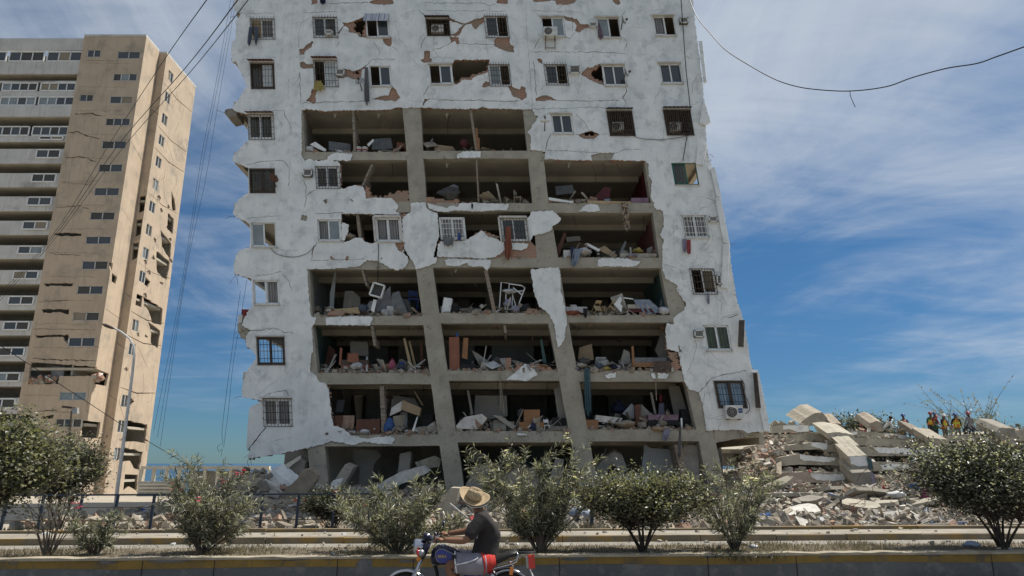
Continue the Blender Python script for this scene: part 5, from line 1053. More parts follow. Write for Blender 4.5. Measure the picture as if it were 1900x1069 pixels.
# large fallen pieces at the foot, each a thing
def piece(name, px, Y, d, m, label, cat='slab', seed=1):
    return obj(name, MB().prism([P(x, y, Y) for x, y in jag(px, 6, .6, seed)], d), m, label=label, cat=cat)
piece('wall_slab', [(496, 882), (505, 869), (541, 900), (531, 915), (520, 909)], 30.0, (.25, .7, .2), 'plaster', 'white slab of wall tipped over under the left wing', seed=2)
piece('wall_slab', [(505, 952), (530, 908), (552, 888), (561, 872), (575, 870), (588, 882), (586, 893), (560, 930), (548, 955)], 29.0, (.1, .16, .05), 'tan', 'long tan wall panel leaning against the left ground floor column', seed=3)
piece('wall_slab', [(613, 900), (617, 893), (636, 888), (633, 896), (628, 907), (615, 910)], 29.6, (0, .1, .02), 'plaster', 'small white slab propped right of the left column', seed=4)
piece('roof_sheet', [(505, 960), (560, 961), (560, 966), (505, 965)], 27.6, (0, 1.2, .3), 'inner_maroon', 'dark red board lying under the tan wall panel', 'board', 5)
piece('wall_slab', [(655, 832), (700, 836), (708, 846), (694, 862), (690, 905), (664, 905), (668, 870), (655, 852)], 33.0, (0, .15, 0), 'inner_wall', 'torn grey wall panel standing deep in the left ground floor bay', seed=6)
piece('wall_slab', [(1104, 895), (1106, 870), (1122, 848), (1140, 838), (1154, 844), (1164, 872), (1152, 882), (1140, 862), (1130, 862), (1126, 890)], 33.0, (0, .2, .1), 'plaster_edge', 'cracked white slab slumped in the right ground floor bay', seed=7)
piece('wall_slab', [(1190, 882), (1196, 824), (1206, 831), (1252, 834), (1256, 876), (1240, 886)], 32.2, (0, .14, 0), 'inner_blue', 'large pale wall panel upright in the right ground floor bay', seed=8)
piece('wall_slab', [(1148, 898), (1160, 890), (1196, 882), (1200, 890), (1168, 902), (1150, 904)], 31.4, (0, 1.2, .1), 'dust', 'broken slab lying flat in the right ground floor bay', seed=9)
piece('ramp_slab', [(808, 948), (818, 925), (836, 905), (852, 906), (846, 930), (832, 958), (820, 965)], 25.5, (.1, .14, .03), 'concrete', 'grooved grey slab leaning just ahead of the straw hat', seed=10)
piece('wall_slab', [(762, 935), (775, 905), (800, 900), (796, 922), (778, 950)], 26.5, (.05, .15, .03), 'inner_wall', 'grey slab half hidden behind the pale oleander', seed=11)
for i in range(8):                               # corrugated sheets by the left bay
    piece('roofing_sheet', [(626 + i * 9, 912 + (i % 2)), (638 + i * 9, 903), (643 + i * 9, 906), (634 + i * 9, 916)], 28.6 + .05 * i, (0, .05, .02), 'tin', ['first', 'second', 'third', 'fourth', 'fifth', 'sixth', 'seventh', 'eighth'][i] + ' fanned white roofing strip counted from the left ground floor column', 'sheet', 20 + i)['group'] = 'fanned roofing strips'
for i, (a, b) in enumerate([((822, 950), (845, 1000)), ((838, 955), (852, 985)), ((850, 965), (885, 972)), ((835, 935), (868, 962)), ((1560, 985), (1760, 972)), ((1590, 976), (1830, 984)), ((1440, 984), (1560, 982))]):
    obj('pole', MB().tube([P(*a, 23.6), P(*b, 22.4 if i < 4 else 22.0)], .035, 6), 'tin' if i % 2 else 'whitewash', label=['loose pipe slanting down just ahead of the rider', 'short loose pipe beside the slanting one', 'pale pipe lying level by the rider', 'pipe propped on the grooved slab', 'long thin pipe lying before the rubble', 'white pipe lying at the far right before the rubble', 'short pipe lying left of the long thin one'][i], cat='pipe')
# bags, cloths and litter one can tell apart
def bag(px, py, Y, w, h, m, label, cat='bag', seed=0):
    p = P(px, py, Y); return obj('bag', MB().rock(p, (w, w * .8, h), random.Random(seed), 0, 4, .3), m, None, True, label, cat)
bag(1716, 916, 27.5, .34, .42, 'magenta', 'magenta bag at the foot of the rubble by the right tree', seed=1); bag(1748, 922, 27, .6, .36, 'yellow', 'yellow and white plastic bag beside the magenta one', seed=2); bag(1697, 902, 28.5, .4, .25, 'bluebag', 'blue bag left of the magenta one', seed=3)
bag(1780, 945, 26, .55, .3, 'denim', 'dark blue bundle lying among white litter on the right', seed=4); bag(1455, 962, 25.5, .4, .3, 'navy', 'black bin bag on the litter below the broken slabs', seed=5); bag(1665, 918, 27.5, .7, .25, 'white_cloth', 'large white sack on the debris slope', seed=6)
bag(1742, 857, 35.2, .5, .25, 'red', 'red bundle on the fourth floor edge behind the tree', seed=7); bag(1694, 857, 35.0, .3, .16, 'teal_cloth', 'small turquoise bundle between two stacked floors', seed=8); bag(1525, 958, 25.5, .5, .15, 'white_cloth', 'white paper heap by the pavement below the slabs', seed=9)
bag(1080, 952, 24.6, .9, .35, 'sky_cloth', 'pale blue bundle behind the white oleander', seed=10); bag(1803, 1010, 13.0, .25, .1, 'sky_cloth', 'blue and white plastic scrap on the median near the right tree', 'litter', 11); bag(1398, 1014, 12.9, .16, .06, 'white_cloth', 'white plastic scrap on the median under the loose oleander', 'litter', 12)
bag(322, 978, 24.5, .5, .4, 'white_cloth', 'white sack among debris behind the pink oleander', seed=13); bag(85, 993, 19.3, .2, .16, 'white_cloth', 'small white plastic bag on the far pavement at left', seed=14)
piece('cloth', [(1617, 875), (1622, 880), (1630, 905), (1634, 914), (1624, 914), (1618, 900)], 32.3, (0, .05, 0), 'lilac', 'pale striped cloth hanging down the fallen column', 'cloth', 31); piece('cloth', [(1609, 850), (1617, 852), (1620, 870), (1614, 872)], 32.9, (0, .06, 0), 'teal_cloth', 'turquoise cloth caught beside the fallen column', 'cloth', 32)
piece('rock', [(1648, 985), (1655, 971), (1668, 973), (1685, 983), (1680, 985)], 21.6, (0, .3, .03), 'concrete', 'lump of concrete on the kerb right of the slabs', 'rubble', 33)

# rescue workers on the crest ---------------------------------------
def skin_mesh(verts, edges, rad, root=0, sub=1):
    me = bpy.data.meshes.new('t'); me.from_pydata([tuple(v) for v in verts], edges, []); o = bpy.data.objects.new('t', me); COL.objects.link(o)
    md = o.modifiers.new('s', 'SKIN'); sv = me.skin_vertices[0].data
    for i, r in enumerate(rad): sv[i].radius = (r if isinstance(r, tuple) else (r, r)); sv[i].use_root = (i == root)
    md.use_smooth_shade = True
    if sub: o.modifiers.new('u', 'SUBSURF').levels = sub
    dg = bpy.context.evaluated_depsgraph_get(); ev = o.evaluated_get(dg); m2 = bpy.data.meshes.new_from_object(ev)
    vs = [v.co.copy() for v in m2.vertices]; fs = [tuple(p.vertices) for p in m2.polygons]
    bpy.data.objects.remove(o); bpy.data.meshes.remove(me); bpy.data.meshes.remove(m2); return vs, fs
mat('skin', (.20, .10, .06), (.17, .085, .05), 3, .6); mat('skin_dark', (.09, .05, .035), None, rough=.6)
mat('vest_orange', (.60, .17, .02), (.45, .12, .02), 5, .7); mat('vest_yellow', (.52, .55, .05), (.4, .42, .05), 5, .7); mat('hair', (.012, .010, .009), None, rough=.6)
flat('helmet_blue', (.02, .10, .35), .35); flat('helmet_red', (.42, .03, .03), .35); flat('helmet_white', (.75, .75, .75), .35)
flat('trouser', (.05, .05, .055)); flat('trouser_khaki', (.22, .19, .13)); flat('trouser_blue', (.03, .045, .11)); flat('shirt_grey', (.27, .26, .27)); flat('shirt_dark', (.03, .03, .035)); flat('shirt_red', (.35, .03, .04)); flat('shirt_green', (.03, .16, .08)); flat('shirt_white', (.68, .68, .68))
def worker(px, pyhead, Y, label, shirt, vest=None, helmet='helmet_red', legs='trouser', pose='stand', face=0.0, s=1.0):
    head = P(px, pyhead, Y); hh = {'stand': 1.74, 'bend': 1.4, 'crouch': 1.12}[pose] * s; b = Vector((head.x, Y, head.z - hh))
    t = thing('person', label, 'person', b); R = Matrix.Rotation(face, 3, 'Z')
    f = {'stand': 0.0, 'bend': .38, 'crouch': .30}[pose]; hz = {'stand': .92, 'bend': .86, 'crouch': .45}[pose]; sz = hz + {'stand': .52, 'bend': .36, 'crouch': .43}[pose]
    kz = {'stand': (.0, .48), 'bend': (.08, .46), 'crouch': (.30, .42)}[pose]
    J = [(0, 0, hz), (0, -f * .5, (hz + sz) / 2), (0, -f, sz), (0, -f - .03, sz + .10), (0, -f - .06, sz + .21), (0, -f - .07, sz + .30)]
    E = [(0, 1), (1, 2), (2, 3), (3, 4), (4, 5)]; Rr = [(.15, .11), (.15, .11), (.15, .10), (.055, .055), (.085, .10), (.06, .07)]
    for sg in (-1, 1):
        o = len(J); J += [(sg * .19, -f, sz - .02), (sg * .25, -f - .08, sz - .30), (sg * .20, -f - .28, sz - .46), (sg * .19, -f - .34, sz - .50)]; E += [(2, o), (o, o + 1), (o + 1, o + 2), (o + 2, o + 3)]; Rr += [.065, .045, .035, .04]
        o = len(J); J += [(sg * .10, 0, hz - .06), (sg * .12, -kz[0], kz[1]), (sg * .12, .02, .08), (sg * .12, -.14, .04)]; E += [(0, o), (o, o + 1), (o + 1, o + 2), (o + 2, o + 3)]; Rr += [.09, .065, .045, .045]
    w = lambda p: b + R @ (Vector(p) * s)
    vs, fs = skin_mesh([w(p) for p in J], E, [(r[0] * s, r[1] * s) if isinstance(r, tuple) else r * s for r in Rr], 0, 1)
    mb = MB(); mb.v = vs; mb.f = fs; mb.m = []
    for q in fs:
        c = sum((vs[i] for i in q), Vector()) / len(q); l = R.transposed() @ (c - b) / s
        near_hand = abs(l.x) > .16 and l.y < -f - .2
        mb.m.append(0 if (l.z > sz + .05 or near_hand) else (1 if l.z > hz - .02 else 2))
    obj('body', mb, ['skin_dark', shirt, legs], t, True)
    if vest:
        m2 = MB(); n = 14; rings = []
        for k in range(6):
            u = k / 5; c = Vector(J[0]).lerp(Vector(J[2]), u * 1.05); a = .19 - .01 * k * (k > 3); rings.append([(c.x + a * math.cos(2 * math.pi * j / n), c.y + a * .78 * math.sin(2 * math.pi * j / n), c.z) for j in range(n)])
        for r_ in rings: m2.v += [w(p) for p in r_]
        m2.f = [(i * n + j, i * n + (j + 1) % n, (i + 1) * n + (j + 1) % n, (i + 1) * n + j) for i in range(5) for j in range(n)]; m2.m = [1 if f_ // n == 2 or f_ % n in (2, 5, 9, 12) else 0 for f_ in range(5 * n)]
        obj('vest', m2, [vest, 'vest_yellow' if vest == 'vest_orange' else 'shirt_grey'], t, True)
    c = w((0, -f - .065, sz + .245))
    if helmet != 'hair':
        obj('helmet', MB().lathe([(.155, .0), (.15, .03), (.125, .04), (.12, .09), (.09, .14), (.03, .165)], c, 14, R=R), helmet, t, True)
    else: obj('hair', MB().lathe([(.10, -.02), (.115, .05), (.10, .10), (.04, .13)], c, 12), 'hair', t, True)
    return t
Yw = 43.5
worker(1722, 772, Yw, 'worker in orange vest and blue helmet in the tight group, bending', 'shirt_red', 'vest_orange', 'helmet_blue', 'trouser', 'bend', .4); worker(1726, 767, Yw + .9, 'worker in yellow-green vest and red helmet behind the orange vest', 'shirt_green', 'vest_yellow', 'helmet_red', 'trouser', 'stand', -.6)
worker(1734, 773, Yw + .3, 'person in green shirt and red helmet at the right of the tight group', 'shirt_green', None, 'helmet_red', 'trouser', 'stand', .9); worker(1749, 771, Yw, 'worker in orange vest and white helmet standing alone', 'shirt_dark', 'vest_orange', 'helmet_white', 'trouser_khaki', 'stand', .3)
worker(1772, 769, Yw, 'worker in orange vest and blue helmet near the bare tree', 'shirt_dark', 'vest_orange', 'helmet_blue', 'trouser_khaki', 'stand', 2.8); worker(1797, 767, Yw - .5, 'man in grey shirt, red helmet and blue trousers seen from behind', 'shirt_grey', None, 'helmet_red', 'trouser_blue', 'stand', 3.1)
worker(1787, 781, Yw + .2, 'dark clothed worker half hidden beside the grey shirted man', 'shirt_dark', None, 'hair', 'trouser', 'bend', 1.5); worker(1680, 775, Yw, 'worker in orange vest and blue helmet standing left of the tight group', 'shirt_dark', 'vest_orange', 'helmet_blue', 'trouser', 'bend', -.8)
worker(1668, 785, Yw - .4, 'crouching worker in orange vest, leftmost of the orange vests', 'shirt_dark', 'vest_orange', 'helmet_red', 'trouser', 'crouch', .5); worker(1638, 778, Yw, 'person in white shirt with dark hair bending over the slabs', 'shirt_white', None, 'hair', 'trouser', 'bend', 1.2)
worker(1838, 789, Yw, 'crouching worker with red helmet, rightmost on the crest', 'shirt_white', 'vest_orange', 'helmet_red', 'trouser', 'crouch', -.4); worker(1825, 794, Yw + .3, 'crouching person in dark shirt and red helmet near the right end', 'shirt_dark', None, 'helmet_red', 'trouser_blue', 'crouch', .8)
worker(1592, 790, Yw - 1, 'crouching person in red helmet left of the white shirt', 'shirt_red', None, 'helmet_red', 'trouser', 'crouch', .2)

# crushed floors and walls choking the ground storey
for i, (q, Y, d, m_, lb) in enumerate([([(612, 905), (640, 862), (655, 868), (632, 912)], 30.9, (.1, .5, .1), 'concrete', 'dark slab wedged behind the left ground floor column'), ([(690, 905), (735, 880), (780, 868), (792, 878), (745, 898), (705, 915)], 30.6, (.1, .9, .12), 'plaster_edge', 'long pale slab sloping up across the left ground floor bay'),
      ([(735, 900), (742, 842), (762, 838), (758, 896)], 31.8, (.05, .2, 0), 'inner_wall', 'upright broken wall in the middle of the left ground floor bay'), ([(770, 858), (806, 846), (818, 852), (816, 866), (776, 872)], 31.6, (0, .9, .05), 'concrete', 'beam fragment hanging at the right of the left ground floor bay'),
      ([(862, 905), (880, 868), (905, 862), (912, 880), (890, 915)], 31.0, (.1, .5, .1), 'concrete_dark', 'dark slab just right of the middle ground floor column'), ([(868, 858), (868, 838), (892, 836), (894, 856)], 34.0, (0, .2, 0), 'whitewash', 'pale wall fragment seen through the middle ground floor bay'),
      ([(920, 892), (960, 870), (1010, 880), (1002, 905), (940, 912)], 31.2, (.1, .8, .15), 'dust', 'wide dusty slab in the middle ground floor bay behind the oleander'), ([(1015, 905), (1030, 850), (1046, 852), (1040, 905)], 31.6, (.05, .2, 0), 'inner_wall', 'standing wall strip left of the third ground floor column'),
      ([(1100, 905), (1150, 885), (1205, 888), (1210, 900), (1150, 912)], 30.7, (.1, .9, .1), 'plaster_edge', 'pale slab spilling out of the right ground floor bay'), ([(523, 905), (530, 870), (548, 850), (566, 858), (560, 890), (545, 912)], 30.9, (.1, .5, .1), 'concrete_dark', 'dark lump of crushed floor under the left wing'),
      ([(528, 868), (532, 860), (556, 846), (558, 851), (536, 868)], 30.6, (0, .12, .02), 'whitewash', 'pale rod-like batten across the lump under the left wing'), ([(478, 905), (490, 890), (512, 902), (530, 925), (500, 930)], 29.4, (.1, .6, .1), 'plaster_edge', 'pale broken slab at the toe of the left heap'),
      ([(1264, 905), (1268, 826), (1294, 826), (1300, 905)], 31.9, (0, .15, 0), 'plaster_edge', 'stained pale wall slice beside the right ground floor column')]):
    piece('broken_slab', q, Y, d, m_, lb, seed=70 + i)

mb = MB(); rl = random.Random(91)                # street litter too small to pick out
for i in range(420):
    x = rl.uniform(-11, 12); y0_, z0_ = rl.choice(((rl.uniform(12.45, 13.8), .46), (rl.uniform(19.1, 20.2), .152), (rl.uniform(18.0, 18.8), .003), (rl.uniform(20.5, 21.5), .0))); s_ = .015 + .10 * rl.random() ** 3
    mb.chunk((x, SY(y0_, x), z0_ + s_ * .2), (s_, s_ * .8, s_ * .4), rl, rl.choice((0, 1, 2, 2, 4, 10, 5)))
obj('street_litter', mb, RUB, label='small stones and scraps scattered on median and pavement', cat='litter', kind='stuff')
# ------------------------------------------------------------------ things on and in the leaning block
def zrow(r, b=None):                             # floor height in a bay (the beams sag a little)
    if r in BEAM and b is not None: return ZY(BEAM[r][b][0] + .4, D)
    return zf(r)
def bayof(px): return 0 if px < 800 + 30 else (1 if px < 1050 else 2)
def fl(px, r, Y):
    y = ROWS[r][0] if r < 9 else 930; b = 0 if px < colx(1, y, 1) else 1 if px < colx(2, y, 1) else 2
    p = P(px, y, Y); return Vector((p.x, Y, zrow(r, b) + .005))
# wall mounted air conditioners
def ac_box(px, py, w, h, label, dep=.5, m='ac_white', tilt=0.0):
    c = P(px, py, D - .12); t = thing('air_conditioner', label, 'air conditioner', c); R = Matrix.Rotation(tilt, 3, 'Y')
    w, h = w / 39., h / 39.
    obj('casing', MB().box(c + Vector((0, .12, 0)), (w, .42, h), R), m, t)
    f = MB()
    for a, b, cx, cz in ((w, .05, 0, h / 2 - .025), (w, .05, 0, -h / 2 + .025), (.05, h, w / 2 - .025, 0), (.05, h, -w / 2 + .025, 0)): f.box(c + R @ Vector((cx, -.11, cz)), (a, .06, b), R)
    obj('front_frame', f, 'ac_white', t); obj('grille', MB().box(c + Vector((0, -.095, 0)), (w - .09, .015, h - .09), R), 'ac_dark', t)
    for k in range(4): obj('louvre', MB().box(c + R @ Vector((0, -.108, (k - 1.5) * (h - .14) / 4)), (w - .1, .012, .02), R), 'tin', t)
    return t
ac_box(611, 62, 15, 10, 'small white window air conditioner set in the second top window'); ac_box(632, 136, 17, 14, 'grey box air conditioner in the broken wall above the satellite dish', m='tin', tilt=.06); ac_box(1100, 48, 15, 11, 'white air conditioner left of the pink towel window')
ac_box(1066, 131, 21, 18, 'white wall air conditioner between two windows below the bracket unit'); ac_box(1268, 40, 17, 13, 'air conditioner at the top right corner by the drop cable', m='ac_dark'); ac_box(572, 322, 17, 15, 'wall air conditioner left of the barred window above the torn render', m='ac_dark')
ac_box(1322, 408, 16, 11, 'air conditioner right of the white barred window'); ac_box(1296, 620, 17, 13, 'air conditioner left of the olive curtained window', m='ac_dark'); ac_box(1333, 520, 9, 18, 'rusty air conditioner beside the ochre curtained window', m='rust')
def condenser(px, py, w, h, label, bracket=True, tilt=0.0, Y=D - .32):
    c = P(px, py, Y); t = thing('condenser_unit', label, 'air conditioner', c); w, h = w / 39., h / 39.; R = Matrix.Rotation(tilt, 3, 'Y')
    obj('casing', MB().box(c, (w, .32, h), R), 'ac_white', t); f = c + R @ Vector((-w * .16, -.165, 0)); r = h * .40
    X90 = Matrix.Rotation(math.pi / 2, 3, 'X')
    obj('fan_opening', MB().lathe([(r, -.004), (r, .006), (r * .9, .01)], f, 24, R=X90), 'black', t)
    g = MB()
    for q in (.35, .65, .95): g.tube([f + Vector((r * q * math.cos(a), -.02, r * q * math.sin(a))) for a in np.linspace(0, 6.2832, 21)], .008, 4)
    for a in np.linspace(0, math.pi, 6)[:-1]: g.tube([f + Vector((r * math.cos(a), -.022, r * math.sin(a))), f - Vector((r * math.cos(a), .022, r * math.sin(a)))], .006, 4)
    obj('fan_guard', g, 'tin', t); b = MB()
    for k in range(4):
        a = k * math.pi / 2 + .4; b.prism([f + Vector((r * .15 * math.cos(a), -.012, r * .15 * math.sin(a))), f + Vector((r * .85 * math.cos(a), -.012, r * .85 * math.sin(a))), f + Vector((r * .8 * math.cos(a + .6), -.012, r * .8 * math.sin(a + .6)))], (0, .004, 0))
    obj('fan_blade', b, 'ac_dark', t)
    if bracket:
        for s in (-1, 1): obj('bracket', MB().bar(c + Vector((s * w * .33, .3, -h / 2 - .02)), c + Vector((s * w * .33, -.14, -h / 2 - .02)), .04, .03, 0, Vector((0, 0, 1))), 'dark_metal', t)
    return t, c, w, h
t, c, w, h = condenser(1021, 61, 28, 20, 'white outdoor unit on a bracket under an open top window')
for s in (-1, 1): obj('bracket_leg', MB().tube([c + Vector((s * .25, .1, -h / 2)), c + Vector((s * .25, .2, -h / 2 - .58))], .02, 5), 'rust', t)
obj('bracket_rung', MB().tube([c + Vector((-.25, .19, -h / 2 - .5)), c + Vector((.25, .19, -h / 2 - .5))], .018, 5), 'rust', t)
condenser(812, 56, 24, 17, 'outdoor unit behind the window cage of the third top window', False, 0, D + .1); condenser(1146, 237, 22, 18, 'sooty outdoor unit inside the left dark window cage', False, 0, D + .1); condenser(1252, 237, 22, 18, 'sooty outdoor unit inside the right dark window cage', False, 0, D + .1)
t, c, w, h = condenser(1361, 765, 30, 23, 'white outdoor unit with a blue label under the lowest right window'); obj('label_plate', MB().box(c + Vector((w * .34, -.168, .06)), (.17, .012, .2)), 'bluebag', t)
obj('label_stripe', MB().box(c + Vector((w * .34, -.176, .06)), (.11, .006, .03)), 'white_cloth', t)
pxcable([(1374, 702), (1382, 715), (1380, 730), (1388, 745), (1391, 760), (1383, 768)], D - .2, D - .25, .014, 'looped black wires beside the lowest right window')
def dish(px, py, r, label, face, m='tin', Y=D - .55):
    c = P(px, py, Y); t = thing('satellite_dish', label, 'satellite dish', c); q = Vector(face).normalized().to_track_quat('Z', 'Y').to_matrix(); r = r / 39.
    obj('bowl', MB().lathe([(r * k, .28 * r * k * k) for k in (.02, .3, .55, .8, 1.0)] + [(r * k, .28 * r * k * k - .02) for k in (1.0, .6, .05)], c, 20, R=q), m, t, True)
    obj('feed_arm', MB().tube([c + q @ Vector((0, -r, .28 * r)), c + q @ Vector((0, -.2 * r, r * .9))], .015, 5), 'dark_metal', t); obj('receiver', MB().box(c + q @ Vector((0, -.15 * r, r * .92)), (.08, .08, .12), q), 'dark_metal', t)
    obj('mount', MB().tube([c, c + Vector((0, .2, -.1)), Vector((c.x, D, c.z - r * .9))], .025, 6), 'dark_metal', t); return t
dish(668, 152, 9.5, 'grey satellite dish below the broken air conditioner hole', (-.15, -.9, .35)); dish(1155, 38, 9, 'satellite dish edge-on beside the pink towel window', (.93, -.25, .3)); dish(1160, 135, 9.5, 'satellite dish edge-on one storey below the other', (.93, -.25, .3))
dish(1011, 227, 10, 'pale dish tipped face down left of a two-pane window', (0, -.25, .95), 'white_frame'); dish(507, 332, 9.5, 'rust coloured dish on the fourth left window', (.7, -.6, .35), 'rust')
# laundry, cloths and rugs hanging out ---------------------------------
def hang(name, px, w0, w1, y0, y1, Y, m, label, cat='cloth', folds=4, dx=0.0, amp=.05, seed=0):
    rg = random.Random(seed); nu, nv = 12, 10; mb = MB(); a = rg.uniform(0, 6)
    for side in (0, 1):
        for j in range(nv + 1):
            v = j / nv
            for i in range(nu + 1):
                u = i / nu - .5; w_ = w0 + (w1 - w0) * v + 2.0 * math.sin(v * 5 + a) * .3; x = px + u * w_ + dx * v
                yy = y0 + (y1 - y0) * v * (1 - .07 * math.sin(u * 9 + a)); p = P(x, yy, Y); p.y += amp * math.sin(u * folds * 6.28 + a + v * 1.5) * (.3 + v) + side * .015 - .02 * v
                mb.v.append(p)
    n1 = (nu + 1) * (nv + 1)
    for side in (0, 1):
        for j in range(nv):
            for i in range(nu): k = side * n1 + j * (nu + 1) + i; q = (k, k + 1, k + nu + 2, k + nu + 1); mb.f.append(q if side else q[::-1]); mb.m.append(0)
    return obj(name, mb, m, None, True, label, cat)
hang('jeans', 465, 7, 6, 50, 83, D - .3, 'denim', 'blue jeans hung on the bars of the top left window', dx=-3, folds=1); hang('trousers', 475, 10, 3, 50, 82, D - .25, 'denim', 'second pair of trousers on the bars of the top left window', folds=1)
hang('clothes', 599, 13, 9, -12, 8, D - .3, 'navy', 'dark laundry hanging at the upper edge above the second window column'); hang('yellow_cloth', 590, 12, 22, 150, 168, D - .3, 'yellow', 'yellow cloth bunched at the barred window sill', dx=3, folds=2)
hang('grey_sheet', 680, 6, 10, 125, 192, D - .2, 'grey_cloth', 'long grey sheet hanging beside the satellite dish', dx=1); hang('pink_towel', 1111, 3, 10, 42, 72, D - .15, 'mauve', 'pink towel blown out of a top storey window', dx=4)
hang('patterned_rug', 1158, 13, 11, 376, 427, D - .25, 'patterned', 'patterned dark rug hanging over the beam on the right', dx=5, folds=2); hang('orange_rug', 943, 10, 12, 420, 480, D - .22, 'orange_rug', 'orange-brown rug hanging from the middle window', folds=2)
hang('red_cloth', 1278, 8, 6, 445, 472, D - .25, 'red', 'red cloth below the white barred window', folds=1); hang('lilac_cloth', 1270, 8, 6, 443, 468, D - .2, 'lilac', 'lilac cloth beside the red one', folds=1); hang('grey_rag', 1314, 5, 4, 543, 565, D - .2, 'lilac', 'small grey rag under the ochre curtained window', folds=1)
hang('teal_curtain', 1089, 11, 12, 684, 768, D - .22, 'teal_cloth', 'long dark teal curtain hanging down past the right bay', folds=3, dx=3); hang('striped_shirt', 1238, 14, 9, 797, 818, D - .25, 'lilac', 'grey striped cloth slung over the lowest beam', dx=-5); hang('white_strip', 1262, 3, 6, 792, 850, D - .3, 'grey_cloth', 'long pale strip hanging over the lowest right beam', dx=-2)
hang('blue_cloth', 852, 5, 6, 432, 447, D - .25, 'blue', 'blue cloth on the sill of the white framed window', folds=1); hang('plants_rag', 832, 22, 16, 440, 456, D - .28, 'grey_cloth', 'dark rags and a dead plant on the sill of the same window'); hang('black_rag', 1086, 9, 4, 572, 590, D - .2, 'black', 'black rag hanging over the beam under the white sofa base', folds=1)
hang('white_rag', 876, 4, 2, 378, 388, D - .2, 'black', 'black rag hanging by the plastic chair storey', folds=1); hang('red_cloth', 455, 14, 8, 574, 598, D + .5, 'red', 'red cloth caught on the broken left edge', folds=2)
hang('white_cloth', 1070, 22, 8, 462, 494, D - .2, 'sky_cloth', 'pale blue sheet sliding over the beam of the pink walled room', dx=-6); hang('navy_cloth', 1062, 9, 4, 458, 480, D - .23, 'navy', 'navy cloth on top of the pale blue sheet', folds=1); hang('peach_curtain', 645, 26, 20, 771, 798, D + .25, 'peach', 'striped peach cloth draped over the brown sofa', folds=5)
hang('striped_dress', 1227, 9, 13, 748, 780, D + 1.5, 'lilac', 'striped cloth hanging above the black bed', folds=4); hang('red_scarf', 1226, 5, 5, 733, 746, D + 1.5, 'red', 'small red scarf hanging above the striped cloth', folds=1); hang('bed_sheet', 1190, 30, 44, 556, 582, D + .12, 'sky_cloth', 'pale blue sheet trailing across the bed in the wrecked right bay', dx=20)
hang('brown_blanket', 1229, 30, 34, 670, 691, D - .08, 'brown_cloth', 'brown blanket over the foot of the wooden bed', folds=4)

# furniture in the open rooms ------------------------------------------
def chair(r, px, Y, m, label, rot=0.0, s=1.0, tip=0.0, lift=0):
    b = fl(px, r, Y) + Vector((0, 0, lift)); t = thing('chair', label, 'chair', b); R = Matrix.Rotation(rot, 3, 'Z') @ Matrix.Rotation(tip, 3, 'X'); q = lambda x, y, z: b + R @ (Vector((x, y, z)) * s)
    obj('seat', MB().box(q(0, 0, .44), (.42 * s, .42 * s, .04 * s), R), m, t); obj('backrest', MB().box(q(0, .2, .78), (.4 * s, .03 * s, .22 * s), R), m, t)
    for sx in (-1, 1):
        for sy in (-1, 1): obj('leg', MB().bar(q(sx * .18, sy * .18, 0), q(sx * .18, sy * .18, .9 if sy > 0 else .44), .035 * s, .035 * s), m, t)
    return t
def cabinet(r, x0, x1, h, Y, dep, m, label, cat='cabinet', doors=2, rot=0.0, lift=0.0):
    a, b = fl(x0, r, Y), fl(x1, r, Y); c = (a + b) / 2 + Vector((0, 0, lift)); w = abs(b.x - a.x); t = thing('cabinet', label, cat, c); R = Matrix.Rotation(rot, 3, 'Y'); q = lambda x, y, z: c + R @ Vector((x, y, z))
    obj('carcass', MB().box(q(0, dep / 2, h / 2), (w, dep, h), R), m, t)
    for k in range(doors):
        wd = w / doors; o = obj('door', MB().box(q(-w / 2 + wd * (k + .5), -.012, h / 2), (wd - .02, .02, h - .05), R), m, t); obj('knob', MB().box(q(-w / 2 + wd * (k + .5) + (wd * .35 if k == 0 else -wd * .35), -.03, h * .52), (.03, .03, .05), R), 'dark_metal', o)
    return t
def bed(r, x0, x1, Y, label, frame='wood_dark', matt='mauve', posts=True, h=.45, dep=1.4):
    a, b = fl(x0, r, Y), fl(x1, r, Y); w = b.x - a.x; t = thing('bed', label, 'bed', (a + b) / 2)
    obj('frame', MB().bb(a.x, b.x, Y, Y + dep, a.z + h * .35, a.z + h * .7), frame, t); obj('mattress', MB().bb(a.x + .04, b.x - .04, Y + .03, Y + dep - .03, a.z + h * .705, a.z + h * 1.1), matt, t)
    for x in (a.x + .05, b.x - .05):
        for y in (Y + .05, Y + dep - .05): obj('leg', MB().bb(x - .05, x + .05, y - .05, y + .05, a.z, a.z + (h * .35 if not posts or x > a.x + .1 else h * 2)), frame, t)
    return t
def board(px, Y, m, label, th=.05, cat='board', seed=0): return obj('board', MB().prism([P(x, y, Y) for x, y in px], (0, th, .01)), m, label=label, cat=cat)
def bucket(r, px, Y, m, label):
    b = fl(px, r, Y); t = thing('bucket', label, 'bucket', b); obj('tub', MB().lathe([(.12, 0), (.15, .3), (.16, .31), (.155, .33)], b, 14), m, t, True)
    obj('handle', MB().tube([b + Vector((.16 * math.cos(a), -.05, .3 - .12 * math.sin(a))) for a in np.linspace(0, math.pi, 9)], .008, 4), 'tin', t); obj('band', MB().lathe([(.146, .14), (.152, .2)], b, 14), 'red', t); return t
def jug(r, px, Y, label, m='bluebag', s=1.0, lift=0):
    b = fl(px, r, Y) + Vector((0, 0, lift)); return obj('water_jug', MB().lathe([(x * s, z * s) for x, z in ((.12, 0), (.135, .03), (.135, .12), (.125, .14), (.135, .16), (.135, .3), (.11, .37), (.03, .42), (.03, .47))], b, 14), m, None, True, label, 'jug')
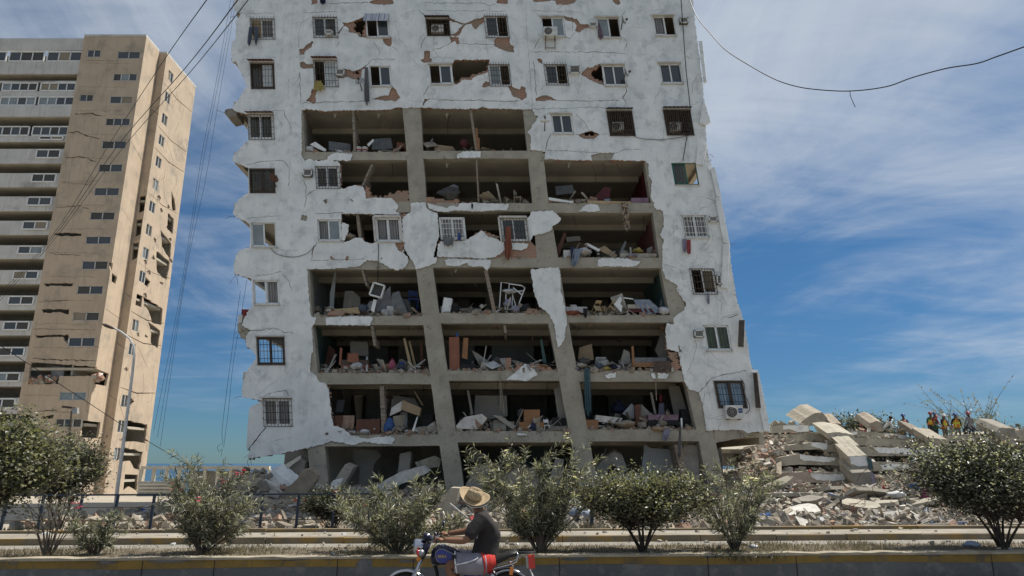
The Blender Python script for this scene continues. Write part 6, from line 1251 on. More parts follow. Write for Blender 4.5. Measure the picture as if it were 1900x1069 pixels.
# storey under the top rows
board([(575, 268), (585, 263), (606, 278), (602, 281), (590, 276)], D + .1, 'white_frame', 'white board leaning in the upper left open room'); board([(563, 272), (580, 271), (582, 280), (563, 280)], D + .3, 'white_frame', 'stack of white panels at the left end of the upper left room', .3)
board([(610, 262), (650, 267), (650, 281), (610, 279)], D + .8, 'greypanel', 'dark tilted table top in the upper left room', .4); bucket(3, 666, D + .2, 'white_cloth', 'left one of two paint buckets in the upper left room'); bucket(3, 677, D + .2, 'white_cloth', 'right one of two paint buckets in the upper left room')
board([(681, 268), (692, 258), (694, 261), (684, 272)], D + .3, 'white_frame', 'white stick poking up behind the paint buckets'); board([(690, 258), (725, 256), (729, 276), (690, 278)], D + 1.1, 'greypanel', 'dark panel standing behind the paint buckets', .1); chair(3, 744, D + .6, 'wood_red', 'wooden chair against the column in the upper left room', .3)
board([(882, 238), (886, 238), (887, 256), (890, 256), (890, 279), (884, 279)], D + .1, 'wood', 'upright plank by the thin partition in the upper middle room', .06); bag(862, 268, D + .4, .55, .5, 'maroon_cloth', 'dark red and white bag in the upper middle room', seed=21); board([(806, 268), (840, 272), (846, 280), (806, 280)], D + .5, 'cardboard', 'cardboard sheet on the floor of the upper middle room', .2)
board([(790, 275), (802, 256), (804, 258), (794, 279)], D + .5, 'greypanel', 'dark strut leaning left in the upper middle room')
# second open storey
bag(834, 360, D + .15, .95, .62, 'ac_dark', 'large black bundle in the middle room of the second open storey', 'bundle', 22); bag(842, 350, D + .35, .5, .35, 'grey_cloth', 'grey sacks on top of the black bundle', 'bundle', 23); chair(4, 962, D + .35, 'tan', 'tan plastic chair at the floor edge of the second open storey', 1.2, .9); board([(895, 357), (900, 357), (900, 376), (895, 376)], D + .3, 'wood_pale', 'short upright post right of the black bundle'); chair(4, 914, D + .5, 'greypanel', 'grey overturned stool in the middle room of the second open storey', .6, .7)
board([(1018, 366), (1065, 374), (1062, 377), (1018, 371)], D - .02, 'white_frame', 'white door leaf hanging at the floor edge of the maroon room', .4); obj('rolled_rug', MB().tube([fl(1048, 4, D + .3) + Vector((0, 0, .14)), fl(1098, 4, D + .4) + Vector((0, 0, .22))], .16, 10), 'patterned', None, True, 'rolled patterned rug in the maroon room', 'rug')
board([(1103, 366), (1122, 346), (1133, 350), (1130, 372), (1104, 376)], D + .3, 'maroon_cloth', 'dark red armchair back in the maroon room', .5, 'armchair')
tv = thing('television', 'small blue-screened television at the edge of the maroon room', 'television', fl(1127, 4, D + .05)); z_ = fl(1127, 4, D).z; x_ = tv.location.x
obj('casing', MB().bb(x_ - .17, x_ + .17, D + .05, D + .35, z_, z_ + .27), 'ac_dark', tv); obj('screen', MB().bb(x_ - .13, x_ + .13, D + .04, D + .048, z_ + .05, z_ + .24), 'sky_cloth', tv)
obj('mattress', MB().bb(fl(1172, 4, D).x, fl(1204, 4, D).x, D + .05, D + 1.4, fl(1180, 4, D).z, fl(1180, 4, D).z + .3), 'mauve', label='pink mattress at the right end of the maroon room', cat='mattress'); board([(1030, 346), (1062, 343), (1066, 358), (1032, 362)], D + 1.4, 'greypanel', 'tilted grey panel deep in the maroon room'); board([(1090, 372), (1170, 374), (1172, 378), (1090, 378)], D - .02, 'wood_pale', 'planks along the floor edge of the maroon room', .3)
# third open storey, pink walled room
obj('white_box', MB().bb(fl(1046, 5, D).x, fl(1063, 5, D).x, D + .05, D + .6, fl(1050, 5, D).z, fl(1050, 5, D).z + .4), 'white_cloth', label='white carton at the left of the pink walled room', cat='box'); board([(1085, 453), (1090, 451), (1114, 463), (1111, 467)], D + .2, 'white_frame', 'white shelf lying slanted in the pink walled room', .15); board([(1108, 462), (1122, 456), (1146, 474), (1140, 480)], D + .3, 'cardboard', 'slatted brown panel slid down in the pink walled room', .1)
board([(1030, 470), (1046, 432), (1051, 434), (1037, 476)], D + .6, 'wood_dark', 'dark beam propped at the left of the pink walled room'); board([(1148, 470), (1160, 447), (1163, 449), (1153, 473)], D + .5, 'greypanel', 'thin strut standing in the pink walled room'); obj('mattress', MB().bb(fl(1152, 5, D).x, fl(1218, 5, D).x, D + .1, D + 1.3, fl(1180, 5, D).z + .05, fl(1180, 5, D).z + .24), 'cream', label='cream mattress along the floor edge of the pink walled room', cat='mattress')
bag(1184, 466, D + .4, .6, .25, 'yellow', 'ochre bundle on the cream mattress', seed=24); bag(1172, 475, D + .02, .5, .14, 'lilac', 'lilac cloth bundle under the cream mattress', seed=25); bag(1084, 468, D + .2, .8, .28, 'white_cloth', 'white bedding heap beside the pale blue sheet', seed=26); board([(1050, 440), (1076, 438), (1078, 446), (1052, 449)], D + 1.6, 'inner_wall', 'pale broken wall piece deep in the pink walled room', .3)
bag(915, 442, D + .25, .5, .3, 'tan', 'tan sandy lump in the breach of the middle windows', 'rubble', 27); bag(650, 440, D + .25, .6, .3, 'tan', 'tan sandy lump between the two white windows', 'rubble', 28)
# fourth open storey
t = thing('dangling_frame', 'air conditioner frame dangling on a wire before the grey panels', 'air conditioner', P(700, 540, D - .15)); q = [(694, 525), (714, 531), (707, 553), (686, 547)]
m_ = MB(); qq = [P(x, y, D - .15) for x, y in q]
for a, b in zip(qq, qq[1:] + qq[:1]): m_.bar(a, b, .06, .2)
obj('frame', m_, 'white_frame', t); obj('inner_panel', MB().prism([P(x, y, D - .08) for x, y in ((695, 528), (711, 533), (705, 550), (689, 545))], (0, .05, 0)), 'ac_dark', t)
board([(697, 578), (700, 556), (724, 531), (727, 578)], D + .4, 'greypanel', 'grey metal panel leaning behind the dangling frame', .06); board([(724, 578), (727, 545), (740, 540), (757, 582), (740, 584)], D + .35, 'greypanel', 'second grey metal panel splayed open beside the first', .06); board([(741, 552), (757, 556), (766, 580), (756, 584)], D + .5, 'ac_dark', 'dark grey panel right of the splayed ones', .06); board([(688, 576), (693, 555), (699, 557), (694, 580)], D - .05, 'white_frame', 'narrow white panel under the dangling frame', .06)
chair(6, 766, D + .9, 'blue', 'blue plastic chair beside the column', .3, 1.1, lift=.5); board([(617, 580), (618, 574), (665, 570), (668, 582)], D + .1, 'wood_pale', 'broken bed base on the floor of the left bay, fourth open storey', .5); obj('brick_pile', MB().chunk(fl(626, 6, D + .1) + Vector((0, 0, .1)), (.7, .3, .2), random.Random(2), 0, Matrix.Identity(3)), 'brick', label='lump of red brick left of the broken bed base', cat='rubble')
bag(674, 572, D + .2, .45, .35, 'denim', 'blue and green bundle beside the broken bed base', seed=29); board([(612, 545), (622, 500), (624, 500), (618, 583), (612, 583)], D + 1.2, 'inner_blue', 'pale door jamb in the left bay, fourth open storey'); board([(636, 572), (640, 540), (655, 540), (668, 552), (668, 572)], D + 1.9, 'inner_wall', 'broken inner wall piece in the left bay, fourth open storey', .12)
cabinet(6, 818, 834, .8, D + .25, .5, 'white_frame', 'white appliance door tilted at the left of the middle bay', 'appliance', 1, .15); cabinet(6, 838, 850, .55, D + .5, .5, 'black', 'small black desk beside the white appliance', 'desk', 1); cabinet(6, 856, 892, .7, D + 2.0, .6, 'inner_blue', 'grey sideboard deep in the middle bay', 'sideboard', 2)
t = thing('metal_frame', 'white tubular bunk frame crumpled in the middle bay', 'bed frame', fl(948, 6, D + .3)); W_ = [[(926, 578), (930, 524), (945, 526), (944, 540)], [(946, 527), (968, 530), (974, 534), (962, 566)], [(952, 534), (968, 547), (970, 540), (956, 541)], [(937, 578), (939, 545)], [(950, 577), (951, 545), (958, 572)]]
for l in W_: obj('tube', MB().tube([P(x, y, D + .3) for x, y in l], .03, 6), 'white_frame', t)
bag(945, 541, D + .2, .5, .2, 'white_cloth', 'white cushion on the crumpled bunk frame', 'cushion', 30); bag(943, 562, D + .25, .35, .35, 'lilac', 'grey round cushion hanging in the bunk frame', 'cushion', 31); bag(957, 574, D + .15, .45, .3, 'lilac', 'pale clothes bundle under the bunk frame', seed=32); bag(976, 573, D + .25, .6, .4, 'black', 'black bag at the right end of the middle bay', seed=33)
t = obj('mattress', MB().bb(fl(1050, 6, D).x, fl(1090, 6, D).x, D + .05, D + .8, fl(1060, 6, D).z + .14, fl(1060, 6, D).z + .42), 'white_cloth', label='white mattress end at the left of the wrecked right bay', cat='mattress'); bag(1062, 581, D + .05, .7, .2, 'orange_rug', 'orange rug crumpled under the white mattress', 'rug', 34)
for i, (px, rot, tip) in enumerate(((1104, .4, .9), (1117, -.3, -.7), (1130, .9, .8))): chair(6, px, D + .3, 'wood_pale', ['metal chair lying on its side, left of the heap', 'metal chair toppled in the middle of the heap', 'metal chair toppled against the torn white board'][i], rot, .75, tip, .15)
board([(1139, 564), (1151, 550), (1154, 556), (1151, 564), (1155, 568), (1153, 580)], D + .05, 'white_frame', 'torn white board standing beside the toppled chairs'); bed(6, 1164, 1216, D + .1, 'bed with a dark red base and pale mattress in the right bay', 'maroon_cloth', 'cream', False, .5); board([(1153, 551), (1175, 554), (1175, 556), (1153, 553)], D + .2, 'white_frame', 'white curtain rod above the bed with the dark red base'); bag(1232, 577, D + .1, .5, .35, 'white_cloth', 'white pillow pile at the right end of the bay', 'pillow', 35)
board([(1242, 585), (1237, 558), (1239, 500), (1243, 500), (1246, 585)], D + .6, 'inner_teal', 'teal edged wall lining at the right end of the bay', 1.2)
# fifth open storey
bed(7, 628, 684, D + .5, 'wooden bed with tall carved posts in the left bay', 'wood_red', 'brown_cloth', True, .62, 1.5); board([(645, 672), (646, 656), (664, 655), (666, 673)], D + .48, 'wood_red', 'carved red headboard panel between the bed posts', .06); bag(662, 680, D + .25, .6, .3, 'white_cloth', 'white sheet crumpled at the foot of the wooden bed', seed=36)
t = thing('backpack', 'pink child backpack standing in the left bay', 'backpack', fl(727, 7, D + .4)); c = fl(727, 7, D + .4); obj('body', MB().rock(c + Vector((0, 0, .42)), (.34, .24, .46), random.Random(5), 0, 4, .08), 'pink', t, True); obj('pocket', MB().rock(c + Vector((0, -.12, .3)), (.24, .1, .2), random.Random(6), 0, 3, .06), 'magenta', t, True); obj('strap', MB().tube([c + Vector((-.08, 0, .62)), c + Vector((0, 0, .74)), c + Vector((.08, 0, .62))], .02, 5), 'magenta', t); obj('stand', MB().bb(c.x - .15, c.x + .15, c.y - .1, c.y + .1, c.z, c.z + .2), 'wood_dark', t)
chair(7, 742, D + .6, 'blue', 'small red and blue chair beside the pink backpack', -.4, .7); board([(748, 628), (752, 628), (767, 688), (761, 688)], D + .8, 'wood_pale', 'leaning wooden stud in the left bay', .08); board([(758, 634), (761, 633), (773, 682), (769, 684)], D + 1.0, 'wood_pale', 'second leaning stud right of the first', .07); board([(780, 690), (779, 634), (784, 632), (787, 690)], D + 1.4, 'wood_dark', 'dark door jamb beside the column in the left bay', .1)
board([(650, 660), (650, 634), (682, 635), (684, 660)], D + 2.2, 'inner_wall', 'broken inner wall behind the wooden bed', .12); board([(600, 690), (610, 640), (622, 650), (618, 690)], D + 1.8, 'wood_dark', 'dark shape of a fallen wardrobe in the left corner', .3)
cabinet(7, 834, 853, 1.62, D + .25, .5, 'wood_red', 'tall red-brown wardrobe standing at the left of the middle bay', 'wardrobe', 1, -.04); board([(857, 664), (860, 627), (869, 627), (867, 667)], D + .35, 'wood', 'lighter wooden wardrobe door beside the tall wardrobe', .06, 'door'); cabinet(7, 854, 882, .36, D + .2, .5, 'black', 'low black cabinet beside the tall wardrobe', 'cabinet', 2); jug(7, 847, D + .4, 'blue bottle on top of the tall wardrobe', 'bluebag', .55, 1.63)
board([(875, 650), (885, 655), (920, 680), (910, 688), (890, 680)], D + .9, 'inner_wall', 'fallen slab sloping across the middle bay', .3, 'slab'); obj('brick_stack', MB().box(fl(943, 7, D + .2) + Vector((0, 0, .36)), (.26, .24, .5)), 'brick', label='stump of red brick masonry at the floor edge', cat='rubble'); board([(1002, 630), (1006, 630), (1015, 676), (1009, 680)], D + 1.2, 'inner_teal', 'leaning post at the right of the middle bay', .1); cabinet(7, 1010, 1026, .5, D + .9, .4, 'black', 'dark stool or basket at the right of the middle bay', 'stool', 1)
board([(1072, 672), (1075, 645), (1098, 638), (1102, 668)], D + 1.0, 'cardboard', 'grey cardboard panel tilted in the right bay', .05); bag(1083, 672, D + .3, .6, .35, 'ac_dark', 'dark clothes bundle at the left of the right bay', seed=37); bag(1112, 680, D + .15, .5, .28, 'denim', 'blue clothes bundle at the floor edge of the right bay', seed=38); bag(1138, 682, D + .15, .5, .24, 'navy', 'navy clothes heap beside the blue one', seed=39); bag(1125, 684, D + .08, .4, .2, 'yellow', 'mustard cloth between two clothes heaps', seed=40); bag(1070, 684, D + .1, .3, .14, 'lilac', 'lilac cloth by the column in the right bay', seed=41); bag(1078, 678, D + .15, .5, .25, 'cream', 'cream clothes heap beside the column in the right bay', seed=42)
bed(7, 1174, 1240, D + .15, 'wooden bed with a thick post in the right bay', 'wood', 'grey_cloth', True, .58); board([(1150, 676), (1158, 648), (1168, 654), (1170, 676)], D + .9, 'inner_wall', 'pale cabinet side behind the wooden bed post', .2, 'cabinet'); board([(1216, 650), (1228, 616), (1238, 618), (1246, 688), (1236, 688)], D + 1.2, 'concrete_dark', 'dark slanting wall edge at the right of the fifth open storey', .2)
# sixth open storey
obj('sofa', MB().bb(fl(617, 8, D).x, fl(632, 8, D).x, D + .2, D + .8, fl(620, 8, D).z + .1, fl(620, 8, D).z + .85), 'wood_dark', label='dark brown sofa end at the left of the lowest furnished storey', cat='sofa'); obj('sofa', MB().bb(fl(658, 8, D).x, fl(703, 8, D).x, D + .2, D + .9, fl(670, 8, D).z, fl(670, 8, D).z + .68), 'wood_dark', label='brown box-like sofa beside the peach cloth', cat='sofa')
bag(722, 790, D + .1, .42, .58, 'bluebag', 'bright blue sack in front of the block partition', seed=43); bag(677, 801, D - .02, .4, .2, 'white_cloth', 'white rag on the floor edge left of the blue sack', seed=44); board([(744, 760), (747, 742), (781, 757), (778, 772)], D + .3, 'cardboard', 'tan wardrobe top tipped over to the right', .5, 'wardrobe'); board([(723, 772), (726, 757), (746, 744), (744, 762)], D + .35, 'plaster_edge', 'pale wardrobe side slumped left of the tan top', .3); board([(742, 764), (756, 763), (755, 793), (748, 792)], D + .6, 'greypanel', 'grey drum shape under the tipped wardrobe', .3, 'drum')
board([(764, 800), (773, 775), (776, 772), (768, 801)], D + .15, 'white_frame', 'white bent leg of a broken table'); cabinet(8, 782, 803, .95, D + .9, .6, 'black', 'black television cabinet by the column', 'cabinet', 1); board([(726, 742), (734, 734), (770, 740), (778, 758), (726, 760)], D + 1.8, 'inner_wall', 'broken grey wall behind the tipped wardrobe', .15); board([(767, 726), (770, 726), (786, 752), (783, 753)], D + 1.3, 'wood_pale', 'thin leaning batten above the tipped wardrobe'); board([(622, 765), (626, 742), (640, 742), (636, 765)], D + 1.6, 'greypanel', 'slotted grey board in the left corner', .05)
board([(846, 790), (862, 774), (894, 768), (904, 776), (898, 784), (886, 796), (848, 796)], D + .05, 'plaster_edge', 'big broken concrete slab at the left of the middle bay', 1.0, 'slab'); board([(866, 724), (870, 724), (878, 768), (874, 770)], D + 1.2, 'inner_wall', 'leaning pale post in the lowest middle bay', .1); board([(880, 768), (882, 734), (940, 734), (942, 772), (900, 780)], D + 2.0, 'inner_wall', 'standing grey wall panel in the lowest middle bay', .15); board([(914, 770), (930, 772), (958, 792), (950, 796)], D + .3, 'inner_wall', 'broken lattice slid down in the middle bay', .2)
cabinet(8, 972, 1002, .98, D + .35, .5, 'wood', 'orange wooden cabinet standing in the middle bay', 'cabinet', 1); cabinet(8, 963, 1010, .42, D + .25, .5, 'wood', 'low wooden chest in front of the orange cabinet', 'chest', 2); jug(8, 989, D + .12, 'dark blue water jug in front of the orange cabinet', 'navy', .95); obj('sofa', MB().bb(fl(1026, 8, D).x, fl(1052, 8, D).x, D + .4, D + 1.2, fl(1040, 8, D).z, fl(1040, 8, D).z + .62), 'black', label='black sofa by the column in the middle bay', cat='sofa'); t = chair(8, 1014, D + .3, 'white_frame', 'small white framed stool beside the black sofa', .2, .6); bag(966, 768, D + .9, .35, .4, 'ac_dark', 'dark office chair back behind the orange cabinet', 'chair', 45)
board([(1028, 722), (1042, 716), (1050, 776), (1036, 778)], D + .8, 'inner_wall', 'pale wall strip at the right of the middle bay', .1)
obj('crate', MB().bb(fl(1089, 8, D).x, fl(1111, 8, D).x, D + .1, D + .5, fl(1100, 8, D).z, fl(1100, 8, D).z + .44), 'wood', label='open wooden drawer box at the left of the lowest right bay', cat='box'); board([(1104, 782), (1106, 770), (1155, 776), (1150, 786)], D + .3, 'plaster_edge', 'flat broken slab in the lowest right bay', .9, 'slab'); board([(1155, 768), (1172, 749), (1180, 758), (1176, 778)], D + .8, 'inner_blue', 'pale tilted slab left of the dark post', .2, 'slab'); board([(1190, 750), (1213, 772), (1196, 778), (1188, 770)], D + .9, 'inner_wall', 'pale tilted slab right of the dark post', .2, 'slab'); board([(1178, 752), (1188, 750), (1190, 790), (1180, 790)], D + .5, 'wood_dark', 'charred dark post in the lowest right bay', .3, 'post')
bag(1148, 758, D + 1.6, .6, .6, 'navy', 'dark blue bundle deep in the lowest right bay', seed=46); bag(1162, 786, D + .1, .9, .25, 'dust', 'dusty sacks on the floor of the lowest right bay', seed=47); bed(8, 1203, 1262, D + .3, 'black bed with a pink cover in the lowest right bay', 'black', 'mauve', False, .62); board([(1263, 776), (1266, 776), (1267, 796), (1264, 796)], D + .2, 'white_frame', 'white upright tube at the end of the black bed'); cabinet(8, 1266, 1282, .95, D + .6, .4, 'black', 'black shelf unit by the right column', 'shelf', 3); bag(1222, 796, D - .02, .6, .24, 'cardboard', 'brown crumpled bag on the beam under the black bed', seed=48); board([(1240, 716), (1260, 716), (1278, 772), (1252, 774)], D + 1.6, 'inner_wall', 'plain grey wall behind the black bed', .12); board([(1206, 728), (1210, 728), (1218, 768), (1214, 768)], D + 1.2, 'inner_wall', 'thin leaning door jamb in the lowest right bay')
pxcable([(1217, 703), (1217, 720), (1218, 743)], D - .05, D - .05, .02, 'pale cord hanging into the lowest right bay', m='tan'); pxcable([(928, 690), (928, 720), (930, 760)], D - .05, D - .05, .02, 'left of two pale cords hanging in the middle bay', m='tan'); pxcable([(930, 718), (933, 745), (935, 767)], D - .05, D - .05, .018, 'right of two pale cords hanging in the middle bay', m='tan')
# ceiling fittings
def lamp_bulb(px, py, Y, label):
    p = P(px, py, Y); return obj('ceiling_fitting', MB().lathe([(.09, .06), (.09, .03), (.04, .02), (.035, -.04), (.05, -.08), (.02, -.12)], p, 10), 'ac_white', None, True, label, 'ceiling light')
for px, py, r, lb in ((621, 224, 2, 'ceiling rose in the upper left room'), (702, 226, 2, 'bulb in the upper left room near the column'), (829, 222, 2, 'bulb in the upper middle room'), (829, 312, 3, 'ceiling rose in the middle room of the second open storey'), (845, 508, 5, 'bulb in the teal-backed room'), (1055, 312, 3, 'ceiling rose in the maroon room')):
    Yc = D + 1.0; obj('ceiling_fitting', MB().lathe([(.10, .0), (.10, -.03), (.045, -.05), (.04, -.1), (.06, -.14), (.02, -.2)][::-1], Vector((P(px, py, Yc).x, Yc, zc(r) - .002)), 10), 'ac_white', None, True, lb, 'ceiling light')
# rubble on every floor edge
mb = MB(); rng = random.Random(44)
for r, bays in ((3, (0, 1)), (4, (0, 1, 2)), (5, (0, 1, 2)), (6, (0, 1, 2)), (7, (0, 1, 2)), (8, (0, 1, 2))):
    for b in bays:
        xa, xb = colx(b, ROWS[r][0], 1), colx(b + 1, ROWS[r][0], 0); dens = {3: 70, 4: 90, 5: 90, 6: 190, 7: 330, 8: 330}[r]
        for i in range(dens):
            x = rng.uniform(xa + 1, xb - 1); Y = D + .02 + .9 * rng.random() ** 1.6; s = .035 + .26 * rng.random() ** 4; pile = max(0, noise.noise(Vector((x * .045, r * 3.1, 0)))) * .45 * (Y - D + .2)
            p = fl(x, r, Y); mb.chunk(p + Vector((0, 0, s * .15 + rng.random() * pile)), (s, s * .8, s * rng.uniform(.25, .7)), rng, rubmi(rng) if rng.random() < .72 else 3)
            if b == 0 and r == 5: pass
obj('floor_rubble', mb, RUB, label='crumbs of brick and plaster along the open floor edges', cat='rubble', kind='stuff')
mb = MB()                                        # heaps deeper in the lower rooms and the wrecked ground floor
for i in range(1500):
    r = rng.choice((6, 7, 8, 9, 9)); b = rng.randrange(3); y = ROWS[r][0] if r < 9 else 900; x = rng.uniform(colx(b, y, 1) + 2, colx(b + 1, y, 0) - 2); Y = D + .8 + 4.5 * rng.random(); s = .12 + .6 * rng.random() ** 3
    p = fl(x, r, Y) if r < 9 else P(x, 900, Y); z0_ = p.z if r < 9 else .1; hp = (.35 if r < 9 else .9) * max(0.15, noise.noise(Vector((p.x * .5, Y * .5, r * 2.0))) + .35)
    mb.chunk(Vector((p.x, Y, z0_ + rng.random() * hp)), (s, s * .7, s * rng.uniform(.2, .8)), rng, rng.choice((0, 2, 5, 5, 1, 3)))
obj('room_rubble', mb, RUB, label='heaps of broken masonry inside the lower rooms', cat='rubble', kind='stuff')

mb = MB(); rng = random.Random(45)               # planks, sheets and scraps strewn through the open rooms
for r, bays in ((3, (0, 1)), (4, (1, 2)), (5, (2,)), (6, (0, 1, 2)), (7, (0, 1, 2)), (8, (0, 1, 2))):
    for b in bays:
        xa, xb = colx(b, ROWS[r][0], 1), colx(b + 1, ROWS[r][0], 0)
        for i in range({3: 26, 4: 34, 5: 44, 6: 70, 7: 90, 8: 90}[r]):
            x = rng.uniform(xa + 4, xb - 4); Y = D + .15 + 1.6 * rng.random(); p = fl(x, r, Y); l = .25 + 1.0 * rng.random() ** 2; q = rng.random()
            dims = (l, .08, .03) if q < .4 else (l * .7, l * .5, .025) if q < .8 else (l * .35, l * .3, l * .25)
            R = Matrix.Rotation(rng.uniform(0, 3.14), 3, 'Z') @ Matrix.Rotation(rng.gauss(0, .6), 3, 'Y') @ Matrix.Rotation(rng.gauss(0, .5), 3, 'X')
            mb.chunk(p + Vector((0, 0, .06 + abs((R @ Vector(dims)).z) * .45 + .25 * rng.random() ** 2)), dims, rng, rng.choice((0, 1, 1, 2, 2, 3, 4, 4, 4, 5, 6, 10, 10)), R, .2)
obj('room_litter', mb, RUB, label='broken planks, boards and scraps strewn through the open rooms', cat='rubble', kind='stuff')
mb = MB()
for i in range(34):                              # loose wires trailing from the ceilings
    r = rng.choice((3, 4, 5, 6, 7, 8)); b = rng.randrange(3) if r > 3 else rng.randrange(2); x = rng.uniform(colx(b, ROWS[r][0], 1) + 3, colx(b + 1, ROWS[r][0], 0) - 3); Y = D + rng.uniform(.35, 1.2); p = P(x, ROWS[r - 1][1], Y); p.z = zc(r - 1); l = rng.uniform(.3, 1.3)
    mb.tube([p, p + Vector((rng.gauss(0, .08), 0, -l * .4)), p + Vector((rng.gauss(0, .15), 0, -l))], .01, 4, mi=rng.randrange(2))
obj('loose_wires', mb, ['black', 'tan'], label='loose wires trailing from the broken ceilings', cat='wires', kind='stuff')
# ------------------------------------------------------------------ motorcycle and rider
YM = 9.7
def m2(x, y, dy=0.0): return P(x, y, YM) + Vector((0, dy, 0))
mat('bike_blue', (.012, .03, .26), (.01, .025, .2), 3, .25, spec=.6); mat('bike_dark', (.012, .012, .035), None, rough=.3); mat('chrome', (.45, .46, .50), None, rough=.2, metal=1.0); mat('rubber', (.018, .018, .018), (.03, .03, .03), 20, .85); mat('seat_black', (.015, .015, .016), (.022, .022, .022), 30, .45, .15, 80)
mat('silver', (.30, .305, .32), None, rough=.35, metal=.6); mat('red_lens', (.45, .012, .012), None, rough=.15, spec=.7); mat('amber_lens', (.60, .18, .02), None, rough=.2, spec=.6); mat('gold', (.60, .42, .12), None, rough=.4); mat('straw', (.44, .345, .22), (.29, .22, .135), 40, .85, .5, 90); mat('straw_dark', (.20, .15, .09), None, rough=.9)  # the hat band has a darker straw tone
mat('tee', (.032, .028, .029), (.022, .02, .021), 5, .9, .25, 14); mat('short_grey', (.24, .225, .26), (.19, .18, .21), 5, .9, .3, 16); mat('short_red', (.50, .045, .035), (.40, .035, .03), 5, .9, .3, 16); mat('piping', (.72, .72, .74), None, rough=.8); mat('lace', (.50, .46, .20), None, rough=.8)
gz = 0.0
fw = Vector((m2(754, 1085).x, YM, .30)); rw = Vector((m2(943, 1085).x, YM, .30))
bike = thing('motorcycle', 'blue motorcycle with chrome mudguards ridden along the near road', 'motorcycle', ((fw.x + rw.x) / 2, YM, 0))
Rx = Matrix.Rotation(math.pi / 2, 3, 'X')
def wheel(c):
    w = obj('wheel', MB().lathe([(.16, -.03), (.235, -.035), (.235, .035), (.16, .03)], c, 28, R=Rx), 'bike_dark', bike, True)
    mb = MB(); n = 32; mt = 8; 
    for i in range(n):
        a = 2 * math.pi * i / n
        for j in range(mt): g = 2 * math.pi * j / mt; rr = .262 + .042 * math.cos(g); mb.v.append(c + Vector((rr * math.cos(a), .045 * math.sin(g), rr * math.sin(a))))
    for i in range(n):
        for j in range(mt): mb.f.append((i * mt + j, i * mt + (j + 1) % mt, ((i + 1) % n) * mt + (j + 1) % mt, ((i + 1) % n) * mt + j)); mb.m.append(0)
    obj('tyre', mb, 'rubber', w, True); mb = MB()
    for i in range(n):
        a = 2 * math.pi * i / n
        for (rr, yy) in ((.222, -.03), (.228, -.03), (.228, .03), (.222, .03)): mb.v.append(c + Vector((rr * math.cos(a), yy, rr * math.sin(a))))
    for i in range(n):
        for j in range(4): mb.f.append((i * 4 + j, i * 4 + (j + 1) % 4, ((i + 1) % n) * 4 + (j + 1) % 4, ((i + 1) % n) * 4 + j)); mb.m.append(0)
    obj('rim', mb, 'chrome', w, True); obj('hub', MB().lathe([(.03, -.07), (.05, -.05), (.05, .05), (.03, .07)], c, 14, R=Rx), 'silver', w, True)
    for k in range(10): a = k * math.pi / 5; obj('spoke', MB().tube([c + Vector((.04 * math.cos(a), .03 * (-1) ** k, .04 * math.sin(a))), c + Vector((.225 * math.cos(a + .25), 0, .225 * math.sin(a + .25)))], .005, 4), 'chrome', w)
wheel(fw); wheel(rw)
def guard(c, a0, a1, name, m, r=.335, w=.075):
    mb = MB(); n = 16
    for i in range(n + 1):
        a = math.radians(a0 + (a1 - a0) * i / n)
        for (rr, yy) in ((r - .02, -w), (r, -w * .8), (r + .012, 0), (r, w * .8), (r - .02, w), (r - .006, 0)): mb.v.append(c + Vector((rr * math.cos(a), yy, rr * math.sin(a))))
    for i in range(n):
        for j in range(6): k = i * 6; mb.f.append((k + j, k + (j + 1) % 6, k + 6 + (j + 1) % 6, k + 6 + j)); mb.m.append(0)
    return obj(name, mb, m, bike, True)
guard(fw, 25, 140, 'front_mudguard', 'chrome'); guard(rw, -20, 120, 'rear_mudguard', 'chrome', .35, .085)
top = m2(795, 1008)
for s in (-1, 1):
    d = s * .085; a, b = fw + Vector((0, d, 0)), top + Vector((0, d, 0))
    f = obj('fork_leg', MB().tube([a, a.lerp(b, .45), b], .021, 10), 'chrome', bike, True); obj('lower_leg', MB().tube([a, a.lerp(b, .5)], .03, 10), 'silver', f, True)
    obj('fork_cover', MB().tube([a.lerp(b, .72), a.lerp(b, 1.0)], .032, 10), 'bike_dark', f, True)
obj('reflector', MB().lathe([(.028, 0), (.03, .012), (.02, .018)], m2(779.5, 1034.5, -.12), 14, R=Rx), 'amber_lens', bike, True); obj('reflector_ring', MB().lathe([(.034, .0), (.034, .008)], m2(779.5, 1034.5, -.115), 14, R=Rx), 'gold', bike, True)
# headlight facing left
Ry = Matrix.Rotation(-math.pi / 2, 3, 'Y'); hc = m2(781, 1013)
h = obj('headlight', MB().lathe([(.02, -.10), (.07, -.07), (.095, .0), (.1, .06), (.1, .075)], hc, 20, R=Ry), 'chrome', bike, True); obj('lens', MB().lathe([(.092, .076), (.08, .09), (.03, .1)], hc, 20, R=Ry), 'glass_pale', h, True)
for s in (-1, 1): i_ = obj('indicator', MB().lathe([(.02, -.05), (.045, -.02), (.045, .02)], m2(784, 1023, s * .17), 12, R=Ry), 'silver', bike, True); obj('lens', MB().lathe([(.044, .021), (.035, .05), (.012, .06)], m2(784, 1023, s * .17), 12, R=Ry), 'red_lens' if s < 0 else 'amber_lens', i_, True)
obj('instrument', MB().lathe([(.05, 0), (.06, .05), (.05, .07)], m2(790, 1000, -.05), 14, R=Matrix.Rotation(.6, 3, 'Y')), 'bike_dark', bike, True); obj('instrument', MB().lathe([(.05, 0), (.06, .05), (.05, .07)], m2(790, 1000, .06), 14, R=Matrix.Rotation(.6, 3, 'Y')), 'chrome', bike, True)
obj('handlebar', MB().tube([m2(816, 999, -.36), m2(812, 999, -.24), m2(799, 1000, -.12), m2(797, 1003, 0), m2(799, 1000, .12), m2(812, 998, .24), m2(818, 996, .36)], .012, 8), 'chrome', bike, True)
GR = {}
